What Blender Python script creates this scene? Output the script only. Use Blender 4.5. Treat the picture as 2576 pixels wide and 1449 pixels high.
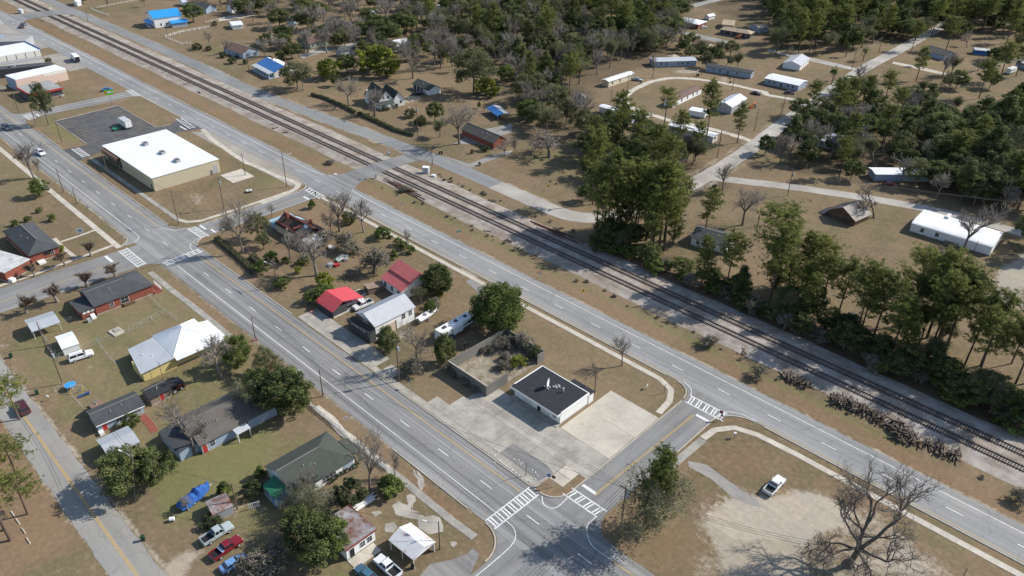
import bpy, math, random
import numpy as np
from mathutils import Vector, Matrix
for o in list(bpy.data.objects): bpy.data.objects.remove(o)
SC = bpy.context.scene
COL = SC.collection
# ------------------------------------------------------------------ camera
CAMH = 110.0
FPX, PITCH, ROLL, AZ = 1947.2, 0.55669, 0.0177861, 2.381507     # photo measured on a 2576 x 1449 grid
_r = np.array([1., 0, 0]); _f = np.array([0, math.cos(PITCH), -math.sin(PITCH)]); _u = np.cross(_r, _f)
_R = math.cos(ROLL)*_r+math.sin(ROLL)*_u; _U = -math.sin(ROLL)*_r+math.cos(ROLL)*_u
_a = math.pi-AZ
_Z = np.array([[math.cos(_a), -math.sin(_a), 0], [math.sin(_a), math.cos(_a), 0], [0, 0, 1]])
_R, _U, _F = _Z@_R, _Z@_U, _Z@_f
cam = bpy.data.cameras.new('camera'); co = bpy.data.objects.new('camera', cam); COL.objects.link(co)
cam.sensor_width = 36; cam.lens = 36*FPX/2576; cam.clip_start = 1; cam.clip_end = 20000
co.matrix_world = Matrix(((_R[0], _U[0], -_F[0], 0), (_R[1], _U[1], -_F[1], 0), (_R[2], _U[2], -_F[2], CAMH), (0, 0, 0, 1)))
SC.camera = co
SC.render.resolution_x = 1024; SC.render.resolution_y = 576
# ------------------------------------------------------------------ light
SUN_AZ, SUN_EL = 62.0, 38.0
w = bpy.data.worlds.new('World'); SC.world = w; w.use_nodes = True
nt = w.node_tree; bg = nt.nodes['Background']
sky = nt.nodes.new('ShaderNodeTexSky'); sky.sky_type = 'NISHITA'; sky.sun_disc = False
sky.sun_elevation = math.radians(SUN_EL); sky.sun_rotation = math.radians(90-SUN_AZ)
sky.air_density = 1.0; sky.dust_density = 0.6; sky.ozone_density = 1.0
nt.links.new(sky.outputs[0], bg.inputs[0]); bg.inputs[1].default_value = 0.13
sl = bpy.data.lights.new('sun', 'SUN'); sl.energy = 4.4; sl.angle = math.radians(0.53); sl.color = (1, 0.95, 0.87)
so = bpy.data.objects.new('sun', sl); COL.objects.link(so)
so.rotation_euler = (math.radians(90-SUN_EL), 0, math.radians(SUN_AZ+90))
so.location = (0, 0, 200)
vs = SC.view_settings; vs.view_transform = 'Standard'; vs.look = 'None'; vs.exposure = 0.36; vs.gamma = 1; vs.use_curve_mapping = False

# ------------------------------------------------------------------ photo grid -> ground
def G(x, y, z=0.0):
    d = _F+_R*(x-1288)/FPX+_U*(724.5-y)/FPX
    t = (z-CAMH)/d[2]
    return (d[0]*t, d[1]*t)
def W(s, z=0.0):
    """'12:100,200 300,400' measured in blocks of 644 x 362.25 units (four steps each); 'v:' is the whole grid; 'w:' is metres"""
    out = []; k = 'w'
    for tok in s.split():
        if ':' in tok: k, tok = tok.split(':')
        x, y = map(float, tok.split(','))
        if k == 'w': out.append((x, y))
        elif k == 'v': out.append(G(x, y, z))
        else: out.append(G(int(k[0])*644+x/4, int(k[1])*362.25+y/4, z))
    return out
def W1(s, z=0.0): return W(s, z)[0]
def zoft(base, s):
    """height above the ground point base at which the upright there reaches grid point s"""
    k, t = s.split(':'); x, y = map(float, t.split(','))
    if k != 'v': x, y = int(k[0])*644+x/4, int(k[1])*362.25+y/4
    lo, hi = 0., 60.
    for _ in range(40):
        m = (lo+hi)/2
        d = np.array([base[0], base[1], m-CAMH]); py = 724.5-FPX*(d@_U)/(d@_F)
        if py > y: lo = m
        else: hi = m
    return lo

# ------------------------------------------------------------------ materials
MATS = {}
def mat(name, col, rough=.85, var=.18, scale=.6, spec=.3, metal=0., col2=None, sc2=None, bump=0., bscale=20., objvar=0., mix=.5, fine=0., trans=0., coord='Object'):
    if name in MATS: return MATS[name]
    m = bpy.data.materials.new(name); m.use_nodes = True; n = m.node_tree; b = n.nodes['Principled BSDF']
    b.inputs['Roughness'].default_value = rough; b.inputs['Metallic'].default_value = metal
    b.inputs['Specular IOR Level'].default_value = spec
    tc = n.nodes.new('ShaderNodeNewGeometry' if coord == 'Position' else 'ShaderNodeTexCoord')
    nz = n.nodes.new('ShaderNodeTexNoise'); nz.inputs['Scale'].default_value = scale; nz.inputs['Detail'].default_value = 5; nz.inputs['Roughness'].default_value = .65
    n.links.new(tc.outputs[coord], nz.inputs['Vector'])
    mp = n.nodes.new('ShaderNodeMapRange'); mp.inputs['From Min'].default_value = .25; mp.inputs['From Max'].default_value = .75
    mp.inputs['To Min'].default_value = 1-var; mp.inputs['To Max'].default_value = 1+var
    n.links.new(nz.outputs['Fac'], mp.inputs['Value'])
    c0 = n.nodes.new('ShaderNodeRGB'); c0.outputs[0].default_value = (*col, 1)
    csock = c0.outputs[0]
    if col2:
        n2 = n.nodes.new('ShaderNodeTexNoise'); n2.inputs['Scale'].default_value = sc2 or scale*.4; n2.inputs['Detail'].default_value = 6; n2.inputs['Roughness'].default_value = .7
        n.links.new(tc.outputs[coord], n2.inputs['Vector'])
        r2 = n.nodes.new('ShaderNodeMapRange'); r2.inputs['From Min'].default_value = mix-.12; r2.inputs['From Max'].default_value = mix+.12
        n.links.new(n2.outputs['Fac'], r2.inputs['Value'])
        mx = n.nodes.new('ShaderNodeMix'); mx.data_type = 'RGBA'
        n.links.new(r2.outputs[0], mx.inputs[0]); n.links.new(csock, mx.inputs[6]); mx.inputs[7].default_value = (*col2, 1)
        csock = mx.outputs[2]
    val = mp.outputs[0]
    def mul(a, bb):
        q = n.nodes.new('ShaderNodeMath'); q.operation = 'MULTIPLY'; n.links.new(a, q.inputs[0]); n.links.new(bb, q.inputs[1]); return q.outputs[0]
    if fine:
        nf = n.nodes.new('ShaderNodeTexNoise'); nf.inputs['Scale'].default_value = 9; nf.inputs['Detail'].default_value = 3
        n.links.new(tc.outputs[coord], nf.inputs['Vector'])
        rf = n.nodes.new('ShaderNodeMapRange'); rf.inputs['From Min'].default_value = .25; rf.inputs['From Max'].default_value = .75
        rf.inputs['To Min'].default_value = 1-fine; rf.inputs['To Max'].default_value = 1+fine
        n.links.new(nf.outputs['Fac'], rf.inputs['Value']); val = mul(val, rf.outputs[0])
    if objvar:
        oi = n.nodes.new('ShaderNodeObjectInfo'); rv = n.nodes.new('ShaderNodeMapRange')
        rv.inputs['To Min'].default_value = 1-objvar; rv.inputs['To Max'].default_value = 1+objvar
        n.links.new(oi.outputs['Random'], rv.inputs['Value']); val = mul(val, rv.outputs[0])
    vm = n.nodes.new('ShaderNodeVectorMath'); vm.operation = 'SCALE'
    n.links.new(csock, vm.inputs[0]); n.links.new(val, vm.inputs[3])
    n.links.new(vm.outputs[0], b.inputs['Base Color'])
    if bump:
        nb = n.nodes.new('ShaderNodeTexNoise'); nb.inputs['Scale'].default_value = bscale; n.links.new(tc.outputs[coord], nb.inputs['Vector'])
        bp = n.nodes.new('ShaderNodeBump'); bp.inputs['Strength'].default_value = bump; bp.inputs['Distance'].default_value = .05
        n.links.new(nb.outputs['Fac'], bp.inputs['Height']); n.links.new(bp.outputs[0], b.inputs['Normal'])
    MATS[name] = m
    return m
def leafmat(name, col, col2, objvar=.25, trans=.42):
    m = bpy.data.materials.new(name); m.use_nodes = True; n = m.node_tree; b = n.nodes['Principled BSDF']
    b.inputs['Roughness'].default_value = .7; b.inputs['Specular IOR Level'].default_value = .15
    at = n.nodes.new('ShaderNodeAttribute'); at.attribute_name = 'tint'
    oi = n.nodes.new('ShaderNodeObjectInfo')
    ad = n.nodes.new('ShaderNodeMath'); ad.operation = 'MULTIPLY_ADD'; ad.inputs[1].default_value = objvar*1.6; n.links.new(oi.outputs['Random'], ad.inputs[0]); n.links.new(at.outputs['Fac'], ad.inputs[2])
    sb = n.nodes.new('ShaderNodeMath'); sb.operation = 'SUBTRACT'; sb.inputs[1].default_value = objvar*.8; sb.use_clamp = True; n.links.new(ad.outputs[0], sb.inputs[0])
    mx = n.nodes.new('ShaderNodeMix'); mx.data_type = 'RGBA'; mx.inputs[6].default_value = (*col, 1); mx.inputs[7].default_value = (*col2, 1)
    n.links.new(sb.outputs[0], mx.inputs[0]); n.links.new(mx.outputs[2], b.inputs['Base Color'])
    tr = n.nodes.new('ShaderNodeBsdfTranslucent'); n.links.new(mx.outputs[2], tr.inputs[0])
    ms = n.nodes.new('ShaderNodeMixShader'); ms.inputs[0].default_value = trans
    n.links.new(b.outputs[0], ms.inputs[1]); n.links.new(tr.outputs[0], ms.inputs[2])
    n.links.new(ms.outputs[0], n.nodes['Material Output'].inputs[0])
    MATS[name] = m
    return m
for nm, c in dict(white=(.76, .76, .74), offwhite=(.62, .6, .55), cream=(.62, .55, .40), yellowwall=(.62, .50, .22), grey=(.34, .35, .36), bluegrey=(.30, .37, .46), black=(.018, .018, .02),
                  tanwall=(.55, .44, .34), pink=(.58, .44, .36), redwall=(.22, .06, .045), green=(.03, .16, .09), brown=(.13, .08, .05), darkred=(.20, .035, .04), bluepaint=(.035, .12, .34), lightblue=(.10, .30, .62), teal=(.02, .28, .25),
                  signgreen=(.03, .33, .18), lime=(.18, .52, .03), yellow=(.75, .42, .01), orange=(.62, .17, .02), redpaint=(.42, .04, .035), tyre=(.02, .02, .022), darkgrey=(.07, .07, .075), chrome=(.4, .4, .42), skin=(.35, .2, .13), darkcloth=(.03, .03, .035), tan=(.42, .33, .22), palegreen=(.35, .42, .33), maroon=(.09, .018, .02), dkblue=(.02, .05, .12)).items():
    mat(nm, c, rough=.6, var=.07, scale=1.5, fine=.04)
mat('brick', (.24, .075, .05), rough=.9, var=.15, scale=2, fine=.12)
mat('sh_dark', (.065, .07, .075), rough=.95, var=.22, scale=.5, fine=.15)
mat('sh_black', (.028, .03, .034), rough=.9, var=.25, scale=.6, fine=.15)
mat('sh_green', (.062, .071, .060), rough=.95, var=.16, scale=.5, fine=.12)
mat('sh_grey', (.13, .115, .10), rough=.95, var=.22, scale=.4, fine=.15, col2=(.10, .095, .09), mix=.55)
mat('sh_brown', (.17, .11, .085), rough=.95, var=.2, scale=.4, fine=.14)
mat('sh_tan', (.42, .33, .23), rough=.9, var=.12, scale=.5, fine=.1)
mat('mt_white', (.78, .79, .80), rough=.42, var=.10, scale=.5, spec=.5, col2=(.66, .66, .65), sc2=.25, mix=.6)
mat('mt_grey', (.46, .48, .50), rough=.45, var=.10, scale=.4, spec=.5)
mat('mt_blue', (.05, .17, .42), rough=.45, var=.10, scale=.4, spec=.5)
mat('mt_skyblue', (.03, .30, .66), rough=.45, var=.06, scale=.4, spec=.5)
mat('mt_red', (.56, .085, .10), rough=.5, var=.08, scale=.4, spec=.4)
mat('mt_pink', (.46, .13, .125), rough=.55, var=.12, scale=.4, spec=.4)
mat('mt_rust', (.42, .43, .44), rough=.6, var=.15, scale=.6, col2=(.20, .085, .05), sc2=.35, mix=.46)
mat('mt_rustwhite', (.66, .66, .65), rough=.6, var=.1, scale=.6, col2=(.30, .12, .07), sc2=.5, mix=.63)
mat('roof_stain', (.52, .52, .50), rough=.8, var=.2, scale=.35, col2=(.22, .22, .22), sc2=.5, mix=.60)
mat('roof_gravel', (.30, .30, .29), rough=.95, var=.2, scale=.3, fine=.12)
mat('block', (.22, .205, .18), rough=.95, var=.25, scale=.5, fine=.1, col2=(.14, .135, .12), sc2=.25, mix=.5)
mat('wood', (.20, .15, .11), rough=.9, var=.25, scale=1, objvar=.25)
mat('pole', (.14, .10, .075), rough=.9, var=.25, scale=1)
mat('ties', (.075, .06, .052), rough=.95, var=.3, scale=1.5, objvar=.35)
mat('oldties', (.125, .10, .078), rough=.95, var=.35, scale=1.5, objvar=.6)
mat('rail', (.10, .055, .04), rough=.6, var=.2, scale=1, metal=.3)
mat('rail_top', (.36, .35, .34), rough=.35, var=.1, scale=1, metal=.8)
mat('rust', (.11, .045, .03), rough=.9, var=.3, scale=1)
mat('glass', (.02, .026, .032), rough=.08, var=.05, scale=1, spec=.8)
mat('wire', (.06, .06, .06), rough=.6, var=.05)
mat('conc', (.37, .345, .30), rough=.95, var=.25, scale=.5, fine=.14, col2=(.255, .24, .21), sc2=.22, mix=.5, objvar=.06, coord='Position')
mat('conc_light', (.50, .455, .38), rough=.95, var=.18, scale=.5, fine=.11, objvar=.04, col2=(.42, .38, .31), sc2=.3, mix=.55, coord='Position')
mat('kerb', (.42, .38, .32), rough=.95, var=.16, scale=.5, fine=.1)
mat('paint', (.66, .66, .64), rough=.7, var=.30, scale=1.5, fine=.32)
mat('paint_y', (.54, .35, .10), rough=.7, var=.14, scale=1.2, fine=.14)
mat('gravel', (.36, .325, .285), rough=1, var=.25, scale=.35, fine=.34, col2=(.235, .19, .15), sc2=.16, mix=.5)
mat('asph_lot', (.085, .085, .088), rough=.95, var=.22, scale=.15, fine=.12, col2=(.11, .105, .10), sc2=.3, mix=.55)
mat('bark', (.15, .125, .105), rough=.95, var=.25, scale=1.5, objvar=.2)
mat('bark_pine', (.12, .085, .065), rough=.95, var=.25, scale=1.5, objvar=.2)
mat('bark_pale', (.215, .19, .165), rough=.95, var=.2, scale=1.5, objvar=.2)
mat('twig', (.235, .205, .175), rough=.95, var=.15, scale=1, objvar=.2)
mat('twig_pale', (.26, .232, .20), rough=.95, var=.15, scale=1, objvar=.15)
mat('twig_dark', (.17, .145, .12), rough=.95, var=.15, scale=1, objvar=.2)
leafmat('lf_pine', (.062, .086, .028), (.325, .335, .092))
leafmat('lf_oak', (.046, .066, .025), (.235, .262, .095))
leafmat('lf_green', (.050, .076, .022), (.225, .275, .075))
leafmat('lf_yel', (.09, .115, .02), (.36, .38, .07))
leafmat('lf_olive', (.085, .095, .045), (.25, .26, .125))
leafmat('lf_brown', (.085, .055, .035), (.17, .12, .075))
leafmat('lf_hedge', (.042, .056, .025), (.14, .155, .07))

# ------------------------------------------------------------------ mesh helpers
class MB:
    def __init__(s): s.v = []; s.f = []; s.m = []
    def add(s, verts, faces, mi=0):
        k = len(s.v); s.v += [tuple(map(float, p)) for p in verts]
        s.f += [tuple(k+i for i in f) for f in faces]; s.m += [mi]*len(faces); return s
    def hexa(s, p, mi=0):   # 8 points: bottom 4, top 4
        return s.add(p, [(3, 2, 1, 0), (4, 5, 6, 7), (0, 1, 5, 4), (1, 2, 6, 5), (2, 3, 7, 6), (3, 0, 4, 7)], mi)
    def box(s, c, d, rz=0., mi=0, taper=1.):
        cx, cy, cz = c; hx, hy, hz = d[0]/2, d[1]/2, d[2]/2; ca, sa = math.cos(rz), math.sin(rz); P = []
        for z, k in ((-hz, 1), (hz, taper)):
            for x, y in ((-hx, -hy), (hx, -hy), (hx, hy), (-hx, hy)):
                x *= k; y *= k; P.append((cx+x*ca-y*sa, cy+x*sa+y*ca, cz+z))
        return s.hexa(P, mi)
    def prism(s, poly, z0, z1, mi=0, mtop=None):
        n = len(poly); k = len(s.v)
        s.v += [(x, y, z0) for x, y in poly]+[(x, y, z1) for x, y in poly]
        for i in range(n): j = (i+1) % n; s.f.append((k+i, k+j, k+n+j, k+n+i)); s.m.append(mi)
        s.f.append(tuple(k+n+i for i in range(n))); s.m.append(mi if mtop is None else mtop)
        s.f.append(tuple(k+i for i in reversed(range(n)))); s.m.append(mi)
        return s
    def sheet(s, poly, z, mi=0):
        return s.add([(x, y, z) for x, y in poly], [tuple(range(len(poly)))], mi)
    def tube(s, pts, rad, n=6, mi=0, cap=True):
        pts = [np.array(p, float) for p in pts]; k = len(s.v)
        if not hasattr(rad, '__len__'): rad = [rad]*len(pts)
        for i, p in enumerate(pts):
            d = pts[min(i+1, len(pts)-1)]-pts[max(i-1, 0)]; d /= (np.linalg.norm(d)+1e-9)
            a = np.cross(d, (0, 0, 1.) if abs(d[2]) < .9 else (1., 0, 0)); a /= np.linalg.norm(a); b = np.cross(d, a)
            for q in range(n):
                t = 2*math.pi*q/n; s.v.append(tuple(p+rad[i]*(math.cos(t)*a+math.sin(t)*b)))
        for i in range(len(pts)-1):
            for q in range(n):
                q2 = (q+1) % n; s.f.append((k+i*n+q, k+i*n+q2, k+(i+1)*n+q2, k+(i+1)*n+q)); s.m.append(mi)
        if cap:
            s.f.append(tuple(k+q for q in reversed(range(n)))); s.m.append(mi)
            e = k+(len(pts)-1)*n; s.f.append(tuple(e+q for q in range(n))); s.m.append(mi)
        return s
    def slab(s, q, th, mi=0, mb=None):   # polygon in 3d, thickened downwards
        n = len(q); k = len(s.v)
        s.v += [tuple(map(float, p)) for p in q]+[(p[0], p[1], p[2]-th) for p in q]
        s.f.append(tuple(k+i for i in range(n))); s.m.append(mi)
        s.f.append(tuple(k+n+i for i in reversed(range(n)))); s.m.append(mi if mb is None else mb)
        for i in range(n): j = (i+1) % n; s.f.append((k+i, k+n+i, k+n+j, k+j)); s.m.append(mi)
        return s
    def loft(s, rings, mi=0, cap=True):
        n = len(rings[0]); k = len(s.v)
        for r in rings: s.v += [tuple(map(float, p)) for p in r]
        for i in range(len(rings)-1):
            for q in range(n): q2 = (q+1) % n; s.f.append((k+i*n+q, k+i*n+q2, k+(i+1)*n+q2, k+(i+1)*n+q)); s.m.append(mi)
        if cap:
            s.f.append(tuple(k+q for q in reversed(range(n)))); s.m.append(mi)
            e = k+(len(rings)-1)*n; s.f.append(tuple(e+q for q in range(n))); s.m.append(mi)
        return s
    def mesh(s, name, mats, smooth=False):
        me = bpy.data.meshes.new(name); me.from_pydata(s.v, [], s.f)
        for m in (mats if isinstance(mats, (list, tuple)) else [mats]): me.materials.append(MATS[m] if isinstance(m, str) else m)
        if max(s.m, default=0): me.polygons.foreach_set('material_index', s.m)
        if smooth: me.polygons.foreach_set('use_smooth', [True]*len(me.polygons))
        me.update(); return me
def tag(o, label=None, cat=None, group=None, kind=None):
    if label: o['label'] = label
    if cat: o['category'] = cat
    if group: o['group'] = group
    if kind: o['kind'] = kind
    return o
def thing(name, label, cat, loc=(0, 0, 0), rz=0., group=None, scale=None):
    o = bpy.data.objects.new(name, None); COL.objects.link(o); o.empty_display_size = .5
    o.location = (loc[0], loc[1], loc[2] if len(loc) > 2 else 0.); o.rotation_euler = (0, 0, rz)
    if scale: o.scale = scale
    return tag(o, label, cat, group)
def obj(name, mb, mats, parent=None, loc=None, rz=0., smooth=False, data=None):
    me = data or (mb.mesh(name, mats, smooth) if isinstance(mb, MB) else mb)
    o = bpy.data.objects.new(name, me); COL.objects.link(o)
    if parent: o.parent = parent
    if loc is not None: o.location = (loc[0], loc[1], loc[2] if len(loc) > 2 else 0.)
    o.rotation_euler = (0, 0, rz)
    return o
def solo(name, mb, mats, label, cat, loc=(0, 0, 0), rz=0., group=None, kind=None):
    return tag(obj(name, mb, mats, None, loc, rz), label, cat, group, kind)
def struct(name, mb, mats): return tag(obj(name, mb, mats), kind='structure')
def copy_tree(o, loc, rz=0., label=None, parent=None, scale=None):
    c = o.copy(); COL.objects.link(c)
    if parent is None:
        c.location = (loc[0], loc[1], loc[2] if len(loc) > 2 else 0.); c.rotation_euler = (0, 0, rz)
        if label: c['label'] = label
        if scale: c.scale = scale
    else: c.parent = parent
    for ch in list(o.children): copy_tree(ch, None, parent=c)
    return c
RNG = random.Random(7)
def vnoise(x, k): # smooth 1d wobble
    return math.sin(x*.73+k)*.5+math.sin(x*1.9+k*2.1)*.3+math.sin(x*4.3+k*3.7)*.2
def ribbon(pts, wl, wr=None, rag=0., step=2.0, seed=0):
    """outline polygon pairs for a strip along pts, wl left and wr right of the line, ragged edges"""
    wr = wl if wr is None else wr
    P = [np.array(p, float) for p in pts]; D = []; acc = 0
    for a, b in zip(P[:-1], P[1:]):
        L = np.linalg.norm(b-a); n = max(1, int(L/step))
        for i in range(n): D.append((a+(b-a)*i/n))
    D.append(P[-1]); L = []; R = []
    for i, p in enumerate(D):
        d = D[min(i+1, len(D)-1)]-D[max(i-1, 0)]; d /= np.linalg.norm(d)+1e-9; nrm = np.array((-d[1], d[0])); acc += step
        L.append(tuple(p+nrm*(wl+rag*vnoise(acc, seed+1)))); R.append(tuple(p-nrm*(wr+rag*vnoise(acc, seed+9))))
    return L, R
def strip(mb, pts, wl, z, wr=None, rag=0., step=2.0, seed=0, mi=0, zb=None):
    L, R = ribbon(pts, wl, wr, rag, step, seed); n = len(L); k = len(mb.v)
    for l, r in zip(L, R): mb.v += [(*l, z), (*r, z)]
    for i in range(n-1): mb.f.append((k+2*i, k+2*i+1, k+2*i+3, k+2*i+2)); mb.m.append(mi)
    if zb is not None:
        k2 = len(mb.v)
        for l, r in zip(L, R): mb.v += [(*l, zb), (*r, zb)]
        for i in range(n-1):
            mb.f.append((k+2*i, k+2*i+2, k2+2*i+2, k2+2*i)); mb.m.append(mi)
            mb.f.append((k+2*i+1, k2+2*i+1, k2+2*i+3, k+2*i+3)); mb.m.append(mi)
        mb.f.append((k, k2, k2+1, k+1)); mb.m.append(mi)
        e = 2*(n-1); mb.f.append((k+e, k+e+1, k2+e+1, k2+e)); mb.m.append(mi)
    return mb
def smooth_path(pts, n=6):
    P = [np.array(p, float) for p in pts]; P = [2*P[0]-P[1]]+P+[2*P[-1]-P[-2]]; out = []
    for i in range(1, len(P)-2):
        for k in range(n):
            t = k/n; a, b, c, d = P[i-1:i+3]
            out.append(tuple(.5*((2*b)+(-a+c)*t+(2*a-5*b+4*c-d)*t*t+(-a+3*b-3*c+d)*t**3)))
    out.append(tuple(P[-2])); return out
def arc(cx, cy, r, a0, a1, n=8): return [(cx+r*math.cos(math.radians(a0+(a1-a0)*i/n)), cy+r*math.sin(math.radians(a0+(a1-a0)*i/n))) for i in range(n+1)]
# ================================================================== GROUND
def inpoly(X, Y, poly):
    r = np.zeros(X.shape, bool); n = len(poly); j = n-1
    for i in range(n):
        xi, yi = poly[i]; xj, yj = poly[j]
        if yi != yj: r ^= ((yi > Y) != (yj > Y)) & (X < (xj-xi)*(Y-yi)/(yj-yi)+xi)
        j = i
    return r
xs = np.concatenate([[-9000, -3000, -1200], np.arange(-690, -270, 3.), np.arange(-270, 22, 1.), [60, 300, 2000, 9000]])
ys = np.concatenate([[-9000, -2000, -300, -60], np.arange(-10, 200, 1.), np.arange(200, 780, 3.), [1200, 3000, 12000]])
GX, GY = np.meshgrid(xs, ys, indexing='ij')
def blur(a, n):
    for _ in range(n):
        a = (a+np.roll(a, 1, 0)+np.roll(a, -1, 0))/3; a = (a+np.roll(a, 1, 1)+np.roll(a, -1, 1))/3
    return a
A = {k: np.zeros(GX.shape) for k in ('sand', 'green', 'leaf', 'dark')}
def soft(attr, s, v=1., n=2):
    m = blur(inpoly(GX, GY, W(s)).astype(float)*v, n); A[attr] = np.maximum(A[attr], m)
def softline(attr, pts, wd, v=1., n=1):
    L, R = ribbon(pts, wd, step=4); m = blur(inpoly(GX, GY, L+R[::-1]).astype(float)*v, n); A[attr] = np.maximum(A[attr], m)
# pale sand and dirt
soft('sand', '23:1950,880 2150,650 2420,640 33:100,650 420,600 760,700 900,900 600,1000 350,1180 450,1449 250,1700 23:2150,1700 2050,1150', 1., 2)
soft('sand', '23:1880,700 2200,520 2500,520 33:300,560 800,600 1250,880 1500,1150 1750,1300 1900,1700 23:1700,1700 1800,1100', .5, 4)
soft('sand', '33:900,900 1350,960 1500,1150 1750,1250 2100,1449 1500,1449 1250,1200', .55, 3)
soft('sand', '33:0,640 0,760 500,640 560,560', .5, 2)
soft('sand', '03:1590,1449 1720,1300 1850,1230 1980,1170 2100,1130 2050,1200 1900,1330 1850,1500 1700,1600', 1., 1)
soft('sand', '31:2600,1080 2420,1180 2300,1300 2240,1449 2600,1460 2800,1300', 1., 2)
soft('sand', '32:2150,-20 2576,-20 2576,330 2420,260 2260,120', .9, 2)
soft('sand', '20:1630,690 1880,700 1870,745 1660,740', .8, 1); soft('sand', '20:2010,770 2200,780 2190,835 2060,815', .8, 1)
soft('sand', '10:1280,720 1480,690 1440,720 1200,770', .6, 1); soft('sand', '10:1470,960 1680,950 1640,1020 1480,1035', .8, 1)
soft('sand', '01:1850,480 2060,500 2080,620 1950,640', .5, 2); soft('sand', '02:260,950 560,880 570,930 300,980', .5, 2)
soft('sand', '02:830,790 970,770 960,800 850,830', .6, 1); soft('sand', '02:0,540 90,560 60,610 0,610', .7, 1)
soft('sand', '13:0,720 200,740 130,800 0,790', .6, 1); soft('sand', '03:2300,720 2480,700 2400,830 2250,850', .5, 1)
soft('sand', '12:1400,470 1560,420 1600,440 1450,520 1400,510', .9, 1)
soft('sand', '11:2010,1200 2280,1330 2260,1370 2080,1330', .8, 1)
softline('sand', W('w:-630,66.6 -220,66.8'), .7, .62, 0); softline('sand', W('w:-198,66.7 -72,66.8'), .6, .5, 0); softline('sand', W('w:-620,136.1 -225,136.1'), .6, .5, 0); softline('sand', W('w:-195,136.2 20,136.2'), .6, .55, 0); softline('sand', W('w:-250,22.4 -100,21.9 30,21.6'), .6, .55, 0); softline('sand', W('w:-250,14.8 -100,14.6 30,14.4'), .6, .45, 0); softline('sand', W('w:-640,162.3 -450,163.2 -320,161.2 -240,166.2 -205,168.4'), .8, .5, 0); softline('sand', W('w:-520,170.6 -450,170.8 -320,168.8 -240,173.8 -150,175.6'), .8, .5, 0)
softline('sand', W('w:-124,186 -122.5,205 -121,222 -122,252 -125.5,280'), 1.2, .5, 1); softline('sand', W('w:-134,190 -131.6,205 -130,222 -131.4,252 -134,280 -138.6,314'), 1.2, .5, 1)
soft('sand', '12:1560,1060 1900,1180 2000,1160 2080,1110 1700,1000', .35, 2)
soft('sand', '00:1850,640 1990,670 1960,690 1860,660', .7, 1)
soft('sand', '30:0,940 450,1040 470,1080 0,990', .4, 1); soft('sand', '30:2100,650 2576,560 2576,700 2200,700', .45, 2)
# greener turf
soft('green', 'v:392,1150 480,1110 600,1090 690,1050 705,1130 645,1200 560,1290 500,1300 430,1330 380,1260', .85, 4)
soft('green', '02:400,470 1100,400 1500,150 1720,300 1650,340 1000,560 520,700 430,560', .55, 4)
soft('green', '02:1500,960 2000,700 2250,650 2300,900 1900,1130 1500,1200', .55, 3)
soft('green', 'v:20,870 130,770 410,680 560,830 700,960 690,1060 500,1130 380,1200 330,1300 250,1200 100,1000', .42, 4); soft('green', 'v:640,1180 760,1080 800,1250 740,1330 620,1420 560,1330', .5, 4)
soft('green', '13:740,510 1050,440 1040,560 760,640', .7, 2); soft('green', '13:500,1449 800,1330 1200,1230 1150,1400 1000,1600 500,1600', .6, 3)
soft('green', '03:1640,690 1900,700 1800,940 1600,960', .5, 3); soft('green', '03:1740,1150 1900,1060 1930,1090 1760,1190', .5, 2)
soft('green', '00:400,1180 620,1095 560,1220 880,1449 640,1449 480,1300', .6, 1); soft('green', '00:1350,1000 1700,1140 1760,1200 1600,1260 1300,1100', .35, 3)
soft('green', '01:1900,0 2250,50 2200,100 2000,60', .35, 1); soft('green', '11:0,280 330,360 380,420 0,470', .4, 3)
soft('green', '01:0,100 150,150 420,420 300,560 0,500', .35, 4); soft('green', '21:0,140 500,30 900,200 1000,330 300,280', .4, 4)
soft('green', '11:780,880 1400,820 1350,1000 900,1020', .6, 3); soft('green', '11:300,1150 800,1100 900,1400 200,1400', .35, 3)
soft('green', '11:1050,380 1300,400 1700,560 1500,600 1100,460', .5, 2)
soft('green', '30:1300,560 2000,640 2000,760 1350,700', .35, 4); soft('green', '31:1450,600 2300,700 2300,760 1500,720', .4, 3)
softline('green', W('w:-200,142 -140,142.5 -80,141.5 -20,141'), 1.6, .6, 1)
softline('green', W('w:-190,163 -140,161 -120,162'), 1.2, .3, 1)
# orange leaf litter / pine straw
soft('leaf', '03:0,-900 150,100 560,640 850,1110 600,1300 0,1500 -900,1400 -900,-400', .85, 3)
soft('leaf', '23:900,850 1300,640 1700,900 2000,1100 2200,1449 1300,1449 980,1200', .6, 3)
soft('leaf', '22:760,820 1500,1000 1550,1250 1230,1400 850,1200', .35, 4); soft('leaf', '23:1800,200 1950,80 2300,40 2576,170 2576,500 2300,540', .5, 3)
soft('leaf', '33:0,300 500,450 900,900 800,1449 2000,1449 1000,700 300,250', .35, 3)
soft('leaf', '10:600,960 1000,900 1600,800 2200,900 2000,1100 1500,1330 1000,1100', .35, 5)
soft('leaf', '10:1250,780 2100,650 2200,800 1400,900', .45, 5)
softline('leaf', W('w:-620,140 -400,140 -200,139.5 -100,138.8 10,138.5'), 2.6, .75, 1)
softline('leaf', W('w:-190,64.6 -140,64.8 -100,64.4 -72,64.5'), 1.8, .7, 1)
softline('leaf', W('w:-214,83 -160,82 -152,81.5'), 2.0, .4, 1)
soft('leaf', '21:780,1080 1400,1000 2000,1250 2576,1500 2576,1700 1500,1300', .8, 4); soft('leaf', '32:0,330 600,480 1400,900 2200,1200 2576,1449 2000,1300 1000,950 0,480', .8, 3)
soft('leaf', '01:560,-10 700,20 900,100 1000,330 1420,500 1900,820 1700,800 1000,380', .3, 2)
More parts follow.
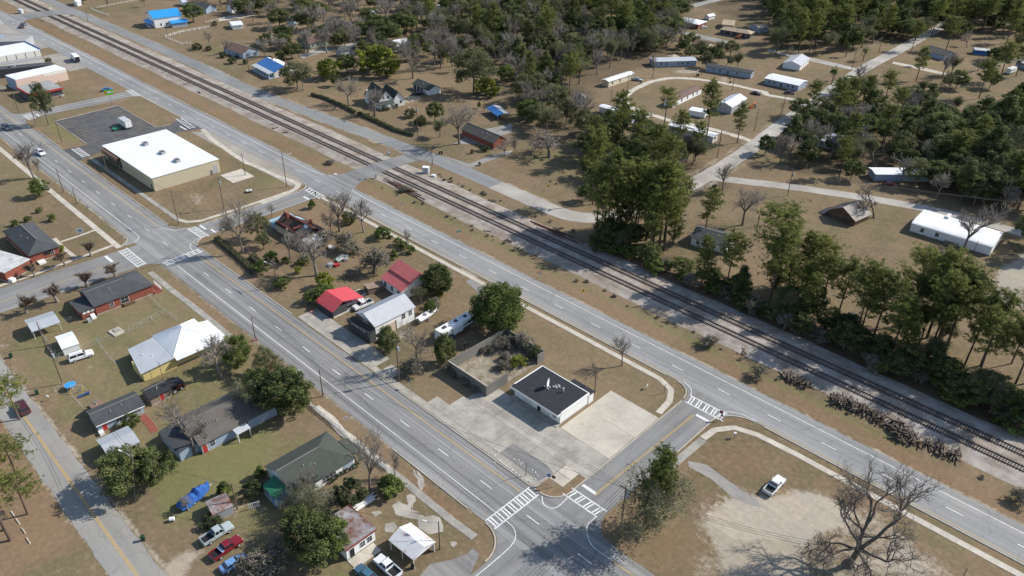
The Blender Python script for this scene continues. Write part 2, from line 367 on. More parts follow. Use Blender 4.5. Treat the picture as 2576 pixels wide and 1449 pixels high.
# darker ground under woods
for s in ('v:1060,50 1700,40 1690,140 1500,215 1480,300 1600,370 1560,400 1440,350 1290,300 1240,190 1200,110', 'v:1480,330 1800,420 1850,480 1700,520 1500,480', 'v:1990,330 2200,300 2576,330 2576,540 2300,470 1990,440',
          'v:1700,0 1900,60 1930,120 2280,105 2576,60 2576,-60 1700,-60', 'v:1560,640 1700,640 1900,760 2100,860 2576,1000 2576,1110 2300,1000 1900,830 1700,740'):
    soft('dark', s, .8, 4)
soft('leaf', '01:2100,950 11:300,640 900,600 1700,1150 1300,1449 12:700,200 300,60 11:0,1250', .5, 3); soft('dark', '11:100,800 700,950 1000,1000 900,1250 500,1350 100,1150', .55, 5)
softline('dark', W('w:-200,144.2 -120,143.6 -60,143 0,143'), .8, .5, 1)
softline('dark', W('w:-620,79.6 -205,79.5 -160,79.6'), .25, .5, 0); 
nx, ny = GX.shape
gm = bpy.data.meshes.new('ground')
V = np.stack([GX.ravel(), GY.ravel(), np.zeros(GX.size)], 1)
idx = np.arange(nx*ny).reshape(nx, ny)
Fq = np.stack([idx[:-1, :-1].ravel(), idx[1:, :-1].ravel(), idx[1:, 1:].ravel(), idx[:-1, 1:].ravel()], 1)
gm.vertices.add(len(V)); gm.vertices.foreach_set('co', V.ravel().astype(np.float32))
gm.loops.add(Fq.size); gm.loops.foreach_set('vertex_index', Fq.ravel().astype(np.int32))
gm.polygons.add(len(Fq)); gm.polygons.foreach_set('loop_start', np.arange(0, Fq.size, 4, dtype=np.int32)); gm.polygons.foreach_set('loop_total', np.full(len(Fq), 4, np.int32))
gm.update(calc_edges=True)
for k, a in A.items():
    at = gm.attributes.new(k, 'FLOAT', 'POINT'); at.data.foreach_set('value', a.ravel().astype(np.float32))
m = bpy.data.materials.new('dry_grass'); m.use_nodes = True; n = m.node_tree; b = n.nodes['Principled BSDF']; b.inputs['Roughness'].default_value = 1; b.inputs['Specular IOR Level'].default_value = .05
tc = n.nodes.new('ShaderNodeTexCoord')
def nnoise(scale, det=6, rough=.65, vec=None):
    q = n.nodes.new('ShaderNodeTexNoise'); q.inputs['Scale'].default_value = scale; q.inputs['Detail'].default_value = det; q.inputs['Roughness'].default_value = rough
    n.links.new(vec or tc.outputs['Object'], q.inputs['Vector']); return q.outputs['Fac']
def nmap(s, a, bb, c, d):
    q = n.nodes.new('ShaderNodeMapRange'); n.links.new(s, q.inputs['Value'])
    for i, v in zip(('From Min', 'From Max', 'To Min', 'To Max'), (a, bb, c, d)): q.inputs[i].default_value = v
    return q.outputs[0]
def nmix(f, a, bb):
    q = n.nodes.new('ShaderNodeMix'); q.data_type = 'RGBA'; n.links.new(f, q.inputs[0])
    for s, i in ((a, 6), (bb, 7)):
        if isinstance(s, tuple): q.inputs[i].default_value = (*s, 1)
        else: n.links.new(s, q.inputs[i])
    return q.outputs[2]
def nmath(op, a, bb):
    q = n.nodes.new('ShaderNodeMath'); q.operation = op
    for s, i in ((a, 0), (bb, 1)):
        if isinstance(s, (int, float)): q.inputs[i].default_value = s
        else: n.links.new(s, q.inputs[i])
    return q.outputs[0]
big = nnoise(.018, 5); med = nnoise(.12, 6, .7); sm = nnoise(.9, 5, .7); fine = nnoise(5., 4, .75)
c = nmix(nmap(big, .38, .62, 0, 1), (.225, .160, .100), (.175, .130, .083))
lit = nnoise(.032, 7, .7); c = nmix(nmap(lit, .47, .62, 0, .6), c, (.188, .124, .076))
pat = nnoise(.055, 7, .72); trk = nnoise(1., 4, .6, (lambda q: (setattr(q.inputs['Scale'], 'default_value', (.06, .9, 1)), n.links.new(tc.outputs['Object'], q.inputs['Vector']), q.outputs[0])[2])(n.nodes.new('ShaderNodeMapping')))
c = nmix(nmap(pat, .49, .60, 0, .75), c, (.140, .122, .066)); c = nmix(nmap(pat, .42, .30, 0, .6), c, (.300, .222, .142)); c = nmix(nmap(trk, .56, .70, 0, .35), c, (.27, .215, .145))
c = nmix(nmap(med, .45, .72, 0, .75), c, (.120, .100, .056))
c = nmix(nmap(sm, .52, .75, 0, .55), c, (.285, .222, .145))
weed = nnoise(.55, 3, .5); c = nmix(nmap(weed, .63, .70, 0, .6), c, (.095, .092, .042))
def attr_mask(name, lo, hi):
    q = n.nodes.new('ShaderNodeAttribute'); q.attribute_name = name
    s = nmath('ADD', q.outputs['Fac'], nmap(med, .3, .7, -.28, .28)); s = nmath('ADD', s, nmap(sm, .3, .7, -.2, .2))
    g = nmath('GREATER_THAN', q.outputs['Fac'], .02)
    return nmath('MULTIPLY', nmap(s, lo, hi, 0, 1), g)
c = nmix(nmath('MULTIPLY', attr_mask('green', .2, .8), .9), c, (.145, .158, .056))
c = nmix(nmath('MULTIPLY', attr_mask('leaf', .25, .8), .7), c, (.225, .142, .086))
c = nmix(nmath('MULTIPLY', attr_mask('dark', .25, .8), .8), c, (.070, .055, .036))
c = nmix(attr_mask('sand', .3, .7), c, nmix(nmap(pat, .40, .60, 0, 1), nmix(nmap(trk, .45, .65, 0, .8), (.45, .385, .30), (.36, .31, .245)), (.36, .325, .275)))
vor = n.nodes.new('ShaderNodeTexVoronoi'); vor.distance = 'CHEBYCHEV'; vor.inputs['Scale'].default_value = .026; vor.inputs['Randomness'].default_value = .8; n.links.new(tc.outputs['Object'], vor.inputs['Vector']); sx_ = n.nodes.new('ShaderNodeSeparateColor'); n.links.new(vor.outputs['Color'], sx_.inputs[0])
c = nmix(nmath('MULTIPLY', sx_.outputs[0], .26), c, (.150, .136, .076)); c = nmix(nmath('MULTIPLY', sx_.outputs[1], .26), c, (.285, .208, .138))
vmul = n.nodes.new('ShaderNodeVectorMath'); vmul.operation = 'SCALE'; n.links.new(c, vmul.inputs[0])
n.links.new(nmath('MULTIPLY', nmap(fine, .25, .75, .72, 1.28), nmap(sm, .25, .75, .84, 1.16)), vmul.inputs[3]); n.links.new(vmul.outputs[0], b.inputs['Base Color'])
bp = n.nodes.new('ShaderNodeBump'); bp.inputs['Strength'].default_value = .5; bp.inputs['Distance'].default_value = .12; n.links.new(fine, bp.inputs['Height']); n.links.new(bp.outputs[0], b.inputs['Normal'])
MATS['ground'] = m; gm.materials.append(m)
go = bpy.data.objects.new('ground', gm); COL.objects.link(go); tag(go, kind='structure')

# ================================================================== ROADS
def asphalt(name, col, sx, sy, dark=.82):
    m = bpy.data.materials.new(name); m.use_nodes = True; n = m.node_tree; b = n.nodes['Principled BSDF']; b.inputs['Roughness'].default_value = .9; b.inputs['Specular IOR Level'].default_value = .25
    tc = n.nodes.new('ShaderNodeTexCoord'); mp = n.nodes.new('ShaderNodeMapping'); mp.inputs['Scale'].default_value = (sx, sy, 1); gp_ = n.nodes.new('ShaderNodeNewGeometry'); n.links.new(gp_.outputs['Position'], mp.inputs['Vector'])
    a = n.nodes.new('ShaderNodeTexNoise'); a.inputs['Scale'].default_value = 1; a.inputs['Detail'].default_value = 6; a.inputs['Roughness'].default_value = .6; n.links.new(mp.outputs[0], a.inputs['Vector'])
    d = n.nodes.new('ShaderNodeTexNoise'); d.inputs['Scale'].default_value = .05; d.inputs['Detail'].default_value = 5; n.links.new(tc.outputs['Object'], d.inputs['Vector'])
    e = n.nodes.new('ShaderNodeTexNoise'); e.inputs['Scale'].default_value = 6; e.inputs['Detail'].default_value = 4; n.links.new(tc.outputs['Object'], e.inputs['Vector'])
    def mr(s, lo, hi):
        q = n.nodes.new('ShaderNodeMapRange'); q.inputs['From Min'].default_value = .3; q.inputs['From Max'].default_value = .7; q.inputs['To Min'].default_value = lo; q.inputs['To Max'].default_value = hi; n.links.new(s.outputs['Fac'], q.inputs['Value']); return q.outputs[0]
    def mul(x, y):
        q = n.nodes.new('ShaderNodeMath'); q.operation = 'MULTIPLY'; n.links.new(x, q.inputs[0]); n.links.new(y, q.inputs[1]); return q.outputs[0]
    v = mul(mul(mr(a, dark, 2-dark), mr(d, .88, 1.12)), mr(e, .93, 1.07))
    # thin dark cracks
    vo = n.nodes.new('ShaderNodeTexVoronoi'); vo.feature = 'DISTANCE_TO_EDGE'; vo.inputs['Scale'].default_value = .16
    wv = n.nodes.new('ShaderNodeVectorMath'); wv.operation = 'ADD'; n.links.new(tc.outputs['Object'], wv.inputs[0])
    wn = n.nodes.new('ShaderNodeTexNoise'); wn.inputs['Scale'].default_value = .5; wn.inputs['Detail'].default_value = 4; n.links.new(tc.outputs['Object'], wn.inputs['Vector'])
    ws = n.nodes.new('ShaderNodeVectorMath'); ws.operation = 'SCALE'; ws.inputs[3].default_value = 3.; n.links.new(wn.outputs['Color'], ws.inputs[0]); n.links.new(ws.outputs[0], wv.inputs[1]); n.links.new(wv.outputs[0], vo.inputs['Vector'])
    ck = n.nodes.new('ShaderNodeMapRange'); ck.inputs['From Min'].default_value = 0; ck.inputs['From Max'].default_value = .018; ck.inputs['To Min'].default_value = .80; ck.inputs['To Max'].default_value = 1; n.links.new(vo.outputs['Distance'], ck.inputs['Value'])
    v = mul(v, ck.outputs[0])
    # dusty tan film in broad patches
    du = n.nodes.new('ShaderNodeTexNoise'); du.inputs['Scale'].default_value = .035; du.inputs['Detail'].default_value = 7; du.inputs['Roughness'].default_value = .7; n.links.new(tc.outputs['Object'], du.inputs['Vector'])
    dr_ = n.nodes.new('ShaderNodeMapRange'); dr_.inputs['From Min'].default_value = .48; dr_.inputs['From Max'].default_value = .75; dr_.inputs['To Max'].default_value = .5; n.links.new(du.outputs['Fac'], dr_.inputs['Value'])
    dm = n.nodes.new('ShaderNodeMix'); dm.data_type = 'RGBA'; dm.inputs[6].default_value = (*col, 1); dm.inputs[7].default_value = (.31, .275, .225, 1); n.links.new(dr_.outputs[0], dm.inputs[0])
    s = n.nodes.new('ShaderNodeVectorMath'); s.operation = 'SCALE'; n.links.new(dm.outputs[2], s.inputs[0]); n.links.new(v, s.inputs[3]); n.links.new(s.outputs[0], b.inputs['Base Color'])
    MATS[name] = m
asphalt('conc_old', (.345, .320, .275), .25, .25, .72); asphalt('conc_pad', (.47, .43, .355), .2, .2, .85); asphalt('asph_x', (.222, .219, .212), .008, .62, .68); asphalt('asph_x2', (.245, .245, .240), .008, .62, .82)
asphalt('asph_y', (.215, .212, .205), .45, .02); asphalt('asph_old', (.275, .265, .245), .03, .3, .85); asphalt('asph_frt', (.215, .218, .213), .02, .4, .88)
asphalt('asph_pale', (.37, .345, .305), .1, .1, .85); asphalt('asph_park', (.30, .275, .245), .15, .15, .85)
ZC, ZR, ZL = .022, .030, .037
def road(name, mat_, pts, wl, wr=None, z=ZC, rag=0., step=2.5, seed=0):
    return struct(name, strip(MB(), pts, wl, z, wr, rag, step, seed), mat_)
r1 = road('road', 'asph_x', W('w:-640,73.2 60,73.2'), 6.0, 6.0, ZR, .18, 2.2, 3)
r2 = road('road', 'asph_x2', W('w:-640,131 60,131'), 4.7, 4.7, ZR, .05, 2.2, 5)
rL = road('road', 'asph_old', W('w:-260,18.6 -100,18.2 40,17.9'), 3.35, 3.35, ZC, .22, 1.6, 8)
rF = road('road', 'asph_frt', smooth_path(W('w:-640,166 -520,166.6 -450,167 -380,166.5 -320,165 -240,170 -205,172.2 -165,172 -148,171.6 -139,172.5 -133,176.5 -128.8,184 -127,202 -125,223')), 3.4, 3.4, ZC, .15, 2.5, 4)
rR = road('road', 'asph_pale', smooth_path(W('w:-128.8,184 -127,202 -125.4,223 -126.7,252 -129.6,278 -134.1,314 -142.8,404 -145.5,474 -158,744')), 3.3, 3.3, ZC+.004, .2, 2.5, 6)
rF2 = road('road', 'asph_pale', smooth_path(W('w:-172,172 -160,171.9 -148,171.6 -139,172.5 -133,176.5 -128.8,184 -127.6,195')), 3.5, 3.5, ZC+.010, .15, 2, 9)
rS = road('road', 'asph_pale', smooth_path(W('w:-124,231 -115.3,235.7 -100.2,244.2 -81.9,252.5 -65.2,259 -50.9,262.5 -31.8,264 10,266')), 2.6, 2.6, ZC, .2, 2.5, 7)
rT = road('road', 'asph_old', W('20:1500,160 1700,90 2050,0 2500,-130'), 3.2, 3.2, ZC, .2)
s1 = road('street', 'asph_y', W('w:-59,30 -59,127'), 4.0, 4.0, ZC, .03)
s2n = road('street', 'asph_y', W('w:-209.9,78 -209.9,136'), 3.9, 3.9, ZC, .03); s2s = road('street', 'asph_y', W('w:-210.5,20 -208.3,68'), 6.3, 6.5, ZC, .1)
s4 = road('street', 'asph_y', W('w:-352.6,78 -352,128'), 4.0, 4.0, ZC, .05); s5 = road('street', 'asph_y', W('w:-534,60 -534,137'), 6.5, 6.5, ZC, .05)
def patch(name, s, z, mat_, kind='structure'):
    p = W(s); return tag(obj(name, MB().sheet(p, z), mat_), kind=kind)
def fillet(x, y, sx, sy, r, m='asph_y'):   # inside corner of two streets, road side at (x, y); quadrant direction sx, sy is the lawn
    cx, cy = x+sx*r, y+sy*r; a0 = math.degrees(math.atan2(-sy, 0)); P = [(x-sx*.3, y-sy*.3)]
    for i in range(9):
        t = math.radians(90*i/8); P.append((cx-sx*r*math.sin(t), cy-sy*r*math.cos(t)))
    struct('street_corner', MB().sheet(P, ZC+.003), m)
for a in ((-63, 79.2, -1, 1, 4), (-55, 79.2, 1, 1, 5), (-63, 126.3, -1, -1, 4.5), (-55, 126.3, 1, -1, 7), (-63, 67.2, -1, -1, 6), (-55, 67.2, 1, -1, 6), (-213.8, 79.2, -1, 1, 5.5), (-206, 79.2, 1, 1, 5),
          (-216.8, 67.2, -1, -1, 5), (-202, 67.2, 1, -1, 4), (-213.8, 126.3, -1, -1, 5), (-206, 126.3, 1, -1, 5), (-356.6, 79.2, -1, 1, 4), (-348, 79.2, 1, 1, 4), (-356, 126.3, -1, -1, 3), (-348, 126.3, 1, -1, 4)): fillet(*a)
# the level crossing rises over the tracks
def crossing(xa, xb, name, ya=134.5, yb=169.5, dx=0.):
    mb = MB(); P = [(ya, .033), (ya+5, .10), (146.5, .50), (160.5, .52), (yb-4, .12), (yb, .03)]; R = []
    for y, z in P:
        fl = 5 if y == ya else (1.2 if y == ya+5 else (3 if y == yb else 0)); sh = dx*(y-ya)/(yb-ya)
        R.append(((xa-fl+sh, y, z), (xb+fl+sh, y, z)))
    for (a, bb), (c_, d) in zip(R[:-1], R[1:]): mb.add([a, bb, d, c_], [(0, 1, 2, 3)])
    for k in (0, 1):
        for p, q in zip(R[:-1], R[1:]): mb.add([p[k], q[k], (q[k][0], q[k][1], 0), (p[k][0], p[k][1], 0)], [(0, 1, 2, 3)])
    return struct(name, mb, 'asph_x')
crossing(-214.6, -206.9, 'level_crossing'); crossing(-543, -528, 'level_crossing', 134.5, 165, 4)
# ---- painted lines
def quad(mb, x0, x1, y0, y1, z=ZL, mi=0): mb.add([(x0, y0, z), (x1, y0, z), (x1, y1, z), (x0, y1, z)], [(0, 1, 2, 3)], mi)
def child(name, mb, mats, par): return obj(name, mb, mats, par)
def dashes(y, x0, ph, xe, par, gaps=()):
    mb = MB(); x = ph
    while x > xe:
        if not any(a < x < bb for a, bb in gaps): quad(mb, x, x+3.05, y-.09, y+.09)
        x -= 12.19
    x = ph+12.19
    while x < x0:
        if not any(a < x < bb for a, bb in gaps): quad(mb, x, x+3.05, y-.09, y+.09)
        x += 12.19
    child('lane_line', mb, 'paint', par)
dashes(73.55, 50, -150.5, -620, r1, [(-72, -66)]); dashes(130.3, 50, -108.5, -620, r2)
def lines(par, m, *segs, name='edge_line', wd=.16):
    mb = MB()
    for s in segs: strip(mb, W(s) if isinstance(s, str) else (smooth_path(s, 5) if len(s) < 7 else s), wd/2, ZL, step=3)
    child(name, mb, m, par)
lines(r1, 'paint', 'w:-620,70.05 -220.5,70.05', 'w:-193,70.1 -71,70.05', [(-220.5, 70.05)]+arc(-220.5, 66.6, 3.45, 90, 0), 'w:-217.05,66.6 -217.0,64.9',
      [(-193, 70.1)]+arc(-196, 66.9, 3.2, 90, 165))
lines(r1, 'paint', [(-222, 77.2), (-219, 77.6), (-216, 79.2), (-214.6, 82.2)], [(-200.2, 77.1), (-203.5, 77.9), (-205.6, 80.6), (-206, 83)], [(-66.3, 78.9), (-64.5, 77.6), (-62.6, 78.6), (-62.6, 82)], [(-56, 82.4), (-55.6, 79.2), (-52.5, 76.7), (-48, 76.6)],
      [(-67.2, 70), (-64.5, 69.6), (-62.6, 67.4), (-62.2, 62), (-62.3, 54)], [(-71, 70), (-69.5, 70)])
lines(r1, 'paint_y', 'w:-620,76.95 -222,76.95', 'w:-197,76.95 -69.8,76.9', 'w:-48,76.6 50,76.6', name='yellow_line')
lines(r2, 'paint', 'w:-620,133.75 -228,133.75', 'w:-196,133.75 50,133.75', [(-228, 133.75), (-219, 135.0), (-216, 137.5), (-214.4, 142)], [(-196, 133.75), (-202.5, 134.6), (-205.8, 137.5), (-206.9, 142)],
      [(-66.5, 127.0), (-64, 126.0), (-62.8, 124)], [(-55.0, 121), (-54.6, 124.4), (-52, 126.2), (-48, 126.9)])
lines(r2, 'paint_y', 'w:-198,126.9 -66.5,126.95', 'w:-48,126.9 50,126.9', 'w:-345,126.6 -309,126.7', 'w:-285,126.8 -221,126.8', name='yellow_line', wd=.14)
lines(rL, 'paint_y', 'w:-240,18.55 -158,18.5 -100,18.0 30,17.8', 'w:-240,18.85 -158,18.8 -100,18.3 30,18.1', name='yellow_line', wd=.13)
lines(s1, 'paint_y', 'w:-59.6,86 -58.9,119', 'w:-59.3,86 -58.6,119', name='yellow_line', wd=.1)
lines(s2n, 'paint_y', 'w:-209.6,87 -209.6,119.5', name='yellow_line', wd=.16); lines(s2s, 'paint_y', 'w:-209.2,20 -208.4,59', name='yellow_line', wd=.16)
lines(s4, 'paint', 'w:-356,88 -356,123', 'w:-349.6,92 -345.4,122.5', 'w:-352.6,90 -352.2,122', wd=.14)
lines(s2n, 'paint', 'w:-213.5,86 -213.5,121', 'w:-206.3,87 -206.2,121', wd=.12)
def crosswalk(par, p0, p1, q0, n=9, wl=.28, pairs=True):
    """ladder between the long rails p0-p1 and q0-(p1+q0-p0)"""
    p0, p1, q0 = (np.array(a, float) for a in (p0, p1, q0)); mb = MB(); e = q0-p0; d = p1-p0; L = np.linalg.norm(d)
    for o in (np.zeros(2), e): strip(mb, [p0+o, p1+o], wl/2, ZL+.004, step=30)
    for i in range(n):
        t = (i+.5)/n
        for s in ((-.32, .32) if pairs else (0,)):
            c0 = p0+d*(t+s/L); strip(mb, [c0+e*.04, c0+e*.96], .15 if pairs else .22, ZL+.004, step=30)
    child('crosswalk', mb, 'paint', par)
crosswalk(r1, (-69.6, 67.4), (-69.5, 78.9), (-67.1, 67.2), 7); crosswalk(s1, (-64, 82.2), (-55.8, 82.3), (-63.6, 84.5), 4); crosswalk(s1, (-62.4, 121.3), (-53.2, 121.6), (-62.9, 123.9), 5)
crosswalk(s2s, (-214.9, 62), (-201.8, 62), (-215.2, 64.4), 8); crosswalk(s2n, (-214.6, 82.4), (-206, 82.6), (-213.8, 84.6), 5); crosswalk(r1, (-199.8, 67.8), (-200.2, 79), (-197.5, 68), 7); crosswalk(s2n, (-213.6, 123.2), (-204.2, 122.9), (-214.2, 125.3), 6, pairs=False)
crosswalk(s4, (-354.5, 81.6), (-346.5, 81.6), (-354.8, 84), 5); crosswalk(s4, (-358.5, 125), (-347.5, 124.5), (-357.5, 127), 7, pairs=False)
crosswalk(r1, (-303.5, 81.8), (-292.5, 81.8), (-303.2, 84), 6); crosswalk(r2, (-308, 124), (-293.5, 122.8), (-308, 126.2), 8, pairs=False); crosswalk(r2, (-536, 125), (-524, 124), (-536, 127), 6, pairs=False)
mb = MB()
for x0, x1, y0, y1 in ((-62.7, -59.4, 86.2, 86.9), (-58.4, -54.9, 119.0, 119.7), (-209.0, -205.9, 87, 87.6), (-213.8, -210, 85.9, 86.5), (-209.3, -206, 119.7, 120.4), (-214.6, -209.8, 57.8, 58.6), (-213, -211, 140.3, 140.8), (-218, -211.5, 137.8, 138.6), (-352.4, -348.5, 85.6, 86.2), (-299, -293.5, 121, 121.6)): quad(mb, x0, x1, y0, y1)
child('stop_line', mb, 'paint', s1)
# tar seams on the near highway
mb = MB()
for y, x0, x1, sd in ((72.0, -200, 20, 1), (74.9, -210, 10, 2), (78.1, -180, -66, 3), (69.0, -190, -74, 4)):
    strip(mb, [(x, y+.09*vnoise(x*.35, sd)) for x in np.arange(x0, x1, 1.5)], .05, ZR+.004, step=3)
rq = random.Random(5)
for k in range(46):
    y0 = rq.choice((73.2, 73.2, 131)); x0 = rq.uniform(-230, 0); ang = rq.choice((0, 1.57, .8, 2.2))+rq.uniform(-.3, .3); L_ = rq.uniform(2, 9); w0 = 5.4 if y0 < 100 else 4.2; y1 = y0+rq.uniform(-w0*.6, w0*.6); P = []
    for i in range(9):
        u = (i/8-.5)*L_; xx, yy_ = x0+u*math.cos(ang)+rq.uniform(-.18, .18), y1+u*math.sin(ang)+rq.uniform(-.18, .18)
        if abs(yy_-y0) < w0: P.append((xx, yy_))
    if len(P) > 2: strip(mb, P, .035, ZR+.0045+.0001*k, step=3)
mat('tar', (.07, .07, .072), rough=.8, var=.2); child('tar_seam', mb, 'tar', r1)
# angled / right-angle parking bays
def bays(poly, segs, m='asph_park'):
    p = struct('parking_strip', MB().sheet(W(poly), ZC+.004), m); mb = MB()
    for a, bb in segs: strip(mb, [a, bb], .06, ZC+.010, step=30)
    child('bay_line', mb, 'paint_y', p)
bays('w:-290,121.4 -286,126.5 -217,126.5 -219.5,121.6', [((-285+2.75*i, 121.7), (-286.2+2.75*i, 126.4)) for i in range(24)])
bays('w:-440,118 -440,126.4 -405,126.4 -404,118', [((-436+4.1*i, 119), (-438+4.1*i, 125.5)) for i in range(8)])
bays('w:-530,118 -530,126.4 -455,126.4 -455,118', [((-524+4.1*i, 119), (-526+4.1*i, 125.5)) for i in range(14)])
lot = struct('parking_lot', MB().sheet(W('w:-338,88.2 -340,113.8 -304.2,113.8 -303.4,120 -309,126.2 -290.5,126.2 -293,118 -293,86 -290,79.4 -305,79.4 -303.5,88'), ZC+.006), 'asph_lot')
mb = MB()
for i in range(11):
    if 3 < i < 5: continue
    strip(mb, [(-335.5+2.9*i, 107.6), (-335.5+2.9*i, 113)], .04, ZC+.011, step=30); strip(mb, [(-335.5+2.9*i, 89), (-335.5+2.9*i, 94.5)], .04, ZC+.011, step=30)
child('bay_line', mb, 'paint_y', lot)
mb = MB(); strip(mb, W('w:-338.2,88 -340.2,114 -304,114 -303.2,119.4'), .12, .13, step=30, zb=0); strip(mb, W('w:-338,88 -305,87.8'), .12, .13, step=30, zb=0); struct('lot_kerb', mb, 'kerb')
# weathered asphalt scraps
patch('asphalt_patch', '23:1770,290 1960,330 2150,470 2350,610 2470,690 2500,760 2360,720 2200,640 2000,470 1780,350', .012, 'asph_old')
patch('asphalt_patch', '13:2180,1170 2250,1230 2150,1449 1900,1600 1650,1449 1750,1330 1950,1290 2120,1230', .012, 'asph_x')
patch('asphalt_patch', '10:2576,1250 2300,1300 2100,1380 1990,1449 2200,1449 2576,1330', .012, 'asph_old'); patch('asphalt_patch', '11:2110,1380 2190,1350 2280,1420 2400,1500 2260,1520', .012, 'asph_old')
patch('driveway', '11:1860,110 2100,215 2160,240 2400,150 2576,90 2576,60 2350,120 2150,200', .012, 'asph_old')
patch('driveway', '10:1700,1100 1990,1449 2300,1449 2100,1300', .011, 'asph_old') if False else None
patch('driveway', '10:430,560 570,500 800,470 960,430 1180,370 1200,390 970,460 800,505 560,560 470,590', .012, 'conc'); patch('driveway', '00:2200,180 2420,150 2576,120 2576,150 2420,185 2200,215', .012, 'conc_light')
patch('driveway', '20:1620,320 1800,330 2050,380 2230,430 2200,450 2000,410 1780,360 1620,340', .012, 'asph_old'); patch('driveway', '30:0,490 200,540 480,590 700,640 900,690 960,720 880,710 650,665 400,610 0,520', .012, 'asph_pale')
patch('gravel_track', '30:1260,620 1500,665 1750,725 1980,770 2010,785 1740,750 1480,690 1250,640', .012, 'conc_light')
road('dirt_track', 'conc_light', smooth_path(W('20:2560,930 2100,830 1700,785 1450,810 1250,890 1130,990 1200,1080 1400,1150 1600,1215 1900,1275 2200,1350 2440,1430')), 1.5, 1.5, .014, .35, 1.5, 2)
road('dirt_track', 'conc_light', smooth_path(W('20:2540,925 30:0,955 200,990 350,1020 470,1055')), 1.5, 1.5, .010, .35, 1.5, 3)
# ---- pavements, kerbs, slabs
SLAB = {}
def slabs(name, pts, wd, L=1.6, z=.05, m='conc', gap=.05, miss=0.):
    """a pavement of separate concrete flags"""
    root = tag(obj(name, strip(MB(), pts, wd/2+.04, .018, step=2), 'kerb'), kind='structure')
    P = [np.array(p, float) for p in pts]
    for a, bb in zip(P[:-1], P[1:]):
        d = bb-a; D = np.linalg.norm(d); n_ = max(1, round(D/L)); ang = math.atan2(d[1], d[0])
        key = (round(D/n_, 2), wd, m)
        if key not in SLAB: SLAB[key] = MB().box((0, 0, 0), (D/n_-gap, wd, .08), 0).mesh('flagstone', m)
        for i in range(n_):
            if RNG.random() < miss: continue
            c_ = a+d*(i+.5)/n_; o = obj('flagstone', None, None, root, (c_[0], c_[1], z-.04+RNG.uniform(-.012, .012)), ang+RNG.uniform(-.008, .008), data=SLAB[key])
    return root
slabs('pavement', W('w:-326,63.2 -216.6,63.0'), 1.6, 1.9, m='conc_light')
slabs('pavement', W('01:1510,1290 02:1700,0 2000,230 2380,540'), 1.5, 2.2); slabs('pavement', W('12:600,1200 760,1320 13:860,0 980,80'), 1.7, 2.0, m='conc_light'); slabs('pavement', W('13:980,80 1280,330 1480,490 1760,720 1980,900 2200,1060'), 1.5, 1.8)
slabs('pavement', W('w:-290,83.4 -222,83.2'), 1.3, 1.9); slabs('pavement', W('w:-222,83.2 -218.5,84.5 -216.3,88 -216,104 -216,120.5'), 1.4, 2.0, m='conc_light')
slabs('pavement', W('00:2040,1300 2120,1390 01:2200,0 2310,80 2480,190 11:0,225 200,320 380,380 430,410 400,450 290,510 50,600'), 1.8, 2.2, m='conc_light')
slabs('pavement', W('w:-204.5,124 -198,124.2 -130,124.1 -98,124.1 -71,124 -67,122.6 -65,119 -64.4,114'), 1.35, 2.0, m='conc_light')
slabs('pavement', W('w:-53.4,114 -53,118 -50.5,121.5 -46,123 -38,123.4 40,123.4'), 1.4, 2.2, m='conc_light'); slabs('pavement', W('w:-53.2,113.8 -53.6,100'), 1.6, 2.2)
slabs('garden_path', W('01:610,985 780,930 960,865'), .9, 1.3, m='conc_light'); slabs('garden_path', W('01:545,950 640,1050 755,1140'), 1.1, 1.3, m='conc_light'); slabs('pavement', W('01:-100,1460 300,1330 760,1160 1150,1015'), 1.1, 1.5, m='conc_light')
slabs('garden_path', W('02:1430,1280 1500,1360 1560,1449'), 1.6, 1.2, m='brick')
mb = MB()
for s in ('w:-205,79.35 -152,79.3', 'w:-118,79.3 -68,79.3', 'w:-198,126.1 -71,126.1', 'w:-46,126.1 45,126.1', 'w:-290,79.5 -221,79.45', 'w:-330,79.5 -306,79.4', 'w:-345,126.1 -312,126.1', 'w:-96,67.0 -74,67.0'): strip(mb, W(s), .12, .14, step=6, zb=0)
for a in ((-67.2, 83.4, 4.1, 270, 360), (-67.6, 121.9, 4.2, 90, 0), (-48.2, 119.2, 6.9, 180, 90), (-219.4, 84.9, 5.4, 270, 360), (-200.9, 84.3, 5.0, 180, 270), (-222, 62.1, 5, 90, 0), (-69.2, 61.0, 6, 90, 0), (-201, 121.3, 4.9, 90, 180), (-219, 121.2, 5, 90, 0)): strip(mb, arc(*a), .13, .14, step=1, zb=0)
strip(mb, W('w:-63.15,84 -63.15,121'), .12, .14, step=6, zb=0); strip(mb, W('w:-54.85,100 -54.85,119'), .12, .14, step=6, zb=0); strip(mb, W('w:-214.1,86 -214.1,121'), .1, .12, step=6, zb=0)
struct('kerb', mb, 'kerb')
yard = tag(obj('forecourt', MB().sheet(W('w:-150,79.5 -63.3,79.5 -63.3,113.5 -74.5,113 -76.6,96.5 -97,95.8 -97,92 -108,89.5 -128,87.5 -150,86'), .010), 'ground'), kind='structure')
def slabgrid(x0, x1, nxs, y0, y1, nys, m, z=.05, drop=0., jit=.02):
    dx, dy = (x1-x0)/nxs, (y1-y0)/nys; me = MB().box((0, 0, 0), (dx-.06, dy-.06, .08)).mesh('concrete_slab', m)
    for i in range(nxs):
        for j in range(nys):
            if RNG.random() < drop: continue
            obj('concrete_slab', None, None, yard, (x0+dx*(i+.5), y0+dy*(j+.5), z-.04+RNG.uniform(-jit, jit)*.6), RNG.uniform(-.004, .004), data=me)
slabgrid(-150, -68.5, 22, 79.6, 81.3, 1, 'conc_old'); slabgrid(-150, -120, 7, 81.3, 85.2, 1, 'conc_old', drop=.05); slabgrid(-118, -98, 5, 81.3, 84.2, 1, 'conc_old', .045, .25)
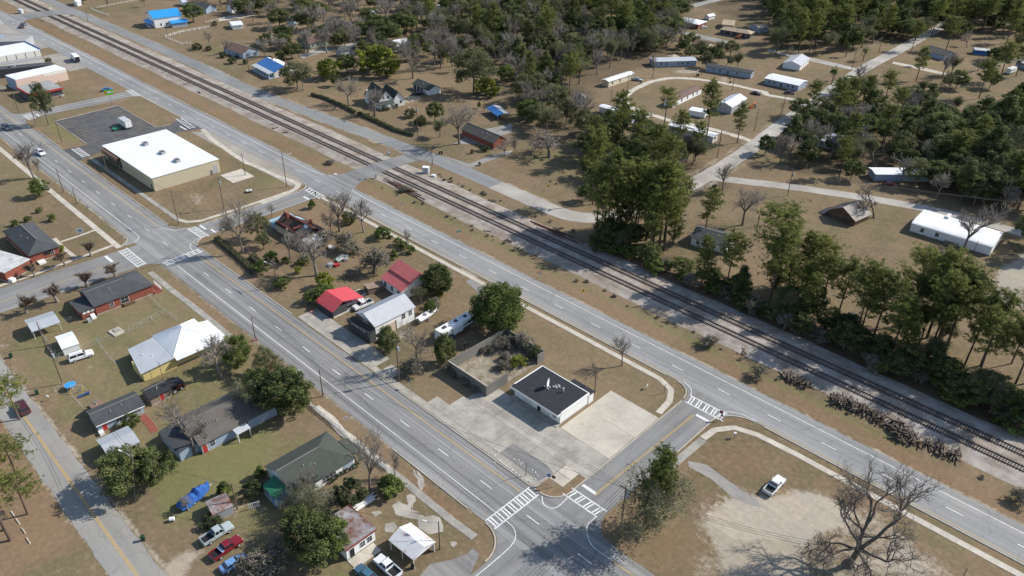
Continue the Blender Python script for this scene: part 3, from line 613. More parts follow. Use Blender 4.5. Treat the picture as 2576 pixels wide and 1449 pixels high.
slabgrid(-98, -68.5, 4, 81.3, 88.2, 1, 'conc_old'); slabgrid(-97, -63.4, 4, 88.2, 95.6, 1, 'conc_old', drop=.0); slabgrid(-76.3, -63.4, 1, 95.6, 112.8, 2, 'conc_pad', .055); slabgrid(-68.4, -65.0, 1, 83.4, 88.2, 2, 'conc_light')
patch('asphalt_patch', 'w:-80,81.5 -69.3,81.5 -68.6,84.8 -71,85.6 -80,85.2', .075, 'asph_x')
slabgrid(-290, -286, 2, 111, 121, 4, 'conc_light') if False else None
mb = MB(); mb.box((-239.5, 113, .02), (9, 8, .07)); struct('concrete_apron', mb, 'conc_light')
# scattered broken pavement in the corner yard
for s in ('13:1510,640 1560,620 1610,650 1600,700 1560,740 1580,800 1500,790 1530,720', '13:1370,740 1440,700 1530,740 1550,800 1660,810 1700,850 1620,880 1500,860 1400,830', '13:1620,860 1780,840 1850,860 1880,940 1890,1000 1740,1030 1640,970', '13:1560,390 1620,380 1680,450 1700,540 1660,590 1620,520 1630,460', '13:1300,930 1390,900 1420,960 1380,1010 1300,1010', '13:1160,810 1230,790 1270,810 1200,850', '13:1960,1110 2010,1100 2025,1130 1990,1160 1955,1145', '13:930,1260 1050,1200 1060,1230 980,1280', '12:1540,1080 1550,1060 1560,1100'):
    p = W(s); cx = sum(q[0] for q in p)/len(p); cy = sum(q[1] for q in p)/len(p); P = []
    for i, q in enumerate(p):
        r_ = p[(i+1) % len(p)]
        for t in (0, .33, .66): P.append((q[0]+(r_[0]-q[0])*t+RNG.uniform(-.12, .12), q[1]+(r_[1]-q[1])*t+RNG.uniform(-.12, .12)))
    P.sort(key=lambda a: math.atan2(a[1]-cy, a[0]-cx)); BPZ = globals().get('BPZ', .02)+.005; tag(obj('broken_pavement', MB().prism(P, 0, BPZ), 'conc_old'), kind='structure')

# ================================================================== RAILWAY
mb = MB(); yy = [145.6, 148.0, 149.3, 153.2, 153.9, 157.9, 159.6, 161.8]; zz = [.01, .12, .34, .34, .30, .34, .20, .012]; X = np.arange(-640, 60, 5.)
for i, x in enumerate(X):
    for k, (y, z) in enumerate(zip(yy, zz)): mb.v.append((x, y+(.5*vnoise(x*.13, k) if k in (0, 7) else .12*vnoise(x*.4, k)), z))
q = len(yy)
for i in range(len(X)-1):
    for k in range(q-1): mb.f.append((i*q+k, (i+1)*q+k, (i+1)*q+k+1, i*q+k+1)); mb.m.append(0)
struct('track_bed', mb, 'gravel')
tie_me = MB().box((0, 0, 0), (.24, 2.6, .18)).mesh('crosstie', 'ties')
def track(yc, label):
    t = thing('railway_track', label, 'railway track', (-60, yc, .30), group='the two parallel railway tracks')
    for s in (-1, 1):
        r = MB(); r.box((-230, s*.755, .10), (680, .14, .02)); r.box((-230, s*.755, .17), (680, .035, .12)); rr_ = obj('rail', r, 'rail', t)
        h = MB(); h.box((-230, s*.755, .245), (680, .075, .04)); obj('rail_head', h, 'rail_top', rr_)
    for i in range(300):
        x = 68-.54*i
        obj('crosstie', None, None, t, (x+RNG.uniform(-.04, .04), RNG.uniform(-.06, .06), .0), RNG.uniform(-.02, .02), data=tie_me)
    far = MB()
    for i in range(300, 1180):
        x = 68-.54*i
        if -155.5 < x+0 < -146.4: continue
        far.box((x, RNG.uniform(-.05, .05), 0), (.24, 2.6, .18))
    tag(obj('crosstie_run', far, 'ties', t), kind='stuff')
track(151.2, 'nearer railway track of rusty rails on dark ties beside the highway'); track(156.0, 'farther railway track of rusty rails on dark ties beside the tree line')
# ================================================================== BUILDINGS
class Frame:
    """footprint frame: u runs B->A, v runs B->C"""
    def __init__(s, spec, z=0., inset=0.):
        A_, B_, C_ = (np.array(p) for p in W(spec, z)); e = A_-B_; L = np.linalg.norm(e); s.ex = e/L
        s.ey = np.array((-s.ex[1], s.ex[0])); D = (C_-B_)@s.ey
        if D < 0: s.ey = -s.ey; D = -D
        s.o = B_+(s.ex+s.ey)*inset; s.L = L-2*inset; s.D = D-2*inset
        s.c = s.o+s.ex*s.L/2+s.ey*s.D/2
    def p(s, u, v, z): q = s.o+s.ex*u+s.ey*v-s.c; return (q[0], q[1], z)
    def quad(s, mb, u0, u1, v0, v1, z0, z1, mi=0):
        mb.hexa([s.p(u0, v0, z0), s.p(u1, v0, z0), s.p(u1, v1, z0), s.p(u0, v1, z0), s.p(u0, v0, z1), s.p(u1, v0, z1), s.p(u1, v1, z1), s.p(u0, v1, z1)], mi)
def ribs(mb, q, sp=.6, hgt=.05, wd=.06, mi=0):
    """raised seams on quad q (eave a,b then ridge c,d) running from eave to ridge"""
    a, b, c, d = (np.array(p, float) for p in q); n = max(2, int(np.linalg.norm(b-a)/sp)); e = (b-a)/max(np.linalg.norm(b-a), 1e-6)*wd/2
    for i in range(n+1):
        t = i/n; p0 = a+(b-a)*t; p1 = d+(c-d)*t
        if np.linalg.norm(p1-p0) < .3: continue
        P = [p0-e, p0+e, p1+e, p1-e]; mb.hexa([tuple(x) for x in P]+[(x[0], x[1], x[2]+hgt) for x in P], mi)
def gable(mb, F, h, rh, ov, ridge='u', rp=.5, th=.14, rib=0., mi=0, ovg=None, mb2=None):
    ovg = ov if ovg is None else ovg
    L, D = F.L, F.D
    P = F.p if ridge == 'u' else (lambda u, v, z: F.p(v, u, z))
    if ridge == 'v': L, D = D, L
    s1_, s2_ = rh/(D*rp), rh/(D*(1-rp))
    q1 = [P(-ovg, -ov, h-ov*s1_+th), P(L+ovg, -ov, h-ov*s1_+th), P(L+ovg, D*rp, h+rh+th), P(-ovg, D*rp, h+rh+th)]
    q2 = [P(-ovg, D+ov, h-ov*s2_+th), P(L+ovg, D+ov, h-ov*s2_+th), P(L+ovg, D*rp, h+rh+th), P(-ovg, D*rp, h+rh+th)]
    mb.slab(q1, th, mi); mb.slab(q2, th, mi if mb2 is None else mb2)
    if rib: ribs(mb, q1, rib, mi=mi); ribs(mb, q2, rib, mi=mi if mb2 is None else mb2)
def hip(mb, F, h, rh, ov, ridge='u', th=.14, rib=0., mi=0, ends=(1, 1)):
    L, D = F.L, F.D; P = F.p
    if ridge == 'v': P = lambda u, v, z: F.p(v, u, z); L, D = D, L
    sl = rh/(D/2+ov); ins = D/2; z0 = h+th; z1 = h+rh+th
    r0, r1_ = (min(ins, L/2) if ends[0] else -ov), (max(L-ins, L/2) if ends[1] else L+ov)
    a, b_, c_, d = P(-ov, -ov, z0), P(L+ov, -ov, z0), P(L+ov, D+ov, z0), P(-ov, D+ov, z0); e, f = P(r0, D/2, z1), P(r1_, D/2, z1)
    for q in ((a, b_, f, e), (c_, d, e, f)):
        mb.slab(q, th, mi)
        if rib: ribs(mb, (q[0], q[1], q[2], q[3]), rib, mi=mi)
    for k, q in enumerate(((d, a, e), (b_, c_, f))):
        if ends[k]:
            mb.slab(q, th, mi)
            if rib: ribs(mb, (q[0], q[1], q[2], q[2]), rib, mi=mi)
def window(F, par, side, t, wd=1.0, z=1.5, hh=1.2, kind='window', mats=('white', 'glass')):
    """side: ab (v=0), bc (u=0), cd (v=D), da (u=L); t = 0..1 along it"""
    def bx(mb, w_, z0, z1, d0, d1):
        if side in ('ab', 'cd'):
            u = F.L*t; v0, v1 = (-d1, -d0) if side == 'ab' else (F.D+d0, F.D+d1); F.quad(mb, u-w_/2, u+w_/2, v0, v1, z0, z1)
        else:
            v = F.D*t; u0, u1 = (-d1, -d0) if side == 'bc' else (F.L+d0, F.L+d1); F.quad(mb, u0, u1, v-w_/2, v+w_/2, z0, z1)
    f = MB(); bx(f, wd+.14, z-hh/2-.07, z+hh/2+.07, 0.002, .05); fo = obj(kind, f, mats[0], par)
    g = MB(); bx(g, wd, z-hh/2, z+hh/2, .03, .06); 
    obj('pane' if kind == 'window' else 'door_leaf', g, mats[1], fo)
    if kind == 'window' and wd > .8:
        s = MB(); bx(s, wd, z-.02, z+.02, .06, .07); bx(s, .03, z-hh/2, z+hh/2, .06, .07); obj('glazing_bar', s, mats[0], fo)
def house(label, spec, z=0., inset=0., h=2.7, roof='gable', rh=1.6, ridge='u', ov=.35, wall='white', rm='sh_dark', rib=0., wins=None, doors=None, chim=(), rp=.5, name='house', cat='house', group=None, ends=(1, 1), gmat=None, open_=(), winmat=('white', 'glass'), wz=None, plinth=True, ph=.0, wd=1.0, rm2=None):
    F = Frame(spec, z, inset); t = thing(name, label, cat, (F.c[0], F.c[1], 0), group=group); L, D = F.L, F.D
    wm = MB()
    if not open_:
        F.quad(wm, 0, L, 0, D, 0, h)
        if roof == 'gable':
            if ridge == 'u':
                for u in (0, L): wm.add([F.p(u, 0, h), F.p(u, D, h), F.p(u, D*rp, h+rh)], [(0, 1, 2)])
            else:
                for v in (0, D): wm.add([F.p(0, v, h), F.p(L, v, h), F.p(L*rp, v, h+rh)], [(0, 1, 2)])
        obj('wall', wm, wall, t)
    else:
        k = max(2, int(round(L/3.2))+1)
        for v in (0.1, D-.1):
            for i in range(k):
                mbp = MB(); F.quad(mbp, .1+(L-.2)*i/(k-1)-.06, .1+(L-.2)*i/(k-1)+.06, v-.06, v+.06, 0, h+.05); obj('post', mbp, wall, t)
        if 'back' in open_: b2 = MB(); F.quad(b2, 0, L, D-.06, D, .4, h); obj('wall', b2, gmat or wall, t)
        if roof == 'gable' and 'gables' in open_:
            b2 = MB()
            if ridge == 'u':
                for u in (0, L): b2.add([F.p(u, 0, h-.2), F.p(u, D, h-.2), F.p(u, D, h), F.p(u, D*rp, h+rh), F.p(u, 0, h)], [(0, 1, 2, 3, 4)])
            else:
                for v in (0, D): b2.add([F.p(0, v, h-.2), F.p(L, v, h-.2), F.p(L, v, h), F.p(L*rp, v, h+rh), F.p(0, v, h)], [(0, 1, 2, 3, 4)])
            obj('gable_panel', b2, gmat or rm, t)
    if plinth and not open_:
        b2 = MB(); F.quad(b2, -.05, L+.05, -.05, D+.05, 0, .28); obj('plinth', b2, 'conc', t)
    rmb = MB()
    if roof == 'gable': gable(rmb, F, h, rh, ov, ridge, rp, rib=rib, mb2=1 if rm2 else None)
    elif roof == 'hip': hip(rmb, F, h, rh, ov, ridge, rib=rib, ends=ends)
    elif roof == 'flat': F.quad(rmb, -ov, L+ov, -ov, D+ov, h+.002, h+.22)
    elif roof == 'shed':   # high along AB side (v=0) if rh>0 else along CD
        za, zb = (h+max(rh, 0)), (h+max(-rh, 0)); q = [F.p(-ov, -ov, za+.12), F.p(L+ov, -ov, za+.12), F.p(L+ov, D+ov, zb+.12), F.p(-ov, D+ov, zb+.12)]
        rmb.slab(q, .1); (ribs(rmb, q, rib) if rib else None)
    elif roof == 'shedu':
        za, zb = (h+max(rh, 0)), (h+max(-rh, 0)); q = [F.p(-ov, -ov, za+.12), F.p(-ov, D+ov, za+.12), F.p(L+ov, D+ov, zb+.12), F.p(L+ov, -ov, zb+.12)]
        rmb.slab(q, .1); (ribs(rmb, q, rib) if rib else None)
    elif roof == 'arch':
        n_ = 8; pr = None
        for i in range(n_+1):
            a_ = math.pi*i/n_; v = D/2-(D/2+ov)*math.cos(a_); zz_ = h+rh*math.sin(a_)+.1
            cur = (v, zz_)
            if pr: rmb.slab([F.p(-ov, pr[0], pr[1]), F.p(L+ov, pr[0], pr[1]), F.p(L+ov, cur[0], cur[1]), F.p(-ov, cur[0], cur[1])], .06)
            pr = cur
        if rib:
            k = int(L/rib)
            for j in range(k+1):
                pr = None
                for i in range(n_+1):
                    a_ = math.pi*i/n_; cur = (D/2-(D/2+ov)*math.cos(a_), h+rh*math.sin(a_)+.1)
                    if pr: rmb.slab([F.p(L*j/k-.04, pr[0], pr[1]+.05), F.p(L*j/k+.04, pr[0], pr[1]+.05), F.p(L*j/k+.04, cur[0], cur[1]+.05), F.p(L*j/k-.04, cur[0], cur[1]+.05)], .05)
                    pr = cur
    ro = obj('roof', rmb, [rm, rm2] if rm2 else rm, t)
    if roof in ('gable', 'hip') and rp == .5 and rm.startswith('sh_') and not rm2:
        mat('sh_ridge', (.17, .165, .15), rough=.9, var=.2); rc = MB(); LL, DD = (L, D) if ridge == 'u' else (D, L); i0, i1 = (-ov, LL+ov) if roof == 'gable' else ((min(DD/2, LL/2) if ends[0] else -ov), (max(LL-DD/2, LL/2+.01) if ends[1] else LL+ov))
        (F.quad(rc, i0, i1, D/2-.13, D/2+.13, h+rh+.06, h+rh+.17) if ridge == 'u' else F.quad(rc, L/2-.13, L/2+.13, i0, i1, h+rh+.06, h+rh+.17)); obj('ridge_cap', rc, 'sh_ridge', ro)
        for k_ in range(2):
            f1 = RNG.uniform(.3, .7); f2 = .25 if k_ else .33; uu, vv = (L*f1, D*f2) if ridge == 'u' else (L*f2, D*f1); vp = MB(); zz_ = h+rh*2*f2; F.quad(vp, uu-.08, uu+.08, vv-.08, vv+.08, zz_-.1, zz_+.5); obj('vent_pipe', vp, 'grey', ro)
    for (cu, cv, ch, cm) in chim:
        c_ = MB(); zc = h+rh*.3; F.quad(c_, L*cu-.3, L*cu+.3, D*cv-.3, D*cv+.3, h*.8, h+rh+ch); F.quad(c_, L*cu-.38, L*cu+.38, D*cv-.38, D*cv+.38, h+rh+ch, h+rh+ch+.12); obj('chimney', c_, cm, ro)
    for side, lst in (wins or {}).items():
        if isinstance(lst, int): lst = [(i+.5)/lst for i in range(lst)]
        for x in lst: window(F, t, side, x, wd, wz or h*.58, min(1.3, h*.45), mats=winmat)
    for side, lst in (doors or {}).items():
        for x in lst:
            x, cm = x if isinstance(x, tuple) else (x, 'brown'); window(F, t, side, x, .95, 1.15, 2.0, 'door', (winmat[0], cm))
    t['_'] = 1; del t['_']; HOUSES[label] = (t, F)
    return t, F
HOUSES = {}
def part(F, t, name, m, u0, u1, v0, v1, z0, z1):
    b_ = MB(); F.quad(b_, u0, u1, v0, v1, z0, z1); return obj(name, b_, m, t)
def roofslab(F, t, pts, m, name='porch_roof', th=.1, rib=0):
    b_ = MB(); q = [F.p(*p) for p in pts]; b_.slab(q, th); (ribs(b_, q, rib) if rib else None); return obj(name, b_, m, t)
def posts(F, t, lst, z1, m='white', r=.07, z0=0.):
    for u, v in lst: part(F, t, 'post', m, u-r, u+r, v-r, v+r, z0, z1)

mat('mt_oldtin', (.34, .31, .28), rough=.6, var=.2, scale=.8, col2=(.17, .12, .09), sc2=.5, mix=.52)
# --- big white-roofed metal building
t, F = house('long beige metal building with a bright white roof beside the dark parking lot', 'w:-286,87.3 -246.6,87.3 -246.6,110.5', h=4.7, roof='flat', ov=.25, wall='cream', rm='mt_white', name='metal_building', cat='building', plinth=False)
mb = MB()
for i in range(78): F.quad(mb, -.05, 0, .1+i*.3, .22+i*.3, 0, 4.65)
obj('siding_ribs', mb, 'cream', t); mb = MB()
for i in range(130): F.quad(mb, .2+i*.3, .32+i*.3, -.05, 0, 0, 4.65)
obj('siding_ribs', mb, 'cream', t)
for u, v in ((29.5, 11.2), (17.5, 11.8), (7.2, 12.2)):
    a = part(F, t, 'roof_unit', 'grey', u-1.2, u+1.2, v-.7, v+.7, 4.92, 5.9); b_ = MB(); F.quad(b_, u-1.1, u+.2, v-.6, v+.6, 5.9, 5.95); obj('fan_grille', b_, 'darkgrey', a)
    b_ = MB(); F.quad(b_, u+1.2, u+1.9, v-.3, v+.3, 4.92, 5.5); obj('duct', b_, 'mt_grey', a)
part(F, t, 'entrance_canopy', 'brown', 25, 37.5, -1.6, -.06, 3.2, 4.6)
for i in range(5): window(F, t, 'ab', .66+.066*i, 2.1, 1.5, 2.4, mats=('brown', 'glass'))
window(F, t, 'ab', .045, 1, 1.1, 2.1, 'door', ('cream', 'darkgrey')); window(F, t, 'bc', .94, 1.4, 1.6, 2.8, 'door', ('cream', 'grey'))
part(F, t, 'meter_box', 'grey', -.45, -.06, 20.2, 20.9, .4, 1.8)
solo('picket_screen', MB().box((0, 0, .9), (3.2, .1, 1.8)).box((1.6, -1.2, .9), (.1, 2.4, 1.8)), 'brown', 'short brown screen fence at the back corner of the beige metal building', 'fence', (-254, 112.2, 0))
# --- low white shop with black roof
t, F = house('low white shop with a flat black roof and a satellite dish on top', 'w:-90.2,96.3 -77.0,96.3 -77.0,105.3', h=3.0, roof='flat', ov=.0, wall='white', rm='sh_black', name='shop', cat='shop', wins=dict(ab=[.12]), doors=dict(ab=[(.45, 'black')]))
part(F, t, 'fascia', 'white', -.25, F.L+.25, -1.2, -.003, 2.75, 3.3); part(F, t, 'fascia', 'white', -.3, -.003, 0.0, F.D+.2, 2.75, 3.3); part(F, t, 'fascia', 'white', F.L+.003, F.L+.25, 0, F.D+.2, 2.75, 3.3); part(F, t, 'fascia', 'white', 0, F.L, F.D+.003, F.D+.2, 2.75, 3.3)
roofslab(F, t, [(-.2, -1.15, 3.31), (F.L+.2, -1.15, 3.31), (F.L+.2, .05, 3.31), (-.2, .05, 3.31)], 'sh_black', 'canopy_roof', .01)
for i in range(5): part(F, t, 'wall_panel', 'offwhite' if i % 2 else 'white', .3+2.55*i, 2.75+2.55*i, -.04, -.003, .35, 2.6) if i != 2 else None
part(F, t, 'threshold', 'conc', -.2, F.L+.2, -1.3, -.05, 0, .16); part(F, t, 'annex', 'white', -.1, 5.5, F.D+.25, F.D+1.9, 0, 2.6); part(F, t, 'annex_roof', 'sh_black', -.3, 5.7, F.D+.21, F.D+2.1, 2.602, 2.75)
d = MB(); d.tube([F.p(7.6, 4.3, 3.2), F.p(7.6, 4.3, 4.3)], .06); dr = obj('dish_mast', d, 'grey', t); d = MB(); c_ = np.array(F.p(7.6, 4.3, 4.7)); R_ = []
for k in range(4):
    r_ = .08+.34*k; R_.append([tuple(c_+np.array((-.25*0+.9*r_*math.cos(a)*.35+.5*(r_/1.1)**2*.55, -.95*r_*math.cos(a)*.0+r_*math.cos(a)*-.75, r_*math.sin(a)))) for a in np.linspace(0, 2*math.pi, 14, endpoint=False)])
d.loft(R_, cap=False); obj('dish', d, 'white', dr)
for u, v in ((8.0, 4.0), (7.2, 4.6), (7.9, 4.9), (7.1, 3.9), (6.4, 5.9), (6.0, 5.5), (6.6, 5.3), (5.7, 6.1), (6.1, 6.5)): part(F, t, 'ballast_block', 'grey', u-.28, u+.28, v-.14, v+.14, 3.23, 3.42)
part(F, t, 'vent_pipe', 'grey', 3.9, 4.1, 5.4, 5.6, 3.2, 4.2); part(F, t, 'vent_cap', 'grey', 3.8, 4.2, 5.3, 5.7, 4.2, 4.35)
# --- white barn shop
t, F = house('white barn shop with a grey metal gable roof and a dark front porch', 'w:-135.9,87.6 -128.2,87.6 -128.2,99.6', h=4.1, rh=1.9, ridge='v', ov=.3, wall='white', rm='mt_grey', rib=.5, name='barn', cat='barn', wins=dict(bc=[.72, .9]), wz=2.9)
part(F, t, 'front_cladding', 'sh_brown', .02, F.L-.02, -.06, -.003, 2.9, 4.3); part(F, t, 'porch', 'darkgrey', -.2, F.L+.6, -1.9, -.07, 0, 2.9); roofslab(F, t, [(-.3, -2.1, 3.05), (F.L+.7, -2.1, 3.05), (F.L+.7, -.065, 3.2), (-.3, -.065, 3.2)], 'sh_black')
part(F, t, 'parapet', 'darkgrey', -.35, F.L+.75, -2.25, -2.11, 2.2, 3.55)
for i, wd_ in enumerate((.7, .35, .6, .3, .75, .35, .5, .3)): part(F, t, 'lettering', 'offwhite', 1.1+i*.72, 1.1+i*.72+wd_*.55, -2.27, -2.251, 2.75, 3.2)
part(F, t, 'garage_door', 'tanwall', -.08, -.003, 3.2, 6.0, 0, 2.8); part(F, t, 'garage_jamb', 'brown', -.12, -.003, 6.02, 6.3, 0, 2.9); window(F, t, 'bc', -.075, .9, 1.15, 2.0, 'door', ('white', 'black'))
b_ = MB(); F.quad(b_, 3.0, 3.15, -.12, -.062, 3.0, 4.7); F.quad(b_, 4.5, 4.65, -.12, -.062, 3.0, 4.7); F.quad(b_, 3.0, 4.65, -.12, -.062, 4.6, 4.75); F.quad(b_, 3.0, 4.65, -.12, -.062, 3.0, 3.15)
b_.add([F.p(3.1, -.11, 3.1), F.p(3.3, -.11, 3.1), F.p(4.6, -.11, 4.6), F.p(4.4, -.11, 4.6)], [(0, 1, 2, 3)]); b_.add([F.p(4.6, -.115, 3.1), F.p(4.4, -.115, 3.1), F.p(3.1, -.115, 4.6), F.p(3.3, -.115, 4.6)], [(0, 1, 2, 3)]); obj('loft_door', b_, 'offwhite', t)
# --- red roofed shed with open carport
t, F = house('bright red metal roofed shed with an open boat bay behind', 'w:-149.6,85.8 -143.2,85.8 -143.2,94.6', h=2.3, roof='gable', rh=1.5, ridge='u', ov=.45, rp=.33, wall='pole', rm='mt_red', rib=.45, open_=('x',), name='boat_shed', cat='shed')
part(F, t, 'wall', 'darkgrey', 0.02, F.L-.02, .05, 4.2, 0, 2.5); part(F, t, 'low_wall', 'offwhite', -.1, .05, -.05, F.D, 0, .35); part(F, t, 'floor_slab', 'conc', .06, F.L, 4.3, F.D, .01, .12)
roofslab(F, t, [(F.L+.3, -.46, 1.9), (F.L-.9, -.46, 1.9), (F.L-.4, -.42, 3.2)], 'mt_red', 'awning_flap', .05)
# --- red two-tier house
t, F = house('pink-red metal roofed two storey house beside the dark evergreen', '11:1250,1345 12:1465,40 11:1660,1296', 3.0, .3, h=3.0, roof='gable', rh=2.6, ridge='u', ov=.3, rp=.68, wall='white', rm='mt_pink', rib=.5, wins=dict(ab=3, bc=[.35, .7]), name='house')
b_ = MB(); q = [F.p(-.35, F.D*.30, 4.62), F.p(F.L+.35, F.D*.30, 4.62), F.p(F.L+.35, F.D*.68, 6.15), F.p(-.35, F.D*.68, 6.15)]; b_.slab(q, .35); ribs(b_, q, .5); obj('upper_roof', b_, 'mt_pink', t)
# --- roofless block ruin
F = Frame('w:-120.9,88.4 -95.2,88.4 -95.2,102.5'); F = Frame('12:1930,735 2318,990 22:352,640', 2.9)
t = thing('roofless_ruin', 'roofless grey concrete block ruin with a cracked slab floor', 'ruin', (F.c[0], F.c[1], 0)); L, D = F.L, F.D
for nm, u0, u1, v0, v1, h_ in (('wall', 0, L, 0, .22, 2.9), ('wall', L-.22, L, .225, D-.22, 3.0), ('wall', 0, .22, .225, 6.6, 2.9), ('wall', 0, .22, D-2.4, D-.225, 2.7), ('wall', 0, L, D-.22, D, 2.8)): part(F, t, nm, 'block', u0, u1, v0, v1, 0, h_)
for u in (3.5, 9.5): part(F, t, 'buttress', 'block', u-.2, u+.2, D-.6, D-.225, 0, 2.4)
part(F, t, 'coping', 'kerb', -.03, L+.03, -.03, .25, 2.903, 2.98); mat('ruin_floor', (.33, .29, .225), rough=1, var=.3, scale=.8, fine=.2, col2=(.17, .135, .09), sc2=.35, mix=.5); part(F, t, 'floor_slab', 'ruin_floor', .23, L-.23, .23, D-.23, .01, .14); RUIN = F
# --- brick house with hip roof
t, F = house('red brick house with a dark hip roof beside the side street', 'w:-195.5,44.6 -185.7,44.6 -185.7,59.0', h=2.7, roof='hip', rh=1.9, ridge='v', ov=.4, wall='brick', rm='sh_dark', ends=(0, 1), wins=dict(bc=[.27], cd=2), name='house')
wm = MB(); wm.add([F.p(0, 0, 2.7), F.p(F.L, 0, 2.7), F.p(F.L/2, 0, 4.5)], [(0, 1, 2)]); obj('gable_wall', wm, 'dkblue', t)
window(F, t, 'bc', .50, 1.9, 1.5, 1.7); part(F, t, 'annex', 'brick', .3, 6.5, -3.3, -.01, 0, 2.35); roofslab(F, t, [(-.1, -3.7, 2.42), (6.9, -3.7, 2.42), (6.9, -.05, 2.75), (-.1, -.05, 2.75)], 'sh_dark', 'annex_roof', .14)
for i in range(4): part(F, t, 'step', 'white', -.35-.28*i, -.1-.28*i, -1.6, -.6, 0, 1.1-.25*i)
for i in range(3): part(F, t, 'annex_window', 'white', .21, .29, -3.0+i*1.0, -2.2+i*1.0, 1.5, 2.1)
part(F, t, 'deck', 'brown', -1.1, -.06, 6.4, 9.2, 0, .55); part(F, t, 'porch_floor', 'brick', -.4, 4, F.D+.06, F.D+2.2, 0, .5)
posts(F, t, [(-.2+.5*i, F.D+2.1) for i in range(9)], 1.35, 'white', .06, .5); part(F, t, 'porch_rail', 'white', -.3, 4, F.D+2.05, F.D+2.17, 1.35, 1.45); part(F, t, 'condenser', 'grey', -1.9, -1.0, -2.9, -2.1, 0, .9)
# --- grey hip roofed brick office and its flat annex
t, F = house('brick office with a grey hip roof on the street corner', '01:20,875 283,1130 605,1027', 2.8, .45, h=2.7, roof='hip', rh=2.1, ridge='u', ov=.45, wall='brick', rm='sh_dark', wins=dict(bc=[.75]), name='office', cat='office')
part(F, t, 'entrance_step', 'white', -2.2, -.1, 1.2, 3.0, 0, .5); part(F, t, 'window_band', 'glass', -.06, -.003, 3.4, 6.0, 1.3, 2.3)
t, F = house('flat stained white roofed brick wing at the left picture edge', '01:-330,1190 40,1300 386,1184', 3.0, .25, h=2.95, roof='flat', ov=.25, wall='brick', rm='roof_stain', name='brick_annex', cat='building')
part(F, t, 'entrance_block', 'white', -1.6, -.06, .2, 1.4, 0, 1.0)
# --- carports and sheds in the left yards
house('pale blue-grey metal carport on thin posts', '02:245,325 322,442 596,330', 2.5, .1, h=2.4, roof='gable', rh=.55, ridge='v', ov=.1, wall='offwhite', rm='mt_grey', rib=.3, open_=('x',), name='carport', cat='carport')
house('small white garden shed behind the white SUV', '02:585,560 652,682 803,612', 0, 0, h=1.9, roof='gable', rh=.7, ridge='v', ov=.15, wall='white', rm='mt_white', name='garden_shed', cat='shed', plinth=False, doors=dict(ab=[(.5, 'offwhite')]))
# --- yellow house
t, F = house('pale yellow house with a big pyramid shaped white and blue metal roof', '02:1528,478 1742,688 2232,556', 3.1, .3, h=2.9, roof='hip', rh=3.2, ridge='u', ov=.35, wall='yellowwall', rm='mt_white', rib=.55, wins=dict(bc=3), name='house')
YH = F
roofslab(F, t, [(-.9, -8.0, 2.55), (-.9, -.3, 3.0), (F.L*.96, -.3, 3.0), (F.L*.96, -6.3, 2.55)], 'mt_grey', 'rear_roof', .12, .5); part(F, t, 'rear_wing', 'yellowwall', -.5, F.L*.9, -5.9, -.06, 0, 2.5)
part(F, t, 'rear_wing', 'yellowwall', -.45, F.L*.5, -7.6, -5.92, 0, 2.4)
roofslab(F, t, [(-1.9, -.2, 2.75), (-1.9, F.D+1.8, 2.75), (-.36, F.D+1.8, 3.05), (-.36, -.2, 3.05)], 'mt_white', 'side_roof', .1, .5)
roofslab(F, t, [(-.34, F.D+2.6, 2.7), (F.L*.8, F.D+2.6, 2.7), (F.L*.8, F.D+.36, 3.05), (-.34, F.D+.36, 3.05)], 'mt_white', 'porch_roof', .1, .5)
posts(F, t, [(-1.5, F.D+1.6), (0, F.D+2.4), (3, F.D+2.4), (6, F.D+2.4)], 2.6); part(F, t, 'porch_floor', 'conc', -1.6, F.L*.8, F.D+.06, F.D+2.5, 0, .4)
part(F, t, 'vent_pipe', 'white', 3.4, 3.6, -3.6, -3.4, 2.6, 3.2); part(F, t, 'vent_pipe', 'white', 5.4, 5.6, -4.9, -4.7, 2.6, 3.1)
# --- long grey shed with red doors, small black roofed outbuilding, blue house
t, F = house('long dark roofed grey outbuilding with red doors', '02:860,1237 962,1388 1442,1162', 2.3, .3, h=2.2, roof='gable', rh=1.0, ridge='v', ov=.35, wall='bluegrey', rm='sh_dark', name='outbuilding', cat='shed', doors=dict(bc=[(.14, 'redpaint'), (.9, 'grey')]), wins=dict(bc=[.45, .7]))
part(F, t, 'gutter', 'white', -.5, -.36, -.3, F.D+.3, 2.0, 2.14); part(F, t, 'step', 'white', -1.2, -.1, -.2, .7, 0, .7)
house('small brown gabled lean-to behind the long dark roofed outbuilding', '02:862,1195 945,1225 1030,1150', 2.0, .1, h=1.8, roof='gable', rh=.7, ridge='v', ov=.15, wall='wood', rm='sh_brown', name='garden_shed', cat='shed', plinth=False)
t, F = house('weathered black roofed shed with a red door below the yellow house', '02:1405,1027 1500,1117 1735,1010', 2.3, .3, h=2.2, roof='gable', rh=1.0, ridge='v', ov=.35, wall='wood', rm='sh_black', name='outbuilding', cat='shed', doors=dict(bc=[(.55, 'redpaint')]))
roofslab(F, t, [(-.2, F.D+.35, 2.35), (-.2, F.D+3.2, 2.15), (F.L*.75, F.D+3.2, 2.15), (F.L*.75, F.D+.35, 2.75)], 'sh_black', 'lean_to_roof', .1); posts(F, t, [(0, F.D+3), (F.L*.7, F.D+3)], 2.2, 'pole')
t, F = house('pale blue house with a large weathered grey roof among bare trees', 'w:-131.5,39.6 -121.3,39.6 -121.3,56.3', h=2.7, roof='gable', rh=2.3, ridge='v', ov=.4, wall='bluegrey', rm='sh_grey', name='house', wins=dict(bc=[.14, .5, .58]), doors=dict(bc=[(.04, 'redpaint')]), chim=((.5, .9, .5, 'brick'),))
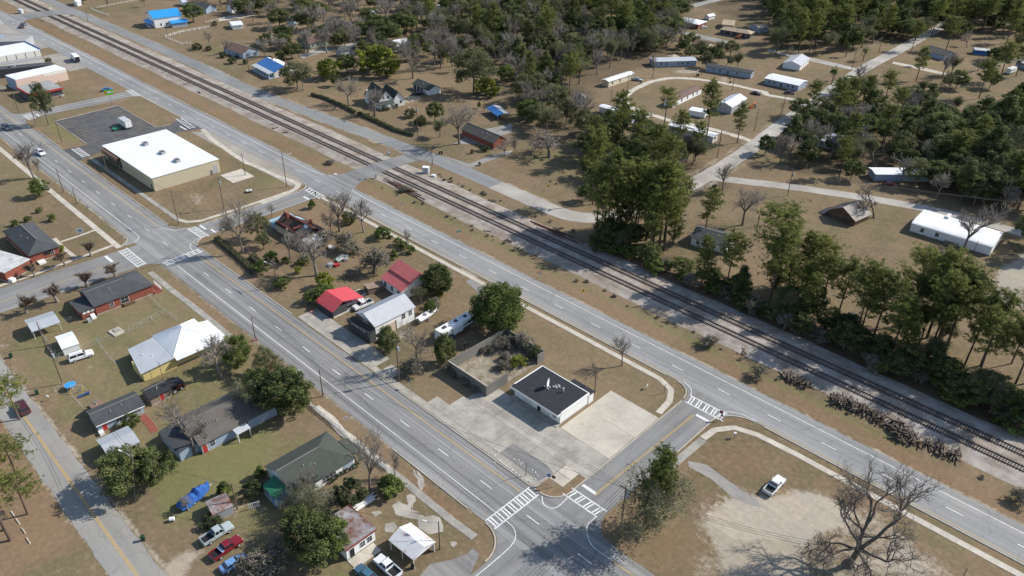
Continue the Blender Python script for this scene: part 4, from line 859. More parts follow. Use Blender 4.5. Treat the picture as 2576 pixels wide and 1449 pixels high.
roofslab(F, t, [(1.0, -4.2, 2.35), (F.L-.6, -4.2, 2.35), (F.L-.6, -.3, 3.1), (1.0, -.3, 3.1)], 'sh_dark', 'porch_roof', .12); part(F, t, 'porch', 'bluegrey', 1.2, F.L-.8, -3.9, -.06, 0, 2.3)
roofslab(F, t, [(-2.2, 6.6, 2.3), (-2.2, 9.6, 2.3), (-.1, 9.6, 2.55), (-.1, 6.6, 2.55)], 'mt_grey', 'awning', .08); posts(F, t, [(-2.0, 6.8), (-2.0, 9.4)], 2.25)
F_ = house('grey corrugated metal shed half under the big oak', 'v:242,1106.7 272.4,1149 345,1102', 2.5, .15, h=2.4, roof='gable', rh=.6, ridge='v', ov=.15, wall='grey', rm='mt_grey', rib=.28, open_=('back', 'x'), name='carport', cat='carport')
# --- green roofed house
t, F = house('white house with a green shingle roof and teal back porch', '13:80,352 372,645 1000,250', 2.6, .35, h=2.6, roof='hip', rh=2.5, ridge='v', ov=.35, wall='white', rm='sh_green', ends=(0, 1), name='house', wins=dict(bc=[.22, .3, .5, .57, .64]))
wm = MB(); wm.add([F.p(0, 0, 2.6), F.p(F.L, 0, 2.6), F.p(F.L/2, 0, 5.0)], [(0, 1, 2)]); obj('gable_wall', wm, 'white', t)
roofslab(F, t, [(F.L*.15, -3.0, 2.5), (F.L*.62, -3.0, 2.5), (F.L*.62, -.36, 3.3), (F.L*.15, -.36, 3.3)], 'green', 'porch_roof', .1, .5); posts(F, t, [(F.L*.18, -2.8), (F.L*.6, -2.8), (F.L*.39, -2.8)], 2.45); part(F, t, 'porch_floor', 'bluegrey', F.L*.15, F.L*.62, -2.9, -.06, 0, .6)
for k in range(7): part(F, t, 'porch_baluster', 'white', F.L*.16-.04, F.L*.16+.04, -2.8+k*.4, -2.72+k*.4, .6, 1.4)
roofslab(F, t, [(.5, F.D+2.4, 2.55), (F.L*.6, F.D+2.4, 2.55), (F.L*.6, F.D+.3, 2.9), (.5, F.D+.3, 2.9)], 'sh_green', 'front_porch_roof', .1); posts(F, t, [(.7, F.D+2.2), (3, F.D+2.2), (5.4, F.D+2.2)], 2.5)
part(F, t, 'screen_panel', 'bluegrey', -.06, -.003, F.D-2.6, F.D-.3, .9, 2.1)
for i in range(6): part(F, t, 'screen_bar', 'white', -.09, -.061, F.D-2.5+i*.42, F.D-2.44+i*.42, .9, 2.1)
# --- corner yard sheds
t, F = house('rust streaked flat metal roofed workshop with white windows', '13:930,728 1212,985 908,1208', 2.8, .25, h=2.6, roof='shedu', rh=.5, ov=.25, wall='white', rm='mt_rust', rib=.35, name='workshop', cat='shed', winmat=('white', 'glass'), doors=dict(bc=[(.82, 'black')]), wins=dict(bc=[.2, .45]))
part(F, t, 'trim', 'redwall', -.32, -.252, -.2, F.D+.2, 2.72, 3.1); part(F, t, 'trim', 'redwall', -.25, F.L+.25, -.33, -.252, 2.75, 2.95); part(F, t, 'step', 'conc_light', -2.4, -.1, .6, F.D+.1, 0, .1)
t, F = house('white metal carport with rust patches near the street corner', '13:1335,1088 1585,1290 1805,1105', 2.5, .1, h=2.4, roof='gable', rh=.95, ridge='u', ov=.12, wall='offwhite', rm='mt_rustwhite', rib=.3, open_=('gables', 'x'), gmat='mt_rustwhite', name='carport', cat='carport')
part(F, t, 'side_panel', 'mt_rustwhite', .1, F.L-.1, F.D-.04, F.D, 0.3, 2.4)
house('tiny rusty corrugated shed near the tarped boat', '03:2065,700 2140,838 2332,722', 1.9, .08, h=1.8, roof='gable', rh=.55, ridge='v', ov=.1, wall='grey', rm='mt_rust', rib=.3, name='garden_shed', cat='shed', plinth=False)
# --- burnt house on the corner block
F = Frame('11:190,800 470,960 735,880', 2.6, .2); t = thing('ruined_house', 'half collapsed house with burnt reddish roof ridges among bare trees', 'house', (F.c[0], F.c[1], 0)); L, D = F.L, F.D
mat('burnt', (.10, .055, .045), rough=.95, var=.3, scale=.8); mat('tarp', (.30, .45, .50), rough=.6, var=.1)
part(F, t, 'wall', 'tanwall', 0, L, 0, D, 0, 2.5)
for q, m_ in (([(-.3, -.3, 2.6), (L*.32, -.3, 2.6), (L*.32, D*.45, 4.9), (-.3, D*.45, 4.9)], 'sh_grey'), ([(L*.62, -.3, 2.6), (L+.3, -.3, 2.6), (L+.3, D*.45, 4.9), (L*.62, D*.45, 4.9)], 'burnt'), ([(-.3, D+.3, 2.6), (L+.3, D+.3, 2.6), (L+.3, D*.5, 4.9), (-.3, D*.5, 4.9)], 'burnt'),
              ([(L*.34, -.2, 2.7), (L*.6, -.2, 2.55), (L*.58, D*.4, 3.1), (L*.36, D*.4, 3.3)], 'sh_black'), ([(L*.1, D*.2, 3.4), (L*.22, D*.2, 3.4), (L*.24, D*.42, 4.95), (L*.12, D*.42, 4.95)], 'mt_white'), ([(L*.5, D*.55, 5.0), (L*.72, D*.5, 5.05), (L*.74, D*.7, 4.3), (L*.52, D*.75, 4.2)], 'tarp'), ([(L*.8, D*.52, 5.0), (L*.95, D*.52, 5.0), (L*.95, D*.64, 4.4), (L*.8, D*.64, 4.4)], 'tarp')):
    roofslab(F, t, q, m_, 'roof_plane', .12)
for v in (D*.46, D*.05): part(F, t, 'ridge_beam', 'redwall', -.6, L+.8, v-.12, v+.12, 4.8 if v > 2 else 3.0, 5.12 if v > 2 else 3.3)
part(F, t, 'ridge_beam', 'redwall', L*.3, L*.34, 0, D*.45, 4.2, 4.5); part(F, t, 'chimney', 'brick', L*.78, L*.83, D*.3, D*.3+.7, 2.5, 6.1); part(F, t, 'chimney', 'brick', L*.2, L*.25, D*.62, D*.62+.7, 2.5, 5.9)
roofslab(F, t, [(-3.6, -.5, 2.3), (-3.6, 4.5, 2.3), (-.1, 4.5, 2.7), (-.1, -.5, 2.7)], 'mt_grey', 'porch_roof', .1); part(F, t, 'porch', 'offwhite', -3.2, -.1, 0, 4.2, 0, 2.1)
roofslab(F, t, [(L+.2, .0, 2.2), (L+4.2, .0, 2.1), (L+4.2, 5, 2.2), (L+.2, 5, 2.4)], 'tarp', 'lean_to_roof', .1); part(F, t, 'lean_to', 'bluegrey', L+.2, L+3.8, .3, 4.8, 0, 2.05)
for k, (s, m_) in enumerate((('11:860,1150', 'offwhite'), ('11:900,1170', 'grey'), ('11:830,1175', 'palegreen'), ('11:740,1225', 'grey'), ('11:810,1225', 'redpaint'), ('11:890,1140', 'offwhite'), ('11:755,1050', 'offwhite'))):
    p = W1(s); b_ = MB()
    for j in range(4): b_.slab([(RNG.uniform(-1.4, -.3), RNG.uniform(-1, -.2), .1+.14*j), (RNG.uniform(.3, 1.4), RNG.uniform(-1, -.2), .16+.16*j), (RNG.uniform(.3, 1.4), RNG.uniform(.2, 1), .3+.12*j), (RNG.uniform(-1.4, -.3), RNG.uniform(.2, 1), .15+.15*j)], .05)
    solo('debris_heap', b_, m_, ['cream heap of fallen boards right of the ruined house', 'grey heap of sheet metal right of the ruined house', 'pale green heap of siding below the ruined house', 'grey leaning panel heap under the twiggy tree', 'red heap of scrap under the twiggy tree', 'cream boards at the far end of the scrap row', 'cream scrap beside the wall of the ruined house'][k], 'debris', (p[0], p[1], 0))
house('weathered plank lean-to behind the red boat shed', '12:1100,1425 1130,1449 1240,1390' if 0 else '11:1085,1420 1130,1470 1245,1385', 1.6, 0, h=1.4, roof='shed', rh=.4, ov=.1, wall='wood', rm='wood', name='lean_to', cat='shed', plinth=False)

# --- shops upper left
t, F = house('white roofed shop with blue parapet at the left picture edge', '00:-420,640 398,497 270,421', 5.0, .0, h=4.8, roof='flat', ov=.0, wall='offwhite', rm='mt_white', name='shop', cat='shop', plinth=False)
t, F = house('cream shop row with a white roof and blue parapet', 'w:-420,88 -420,121 -442,121', 0, 0, h=5.0, roof='flat', ov=.0, wall='offwhite', rm='mt_white', name='shop', cat='shop', plinth=False) if False else (t, F)
part(F, t, 'parapet', 'bluepaint', -.3, -.003, 0, F.D, 3.6, 5.5)
for i in range(8): part(F, t, 'pilaster', 'brown', 2.5+i*4.2, 2.65+i*4.2, -.12, -.003, 0, 4.6)
house('grey flat roofed shop between two white roofs', '00:-420,720 440,590 380,570', 3.4, 0, h=3.3, roof='flat', ov=0, wall='offwhite', rm='roof_gravel', name='shop', cat='shop', plinth=False)
t, F = house('dark roofed narrow shop strip beside the long white roof', '00:-380,740 520,655 470,628', 3.8, 0, h=3.7, roof='flat', ov=0, wall='darkgrey', rm='sh_dark', name='shop', cat='shop', plinth=False)
part(F, t, 'roof_unit', 'grey', F.L*.42, F.L*.47, F.D*.3, F.D*.7, 3.93, 5.0)
t, F = house('long tan walled shop with a bright white roof', '00:153,803 662,692 590,645', 5.0, .0, h=4.9, roof='flat', ov=.0, wall='pink', rm='mt_white', name='shop', cat='shop', plinth=False)
part(F, t, 'stucco_patch', 'tanwall', -.06, -.003, 0, F.D, 0, 4.9) ; part(F, t, 'stucco_patch', 'offwhite', 0, F.L*.45, -.05, -.003, 3.6, 4.8); part(F, t, 'end_wall', 'bluegrey', F.L+.003, F.L+.07, 0, F.D, 0, 4.9)
t, F = house('low grey roofed shop with a red awning fascia', '00:165,870 302,948 640,885', 3.4, .3, h=3.1, roof='flat', ov=.4, wall='darkgrey', rm='roof_gravel', name='shop', cat='shop', wins=dict(ab=3))
part(F, t, 'awning', 'redpaint', -.75, -.41, -.4, F.D+.4, 2.7, 3.45); part(F, t, 'awning', 'redpaint', -.4, F.L+.4, -.75, -.41, 2.7, 3.45); part(F, t, 'planter', 'offwhite', -2, -1.2, F.D-1.5, F.D-.5, 0, .8)
house('bright blue edged grey roofed shop at the far left edge', '00:-250,420 50,350 -60,325', 4.5, 0, h=4.4, roof='flat', ov=0, wall='lightblue', rm='roof_gravel', name='shop', cat='shop', plinth=False)
house('grey flat roofed building behind the blue edged shop', '00:-200,430 250,415 30,365', 4.0, 0, h=3.9, roof='flat', ov=0, wall='grey', rm='roof_gravel', name='shop', cat='shop', plinth=False)
# --- houses beyond the railway, left
t, F = house('white chapel with a bright blue metal roof', '00:1493,237 1567,287 1805,228', 0, 0, h=5.5, roof='gable', rh=2.6, ridge='v', ov=.4, wall='white', rm='mt_skyblue', rib=.7, name='chapel', cat='chapel', wins=dict(bc=[.22, .42], ab=[.3, .7]), wd=.8, wz=1.8)
roofslab(F, t, [(F.L*.1, -3, 2.6), (F.L*.9, -3, 2.6), (F.L*.9, -.05, 3.2), (F.L*.1, -.05, 3.2)], 'mt_skyblue', 'porch_roof', .1); posts(F, t, [(F.L*.15, -2.8), (F.L*.85, -2.8)], 2.6); part(F, t, 'steps', 'bluegrey', F.L*.2, F.L*.8, -2.6, -.06, 0, .7)
roofslab(F, t, [(-4.2, F.D*.52, 2.4), (-4.2, F.D*1.15, 2.4), (-.05, F.D*1.15, 3.3), (-.05, F.D*.52, 3.3)], 'mt_skyblue', 'side_roof', .1, .7); part(F, t, 'side_wing', 'bluegrey', -3.6, -.06, F.D*.55, F.D*1.1, 0, 2.5)
H_ = [  # label, corners, z, inset, kw
 ('blue-grey house with dark roof at the top picture edge', '00:1850,60 2070,90 2180,60', 3, .3, dict(rh=2, ridge='u', wall='bluegrey', rm='sh_dark')),
 ('grey roofed house with two white dormers at the top edge', '00:2270,70 2330,85 2445,50', 3, .3, dict(rh=2.6, ridge='v', wall='white', rm='sh_grey', wins=dict(bc=3))),
 ('small open shed with a white roof by the bare trees', '00:2300,215 2335,255 2436,232', 2.6, .2, dict(h=2.4, rh=.7, ridge='v', wall='white', rm='mt_white', rib=.6, name='garden_shed', cat='shed')),
 ('dark roofed house with a white gable porch behind round bushes', '00:2245,480 2440,540 2600,500', 2.8, .3, dict(rh=2.0, ridge='u', wall='bluegrey', rm='sh_brown', wins=dict(ab=2, bc=2))),
 ('brown roofed pale green house behind the dark oak', '10:405,390 540,440 735,385', 2.8, .3, dict(rh=1.8, ridge='v', wall='palegreen', rm='sh_brown', wins=dict(bc=4, ab=1))),
 ('white metal roofed house behind the tall bamboo', '10:1215,425 1330,480 1500,410', 2.8, .3, dict(rh=1.6, ridge='v', wall='offwhite', rm='mt_white', rib=.7)),
 ('dark low roof just behind the bamboo hedge', '10:795,505 850,525 1000,490', 2.6, .3, dict(rh=1.3, ridge='v', wall='grey', rm='sh_dark')),
 ('long grey roofed house with white end wall among bare trees', '10:770,220 960,300 1045,270', 2.8, .3, dict(rh=1.6, ridge='u', wall='offwhite', rm='sh_grey')),
 ('small white roofed cottage between tall bare trees', '10:1062,120 1175,135 1250,120', 2.8, .2, dict(rh=1.1, ridge='u', wall='bluegrey', rm='mt_white', wins=dict(bc=2))),
 ('white flat roofed house at the top edge in the trees', '10:1805,68 1850,70 1950,48', 2.8, .2, dict(rh=.8, ridge='v', wall='offwhite', rm='mt_white')),
 ('white gabled house in the central wood', '10:2190,245 2235,290 2300,260', 3.2, .2, dict(rh=1.8, ridge='v', wall='white', rm='sh_grey')),
 ('pale teal roofed house under bare trees', '10:300,235 350,250 420,240', 2.8, .2, dict(rh=1.2, ridge='v', wall='offwhite', rm='tarp')),
 ('cream house peeking out by the bare trees at left', '10:-10,400 70,415 115,380', 2.8, .2, dict(rh=1.3, ridge='v', wall='cream', rm='sh_brown')),
 ('small white roof in the wood near the top edge', '10:2330,15 2360,25 2400,15', 3, .1, dict(rh=.8, ridge='v', wall='white', rm='mt_white')),
 ('white sheds roof beside the dormer house', '00:735 ,8 770,15 810,6'.replace(' ,', ','), 3, .1, dict(rh=.8, ridge='v', wall='white', rm='mt_white')),
 ('white gabled cottage with a blue tarp at the top edge', '00:1800,-5 1840,20 1870,10', 3, .1, dict(rh=1., ridge='v', wall='white', rm='mt_white')),
 ('white house roof glimpsed through pines near the top', '20:660,195 690,205 725,180', 3, .1, dict(rh=.8, ridge='v', wall='white', rm='mt_white')),
 ('blue and silver roofed open shed in the clearing', '10:2325,1085 2430,1165 2505,1110', 2.2, .1, dict(h=2.1, rh=.8, ridge='u', wall='grey', rm='mt_blue', rib=.5, name='carport', cat='shed', open_=('x',), rm2='mt_grey')),
 ('brown roofed brick bungalow behind tangled bare trees', '10:2060,1300 2390,1440 2515,1390', 2.7, .3, dict(rh=1.9, ridge='u', wall='brick', rm='sh_grey')),
 # trailer park
 ('grey-blue mobile home with a pale roof left of the loop', '20:1425,620 1860,608 1865,568', 2.9, .1, dict(h=2.8, rh=.5, ridge='u', wall='bluegrey', rm='mt_grey', wins=dict(ab=[.2, .33, .42, .7, .82]), name='mobile_home', cat='mobile home')),
 ('slate blue mobile home with a dark roof on the loop', '20:1952,660 2410,735 2450,710', 2.9, .1, dict(h=2.8, rh=.6, ridge='u', wall='bluegrey', rm='sh_dark', wins=dict(ab=[.3, .68, .82], bc=[.5]), doors=dict(ab=[.5]), name='mobile_home', cat='mobile home')),
 ('short cream mobile home with white roof beside the silver car', '20:905,800 975,820 1222,735', 2.9, .1, dict(h=2.8, rh=.5, ridge='v', wall='cream', rm='mt_white', wins=dict(bc=[.15, .45]), name='mobile_home', cat='mobile home')),
 ('square grey shed with a pale roof at the edge of the wood', '20:630,985 740,985 800,965', 3, .2, dict(h=3.2, rh=1.2, ridge='v', wall='grey', rm='mt_grey', rib=.6, name='outbuilding', cat='shed')),
 ('long white roofed mobile home half hidden behind trees', '20:878,1068 1330,1195 1345,1165', 2.9, .1, dict(h=2.8, rh=.35, ridge='u', wall='offwhite', rm='mt_white', name='mobile_home', cat='mobile home')),
 ('white mobile home with a brown roof inside the loop', '20:1912,885 1625,1022 1560,985', 2.9, .1, dict(h=2.8, rh=.5, ridge='u', wall='white', rm='sh_brown', wins=dict(ab=[.1, .3, .5, .7, .85]), name='mobile_home', cat='mobile home')),
 ('white walled metal workshop with a shiny gable roof inside the loop', '20:2060,1040 2215,1075 2362,985', 3.4, .1, dict(h=3.2, rh=1.3, ridge='v', wall='grey', rm='mt_white', rib=.7, wins=dict(bc=[.5]), name='workshop', cat='shed')),
 ('small white storage container below the metal workshop', '20:1788,1105 1945,1135 1972,1105', 2.5, 0, dict(h=2.4, rh=.25, ridge='u', wall='white', rm='mt_white', name='storage_container', cat='container')),
 ('white roofed mobile home in the lower corner of the loop', '20:1580,1255 2025,1375 2080,1345', 2.9, .1, dict(h=2.8, rh=.35, ridge='u', wall='offwhite', rm='mt_white', wins=dict(ab=2, bc=1), name='mobile_home', cat='mobile home')),
 ('white mobile home with a gabled entry at the right of the loop', '20:2545,785 30:310,860 358,805', 2.9, .1, dict(h=2.8, rh=.7, ridge='u', wall='bluegrey', rm='mt_white', wins=dict(ab=[.15, .3, .7, .85]), doors=dict(ab=[.5]), name='mobile_home', cat='mobile home')),
 ('double wide white house with hip roof above the loop', '30:150,630 330,660 460,590', 2.9, .2, dict(h=2.8, rh=1.4, ridge='v', wall='white', rm='mt_grey', wins=dict(bc=4), name='house')),
 ('white hip roofed house beside the white car', '20:1625,205 1880,250 1950,212', 2.8, .5, dict(rh=1.5, roof='hip', ridge='u', ov=.5, wall='brick', rm='mt_white', wins=dict(ab=3))),
 ('tan arched metal carport behind the tan house', '20:2115,240 2235,250 2306,205', 3, .1, dict(h=2.6, rh=1.1, ridge='u', wall='tanwall', rm='sh_tan', name='carport', cat='carport')),
 ('long tan roofed ranch house with dark porch', '20:2090,295 2400,345 2470,325', 2.8, .4, dict(rh=1.4, roof='hip', ridge='u', ov=.5, wall='darkgrey', rm='sh_tan', wins=dict(ab=4))),
 ('pale blue shed with tan roof behind the ranch house', '20:2392,245 2490,285 2545,260', 2.6, .1, dict(h=2.5, rh=1.2, ridge='v', wall='bluegrey', rm='sh_tan', name='outbuilding', cat='shed')),
 ('tiny white shed alone on the bare lot', '20:1940,155 1985,165 2018,145', 2.4, .1, dict(h=2.3, rh=.8, ridge='v', wall='white', rm='mt_white', name='garden_shed', cat='shed')),
 ('white roofed long house near the far street', '20:1052,90 1280,115 1340,80', 3, .2, dict(rh=1., ridge='u', wall='offwhite', rm='mt_white')),
 ('brown roofed house behind shrubs near the trash bins', '20:1812,440 1960,470 2000,430', 2.8, .2, dict(rh=1.5, ridge='u', wall='tanwall', rm='sh_brown')),
 ('small tan canopy roof behind the grey-blue mobile home', '20:1560,555 1610,578 1668,560', 2.6, .1, dict(h=2.4, rh=.9, roof='hip', ridge='u', wall='offwhite', rm='sh_tan', open_=('x',), name='gazebo', cat='gazebo')),
 ('white canopy roof below the long white roofed mobile home', '20:1165,1215 1300,1255 1320,1230', 2.6, .1, dict(h=2.4, rh=.7, ridge='u', wall='offwhite', rm='mt_white', open_=('x',), name='carport', cat='carport')),
 ('weathered grey cross gabled house by the palm shrubs', '30:1570,500 1780,560 1890,540', 2.8, .3, dict(rh=1.8, ridge='u', wall='bluegrey', rm='sh_grey')),
 ('blue walled shed with a pale roof right of the weathered house', '30:2082,500 2240,515 2262,495', 2.6, .1, dict(h=2.5, rh=.5, ridge='u', wall='bluepaint', rm='roof_stain', name='outbuilding', cat='shed')),
 ('grey roofed house at the right picture edge near the camper', '30:2500,610 2640,660 2720,600', 2.8, .2, dict(rh=1.5, ridge='u', wall='bluegrey', rm='mt_grey')),
 ('white corrugated roofed house in the wood beside the road', '30:445,1385 710,1460 900,1400', 2.8, .3, dict(rh=1.4, ridge='u', wall='bluegrey', rm='mt_grey', rib=.5, wins=dict(ab=4))),
 ('white roofed trailer in dark trees above the narrow road', '31:1085,300 1640,305 1665,240', 2.9, .1, dict(h=2.7, rh=.4, ridge='u', wall='bluegrey', rm='mt_white', name='mobile_home', cat='mobile home')),
 ('white house with dark roof half hidden by tall pines', '21:1790,935 2170,1040 2355,935', 2.8, .4, dict(rh=1.6, ridge='u', wall='white', rm='sh_dark', wins=dict(ab=[.12, .38, .8], bc=[.75]), doors=dict(bc=[.4]))),
 ('green roofed low building behind the trackside pines', '32:770,290 860,340 1010,330', 2.4, .1, dict(h=2.3, rh=.7, ridge='u', wall='green', rm='sh_green', name='outbuilding', cat='shed')),
]
for lab, sp, z_, ins, kw in H_:
    try: house(lab, sp, z_, ins, **kw)
    except Exception as e: print('HOUSE', lab, e)
# long white mobile home with arched roof
t, F = house('long white mobile home with a rounded roof and small wooden deck', '31:1420,880 2225,1128 2312,968', 0, 0, h=2.8, roof='arch', rh=.55, ov=.05, wall='white', rm='mt_white', rib=.6, name='mobile_home', cat='mobile home', wins=dict(ab=[.66, .85]), plinth=True)
part(F, t, 'deck', 'wood', F.L*.38, F.L*.54, -2.0, -.06, 0, .8); posts(F, t, [(F.L*.38+.1, -1.9), (F.L*.46, -1.9), (F.L*.54-.1, -1.9)], 1.7, 'wood'); part(F, t, 'deck_rail', 'wood', F.L*.38, F.L*.54, -1.96, -1.88, 1.6, 1.72); part(F, t, 'flue', 'white', F.L*.66, F.L*.70, F.D*.75, F.D*.98, 3.0, 4.1)
# collapsed barn
t, F = house('collapsing grey barn with a torn tin roof in the open field', '31:600,720 860,830 965,745', 0, 0, h=2.2, roof='gable', rh=2.6, ridge='v', ov=.5, wall='brown', rm='mt_oldtin', rib=.5, name='barn', cat='barn', plinth=False)
for i in range(9): part(F, t, 'loose_board', 'wood', F.L*RNG.random(), F.L*RNG.random()*.3+F.L*.5, -.3-.2*RNG.random(), -.06, .1+.3*i, .25+.3*i)
roofslab(F, t, [(F.L+.5, -1, .3), (F.L+3.4, -.4, .15), (F.L+3.0, 4, .5), (F.L+.4, 4.5, 2.0)], 'sh_dark', 'fallen_roof', .08)
# farmhouse, white with green roofs
F = Frame('10:1110,1010 1235,1100 1455,1030'); t = thing('house', 'white farmhouse with steep green gables and a white chimney', 'house', (F.c[0], F.c[1], 0)); L, D = F.L, F.D
def gblock(F, t, u0, u1, v0, v1, h, rh, ridge, m_='sh_green', wl='white', ov=.3):
    f2 = Frame.__new__(Frame); f2.ex, f2.ey = F.ex, F.ey; f2.o = F.o+F.ex*u0+F.ey*v0; f2.L = u1-u0; f2.D = v1-v0; f2.c = F.c
    wm = MB(); f2.quad(wm, 0, f2.L, 0, f2.D, 0, h)
    if ridge == 'u':
        for u in (0, f2.L): wm.add([f2.p(u, 0, h), f2.p(u, f2.D, h), f2.p(u, f2.D/2, h+rh)], [(0, 1, 2)])
    else:
        for v in (0, f2.D): wm.add([f2.p(0, v, h), f2.p(f2.L, v, h), f2.p(f2.L/2, v, h+rh)], [(0, 1, 2)])
    obj('wall', wm, wl, t); r_ = MB(); gable(r_, f2, h, rh, ov, ridge); obj('roof', r_, m_, t); return f2
f2 = gblock(F, t, 0, L*1.05, 0, D*.62, 3.0, 4.4, 'u'); gblock(F, t, L*.25, L*.95, -.9, D*.35, 2.6, 3.3, 'v'); f3 = gblock(F, t, -.3, L*.9, D*.55, D*1.0, 2.8, 3.4, 'u')
roofslab(F, t, [(-2.6, -.2, 2.4), (-2.6, D*.55, 2.4), (-.05, D*.55, 3.2), (-.05, -.2, 3.2)], 'sh_green'); posts(F, t, [(-2.4, 0.), (-2.4, D*.26), (-2.4, D*.53)], 2.4); part(F, t, 'porch_floor', 'conc', -2.5, -.1, -.1, D*.55, 0, .4)
part(F, t, 'chimney', 'white', L*.6, L*.6+.6, -1.5, -.92, 0, 6.4)
for x in (.35, .62): window(f2, t, 'bc', x, .8, 4.6, 1.1)
window(f3, t, 'bc', .7, .8, 1.8, 1.2); window(f2, t, 'bc', .3, 1.2, 1.5, 1.2); window(f2, t, 'ab', .1, 1.2, 1.5, 1.2)
t, F = house('white garage with green roof and open bays behind the farmhouse', '10:1580,895 1740,965 1842,930', 0, 0, h=2.5, roof='gable', rh=1.5, ridge='u', ov=.4, wall='white', rm='sh_green', name='garage', cat='garage')
for i in range(3): part(F, t, 'bay_shade_panel', 'black', F.L*(.36+.21*i), F.L*(.52+.21*i), -.05, -.003, .05, 2.2)  # black panels on the solid wall, painted shade for the bay interiors
t, F = house('white house with a blue porch roof facing the frontage road', '10:20,700 190,790 350,720', 0, 0, h=2.9, roof='gable', rh=2.0, ridge='u', ov=.3, wall='offwhite', rm='mt_blue', rib=.6, name='house', chim=((.75, .55, .7, 'brick'), (.3, .8, .5, 'brick')), rm2='mt_white')
roofslab(F, t, [(-.3, -2.9, 2.6), (F.L+.3, -2.9, 2.6), (F.L+.3, -.35, 3.0), (-.3, -.35, 3.0)], 'mt_grey', 'porch_roof', .1); posts(F, t, [(F.L*k/6, -2.7) for k in range(7)], 2.6, 'white', .1); part(F, t, 'porch_floor', 'bluegrey', 0, F.L, -2.8, -.06, 0, .6)
for k in range(5): window(F, t, 'ab', .1+.2*k, 1, 1.7, 1.6)
# ================================================================== TREES
def np_mesh(name, V, F, mats, tint=None, mi=None):
    me = bpy.data.meshes.new(name); V = np.asarray(V, np.float32).reshape(-1, 3); F = np.asarray(F, np.int32); k = F.shape[1]
    me.vertices.add(len(V)); me.vertices.foreach_set('co', V.ravel()); me.loops.add(F.size); me.loops.foreach_set('vertex_index', F.ravel())
    me.polygons.add(len(F)); me.polygons.foreach_set('loop_start', np.arange(0, F.size, k, dtype=np.int32)); me.polygons.foreach_set('loop_total', np.full(len(F), k, np.int32))
    for m_ in mats: me.materials.append(MATS[m_])
    if mi is not None: me.polygons.foreach_set('material_index', np.asarray(mi, np.int32))
    if tint is not None: a = me.attributes.new('tint', 'FLOAT', 'FACE'); a.data.foreach_set('value', np.asarray(tint, np.float32))
    me.update(calc_edges=True); return me
def np_tubes(segs, n=4):
    if not len(segs): return np.zeros((0, 3)), np.zeros((0, 4), int)
    p0 = np.array([s[0] for s in segs]); p1 = np.array([s[1] for s in segs]); r0 = np.array([s[2] for s in segs]); r1_ = np.array([s[3] for s in segs])
    d = p1-p0; d /= np.linalg.norm(d, axis=1, keepdims=True)+1e-9; ref = np.where(np.abs(d[:, 2:3]) < .9, np.array([[0, 0, 1.]]), np.array([[1., 0, 0]]))
    a = np.cross(d, ref); a /= np.linalg.norm(a, axis=1, keepdims=True); b = np.cross(d, a); t = 2*np.pi*np.arange(n)/n
    ring = a[:, None]*np.cos(t)[None, :, None]+b[:, None]*np.sin(t)[None, :, None]
    V = np.concatenate([p0[:, None]+ring*r0[:, None, None], p1[:, None]+ring*r1_[:, None, None]], 1).reshape(-1, 3)
    base = (np.arange(len(segs))*2*n)[:, None]; i = np.arange(n); j = (i+1) % n
    F = np.stack([base+i, base+j, base+n+j, base+n+i], 2).reshape(-1, 4); return V, F
def np_leaves(C, size, rng, tint, up=.35, out=None, asp=.7):
    N = len(C); nrm = rng.normal(size=(N, 3)); nrm[:, 2] = np.abs(nrm[:, 2])+up
    if out is not None: nrm += out*1.1
    nrm /= np.linalg.norm(nrm, axis=1, keepdims=True); a = np.cross(nrm, rng.normal(size=(N, 3))); a /= np.linalg.norm(a, axis=1, keepdims=True)+1e-9; b = np.cross(nrm, a)
    s = size*rng.uniform(.6, 1.35, (N, 1)); a = a*s; b = b*s*asp
    V = np.stack([C-a, C-b*.9, C+a, C+b*.9], 1).reshape(-1, 3); F = np.arange(4*N).reshape(N, 4); return V, F, tint
def unit(v): return v/(np.linalg.norm(v)+1e-9)
def skeleton(rng, L0, r0, levels, nc, ang, decay, wig, up, d0=(0, 0, 1), trunk_n=4, side=.5, p0=(0, 0, 0), rdec=.62, minr=.012):
    segs = []; tips = []
    def rec(p, d, L, r, lev):
        n = trunk_n if lev == 0 else 3
        for k in range(n):
            d = unit(d+rng.normal(0, wig*(.5 if lev == 0 else 1), 3)+np.array((0, 0, up if lev else 0.)))
            q = p+d*L/n; ra, rb = r*(1-.35*k/n), r*(1-.35*(k+1)/n); segs.append((p, q, max(ra, minr), max(rb, minr), lev)); p = q
            if 0 < lev < levels and k < n-1 and rng.random() < side: kid(p, d, L*decay*.8, rb*rdec, lev)
        if lev < levels:
            for _ in range(nc[min(lev, len(nc)-1)]): kid(p, d, L*decay*rng.uniform(.75, 1.2), r*rdec, lev)
        else: tips.append(p)
    def kid(p, d, L, r, lev):
        a = np.radians(rng.uniform(*ang)); ax = unit(np.cross(d, rng.normal(size=3))); dd = d*math.cos(a)+np.cross(ax, d)*math.sin(a); rec(p, dd, L, r, lev+1)
    rec(np.array(p0, float), unit(np.array(d0, float)), L0, r0, 0); return segs, np.array(tips)
def split(segs, cut): return [s for s in segs if s[4] <= cut], [s for s in segs if s[4] > cut]
PROTO = {}
def reg(kind, name, trunk, crown, H): PROTO.setdefault(kind, []).append((name, trunk, crown, H))
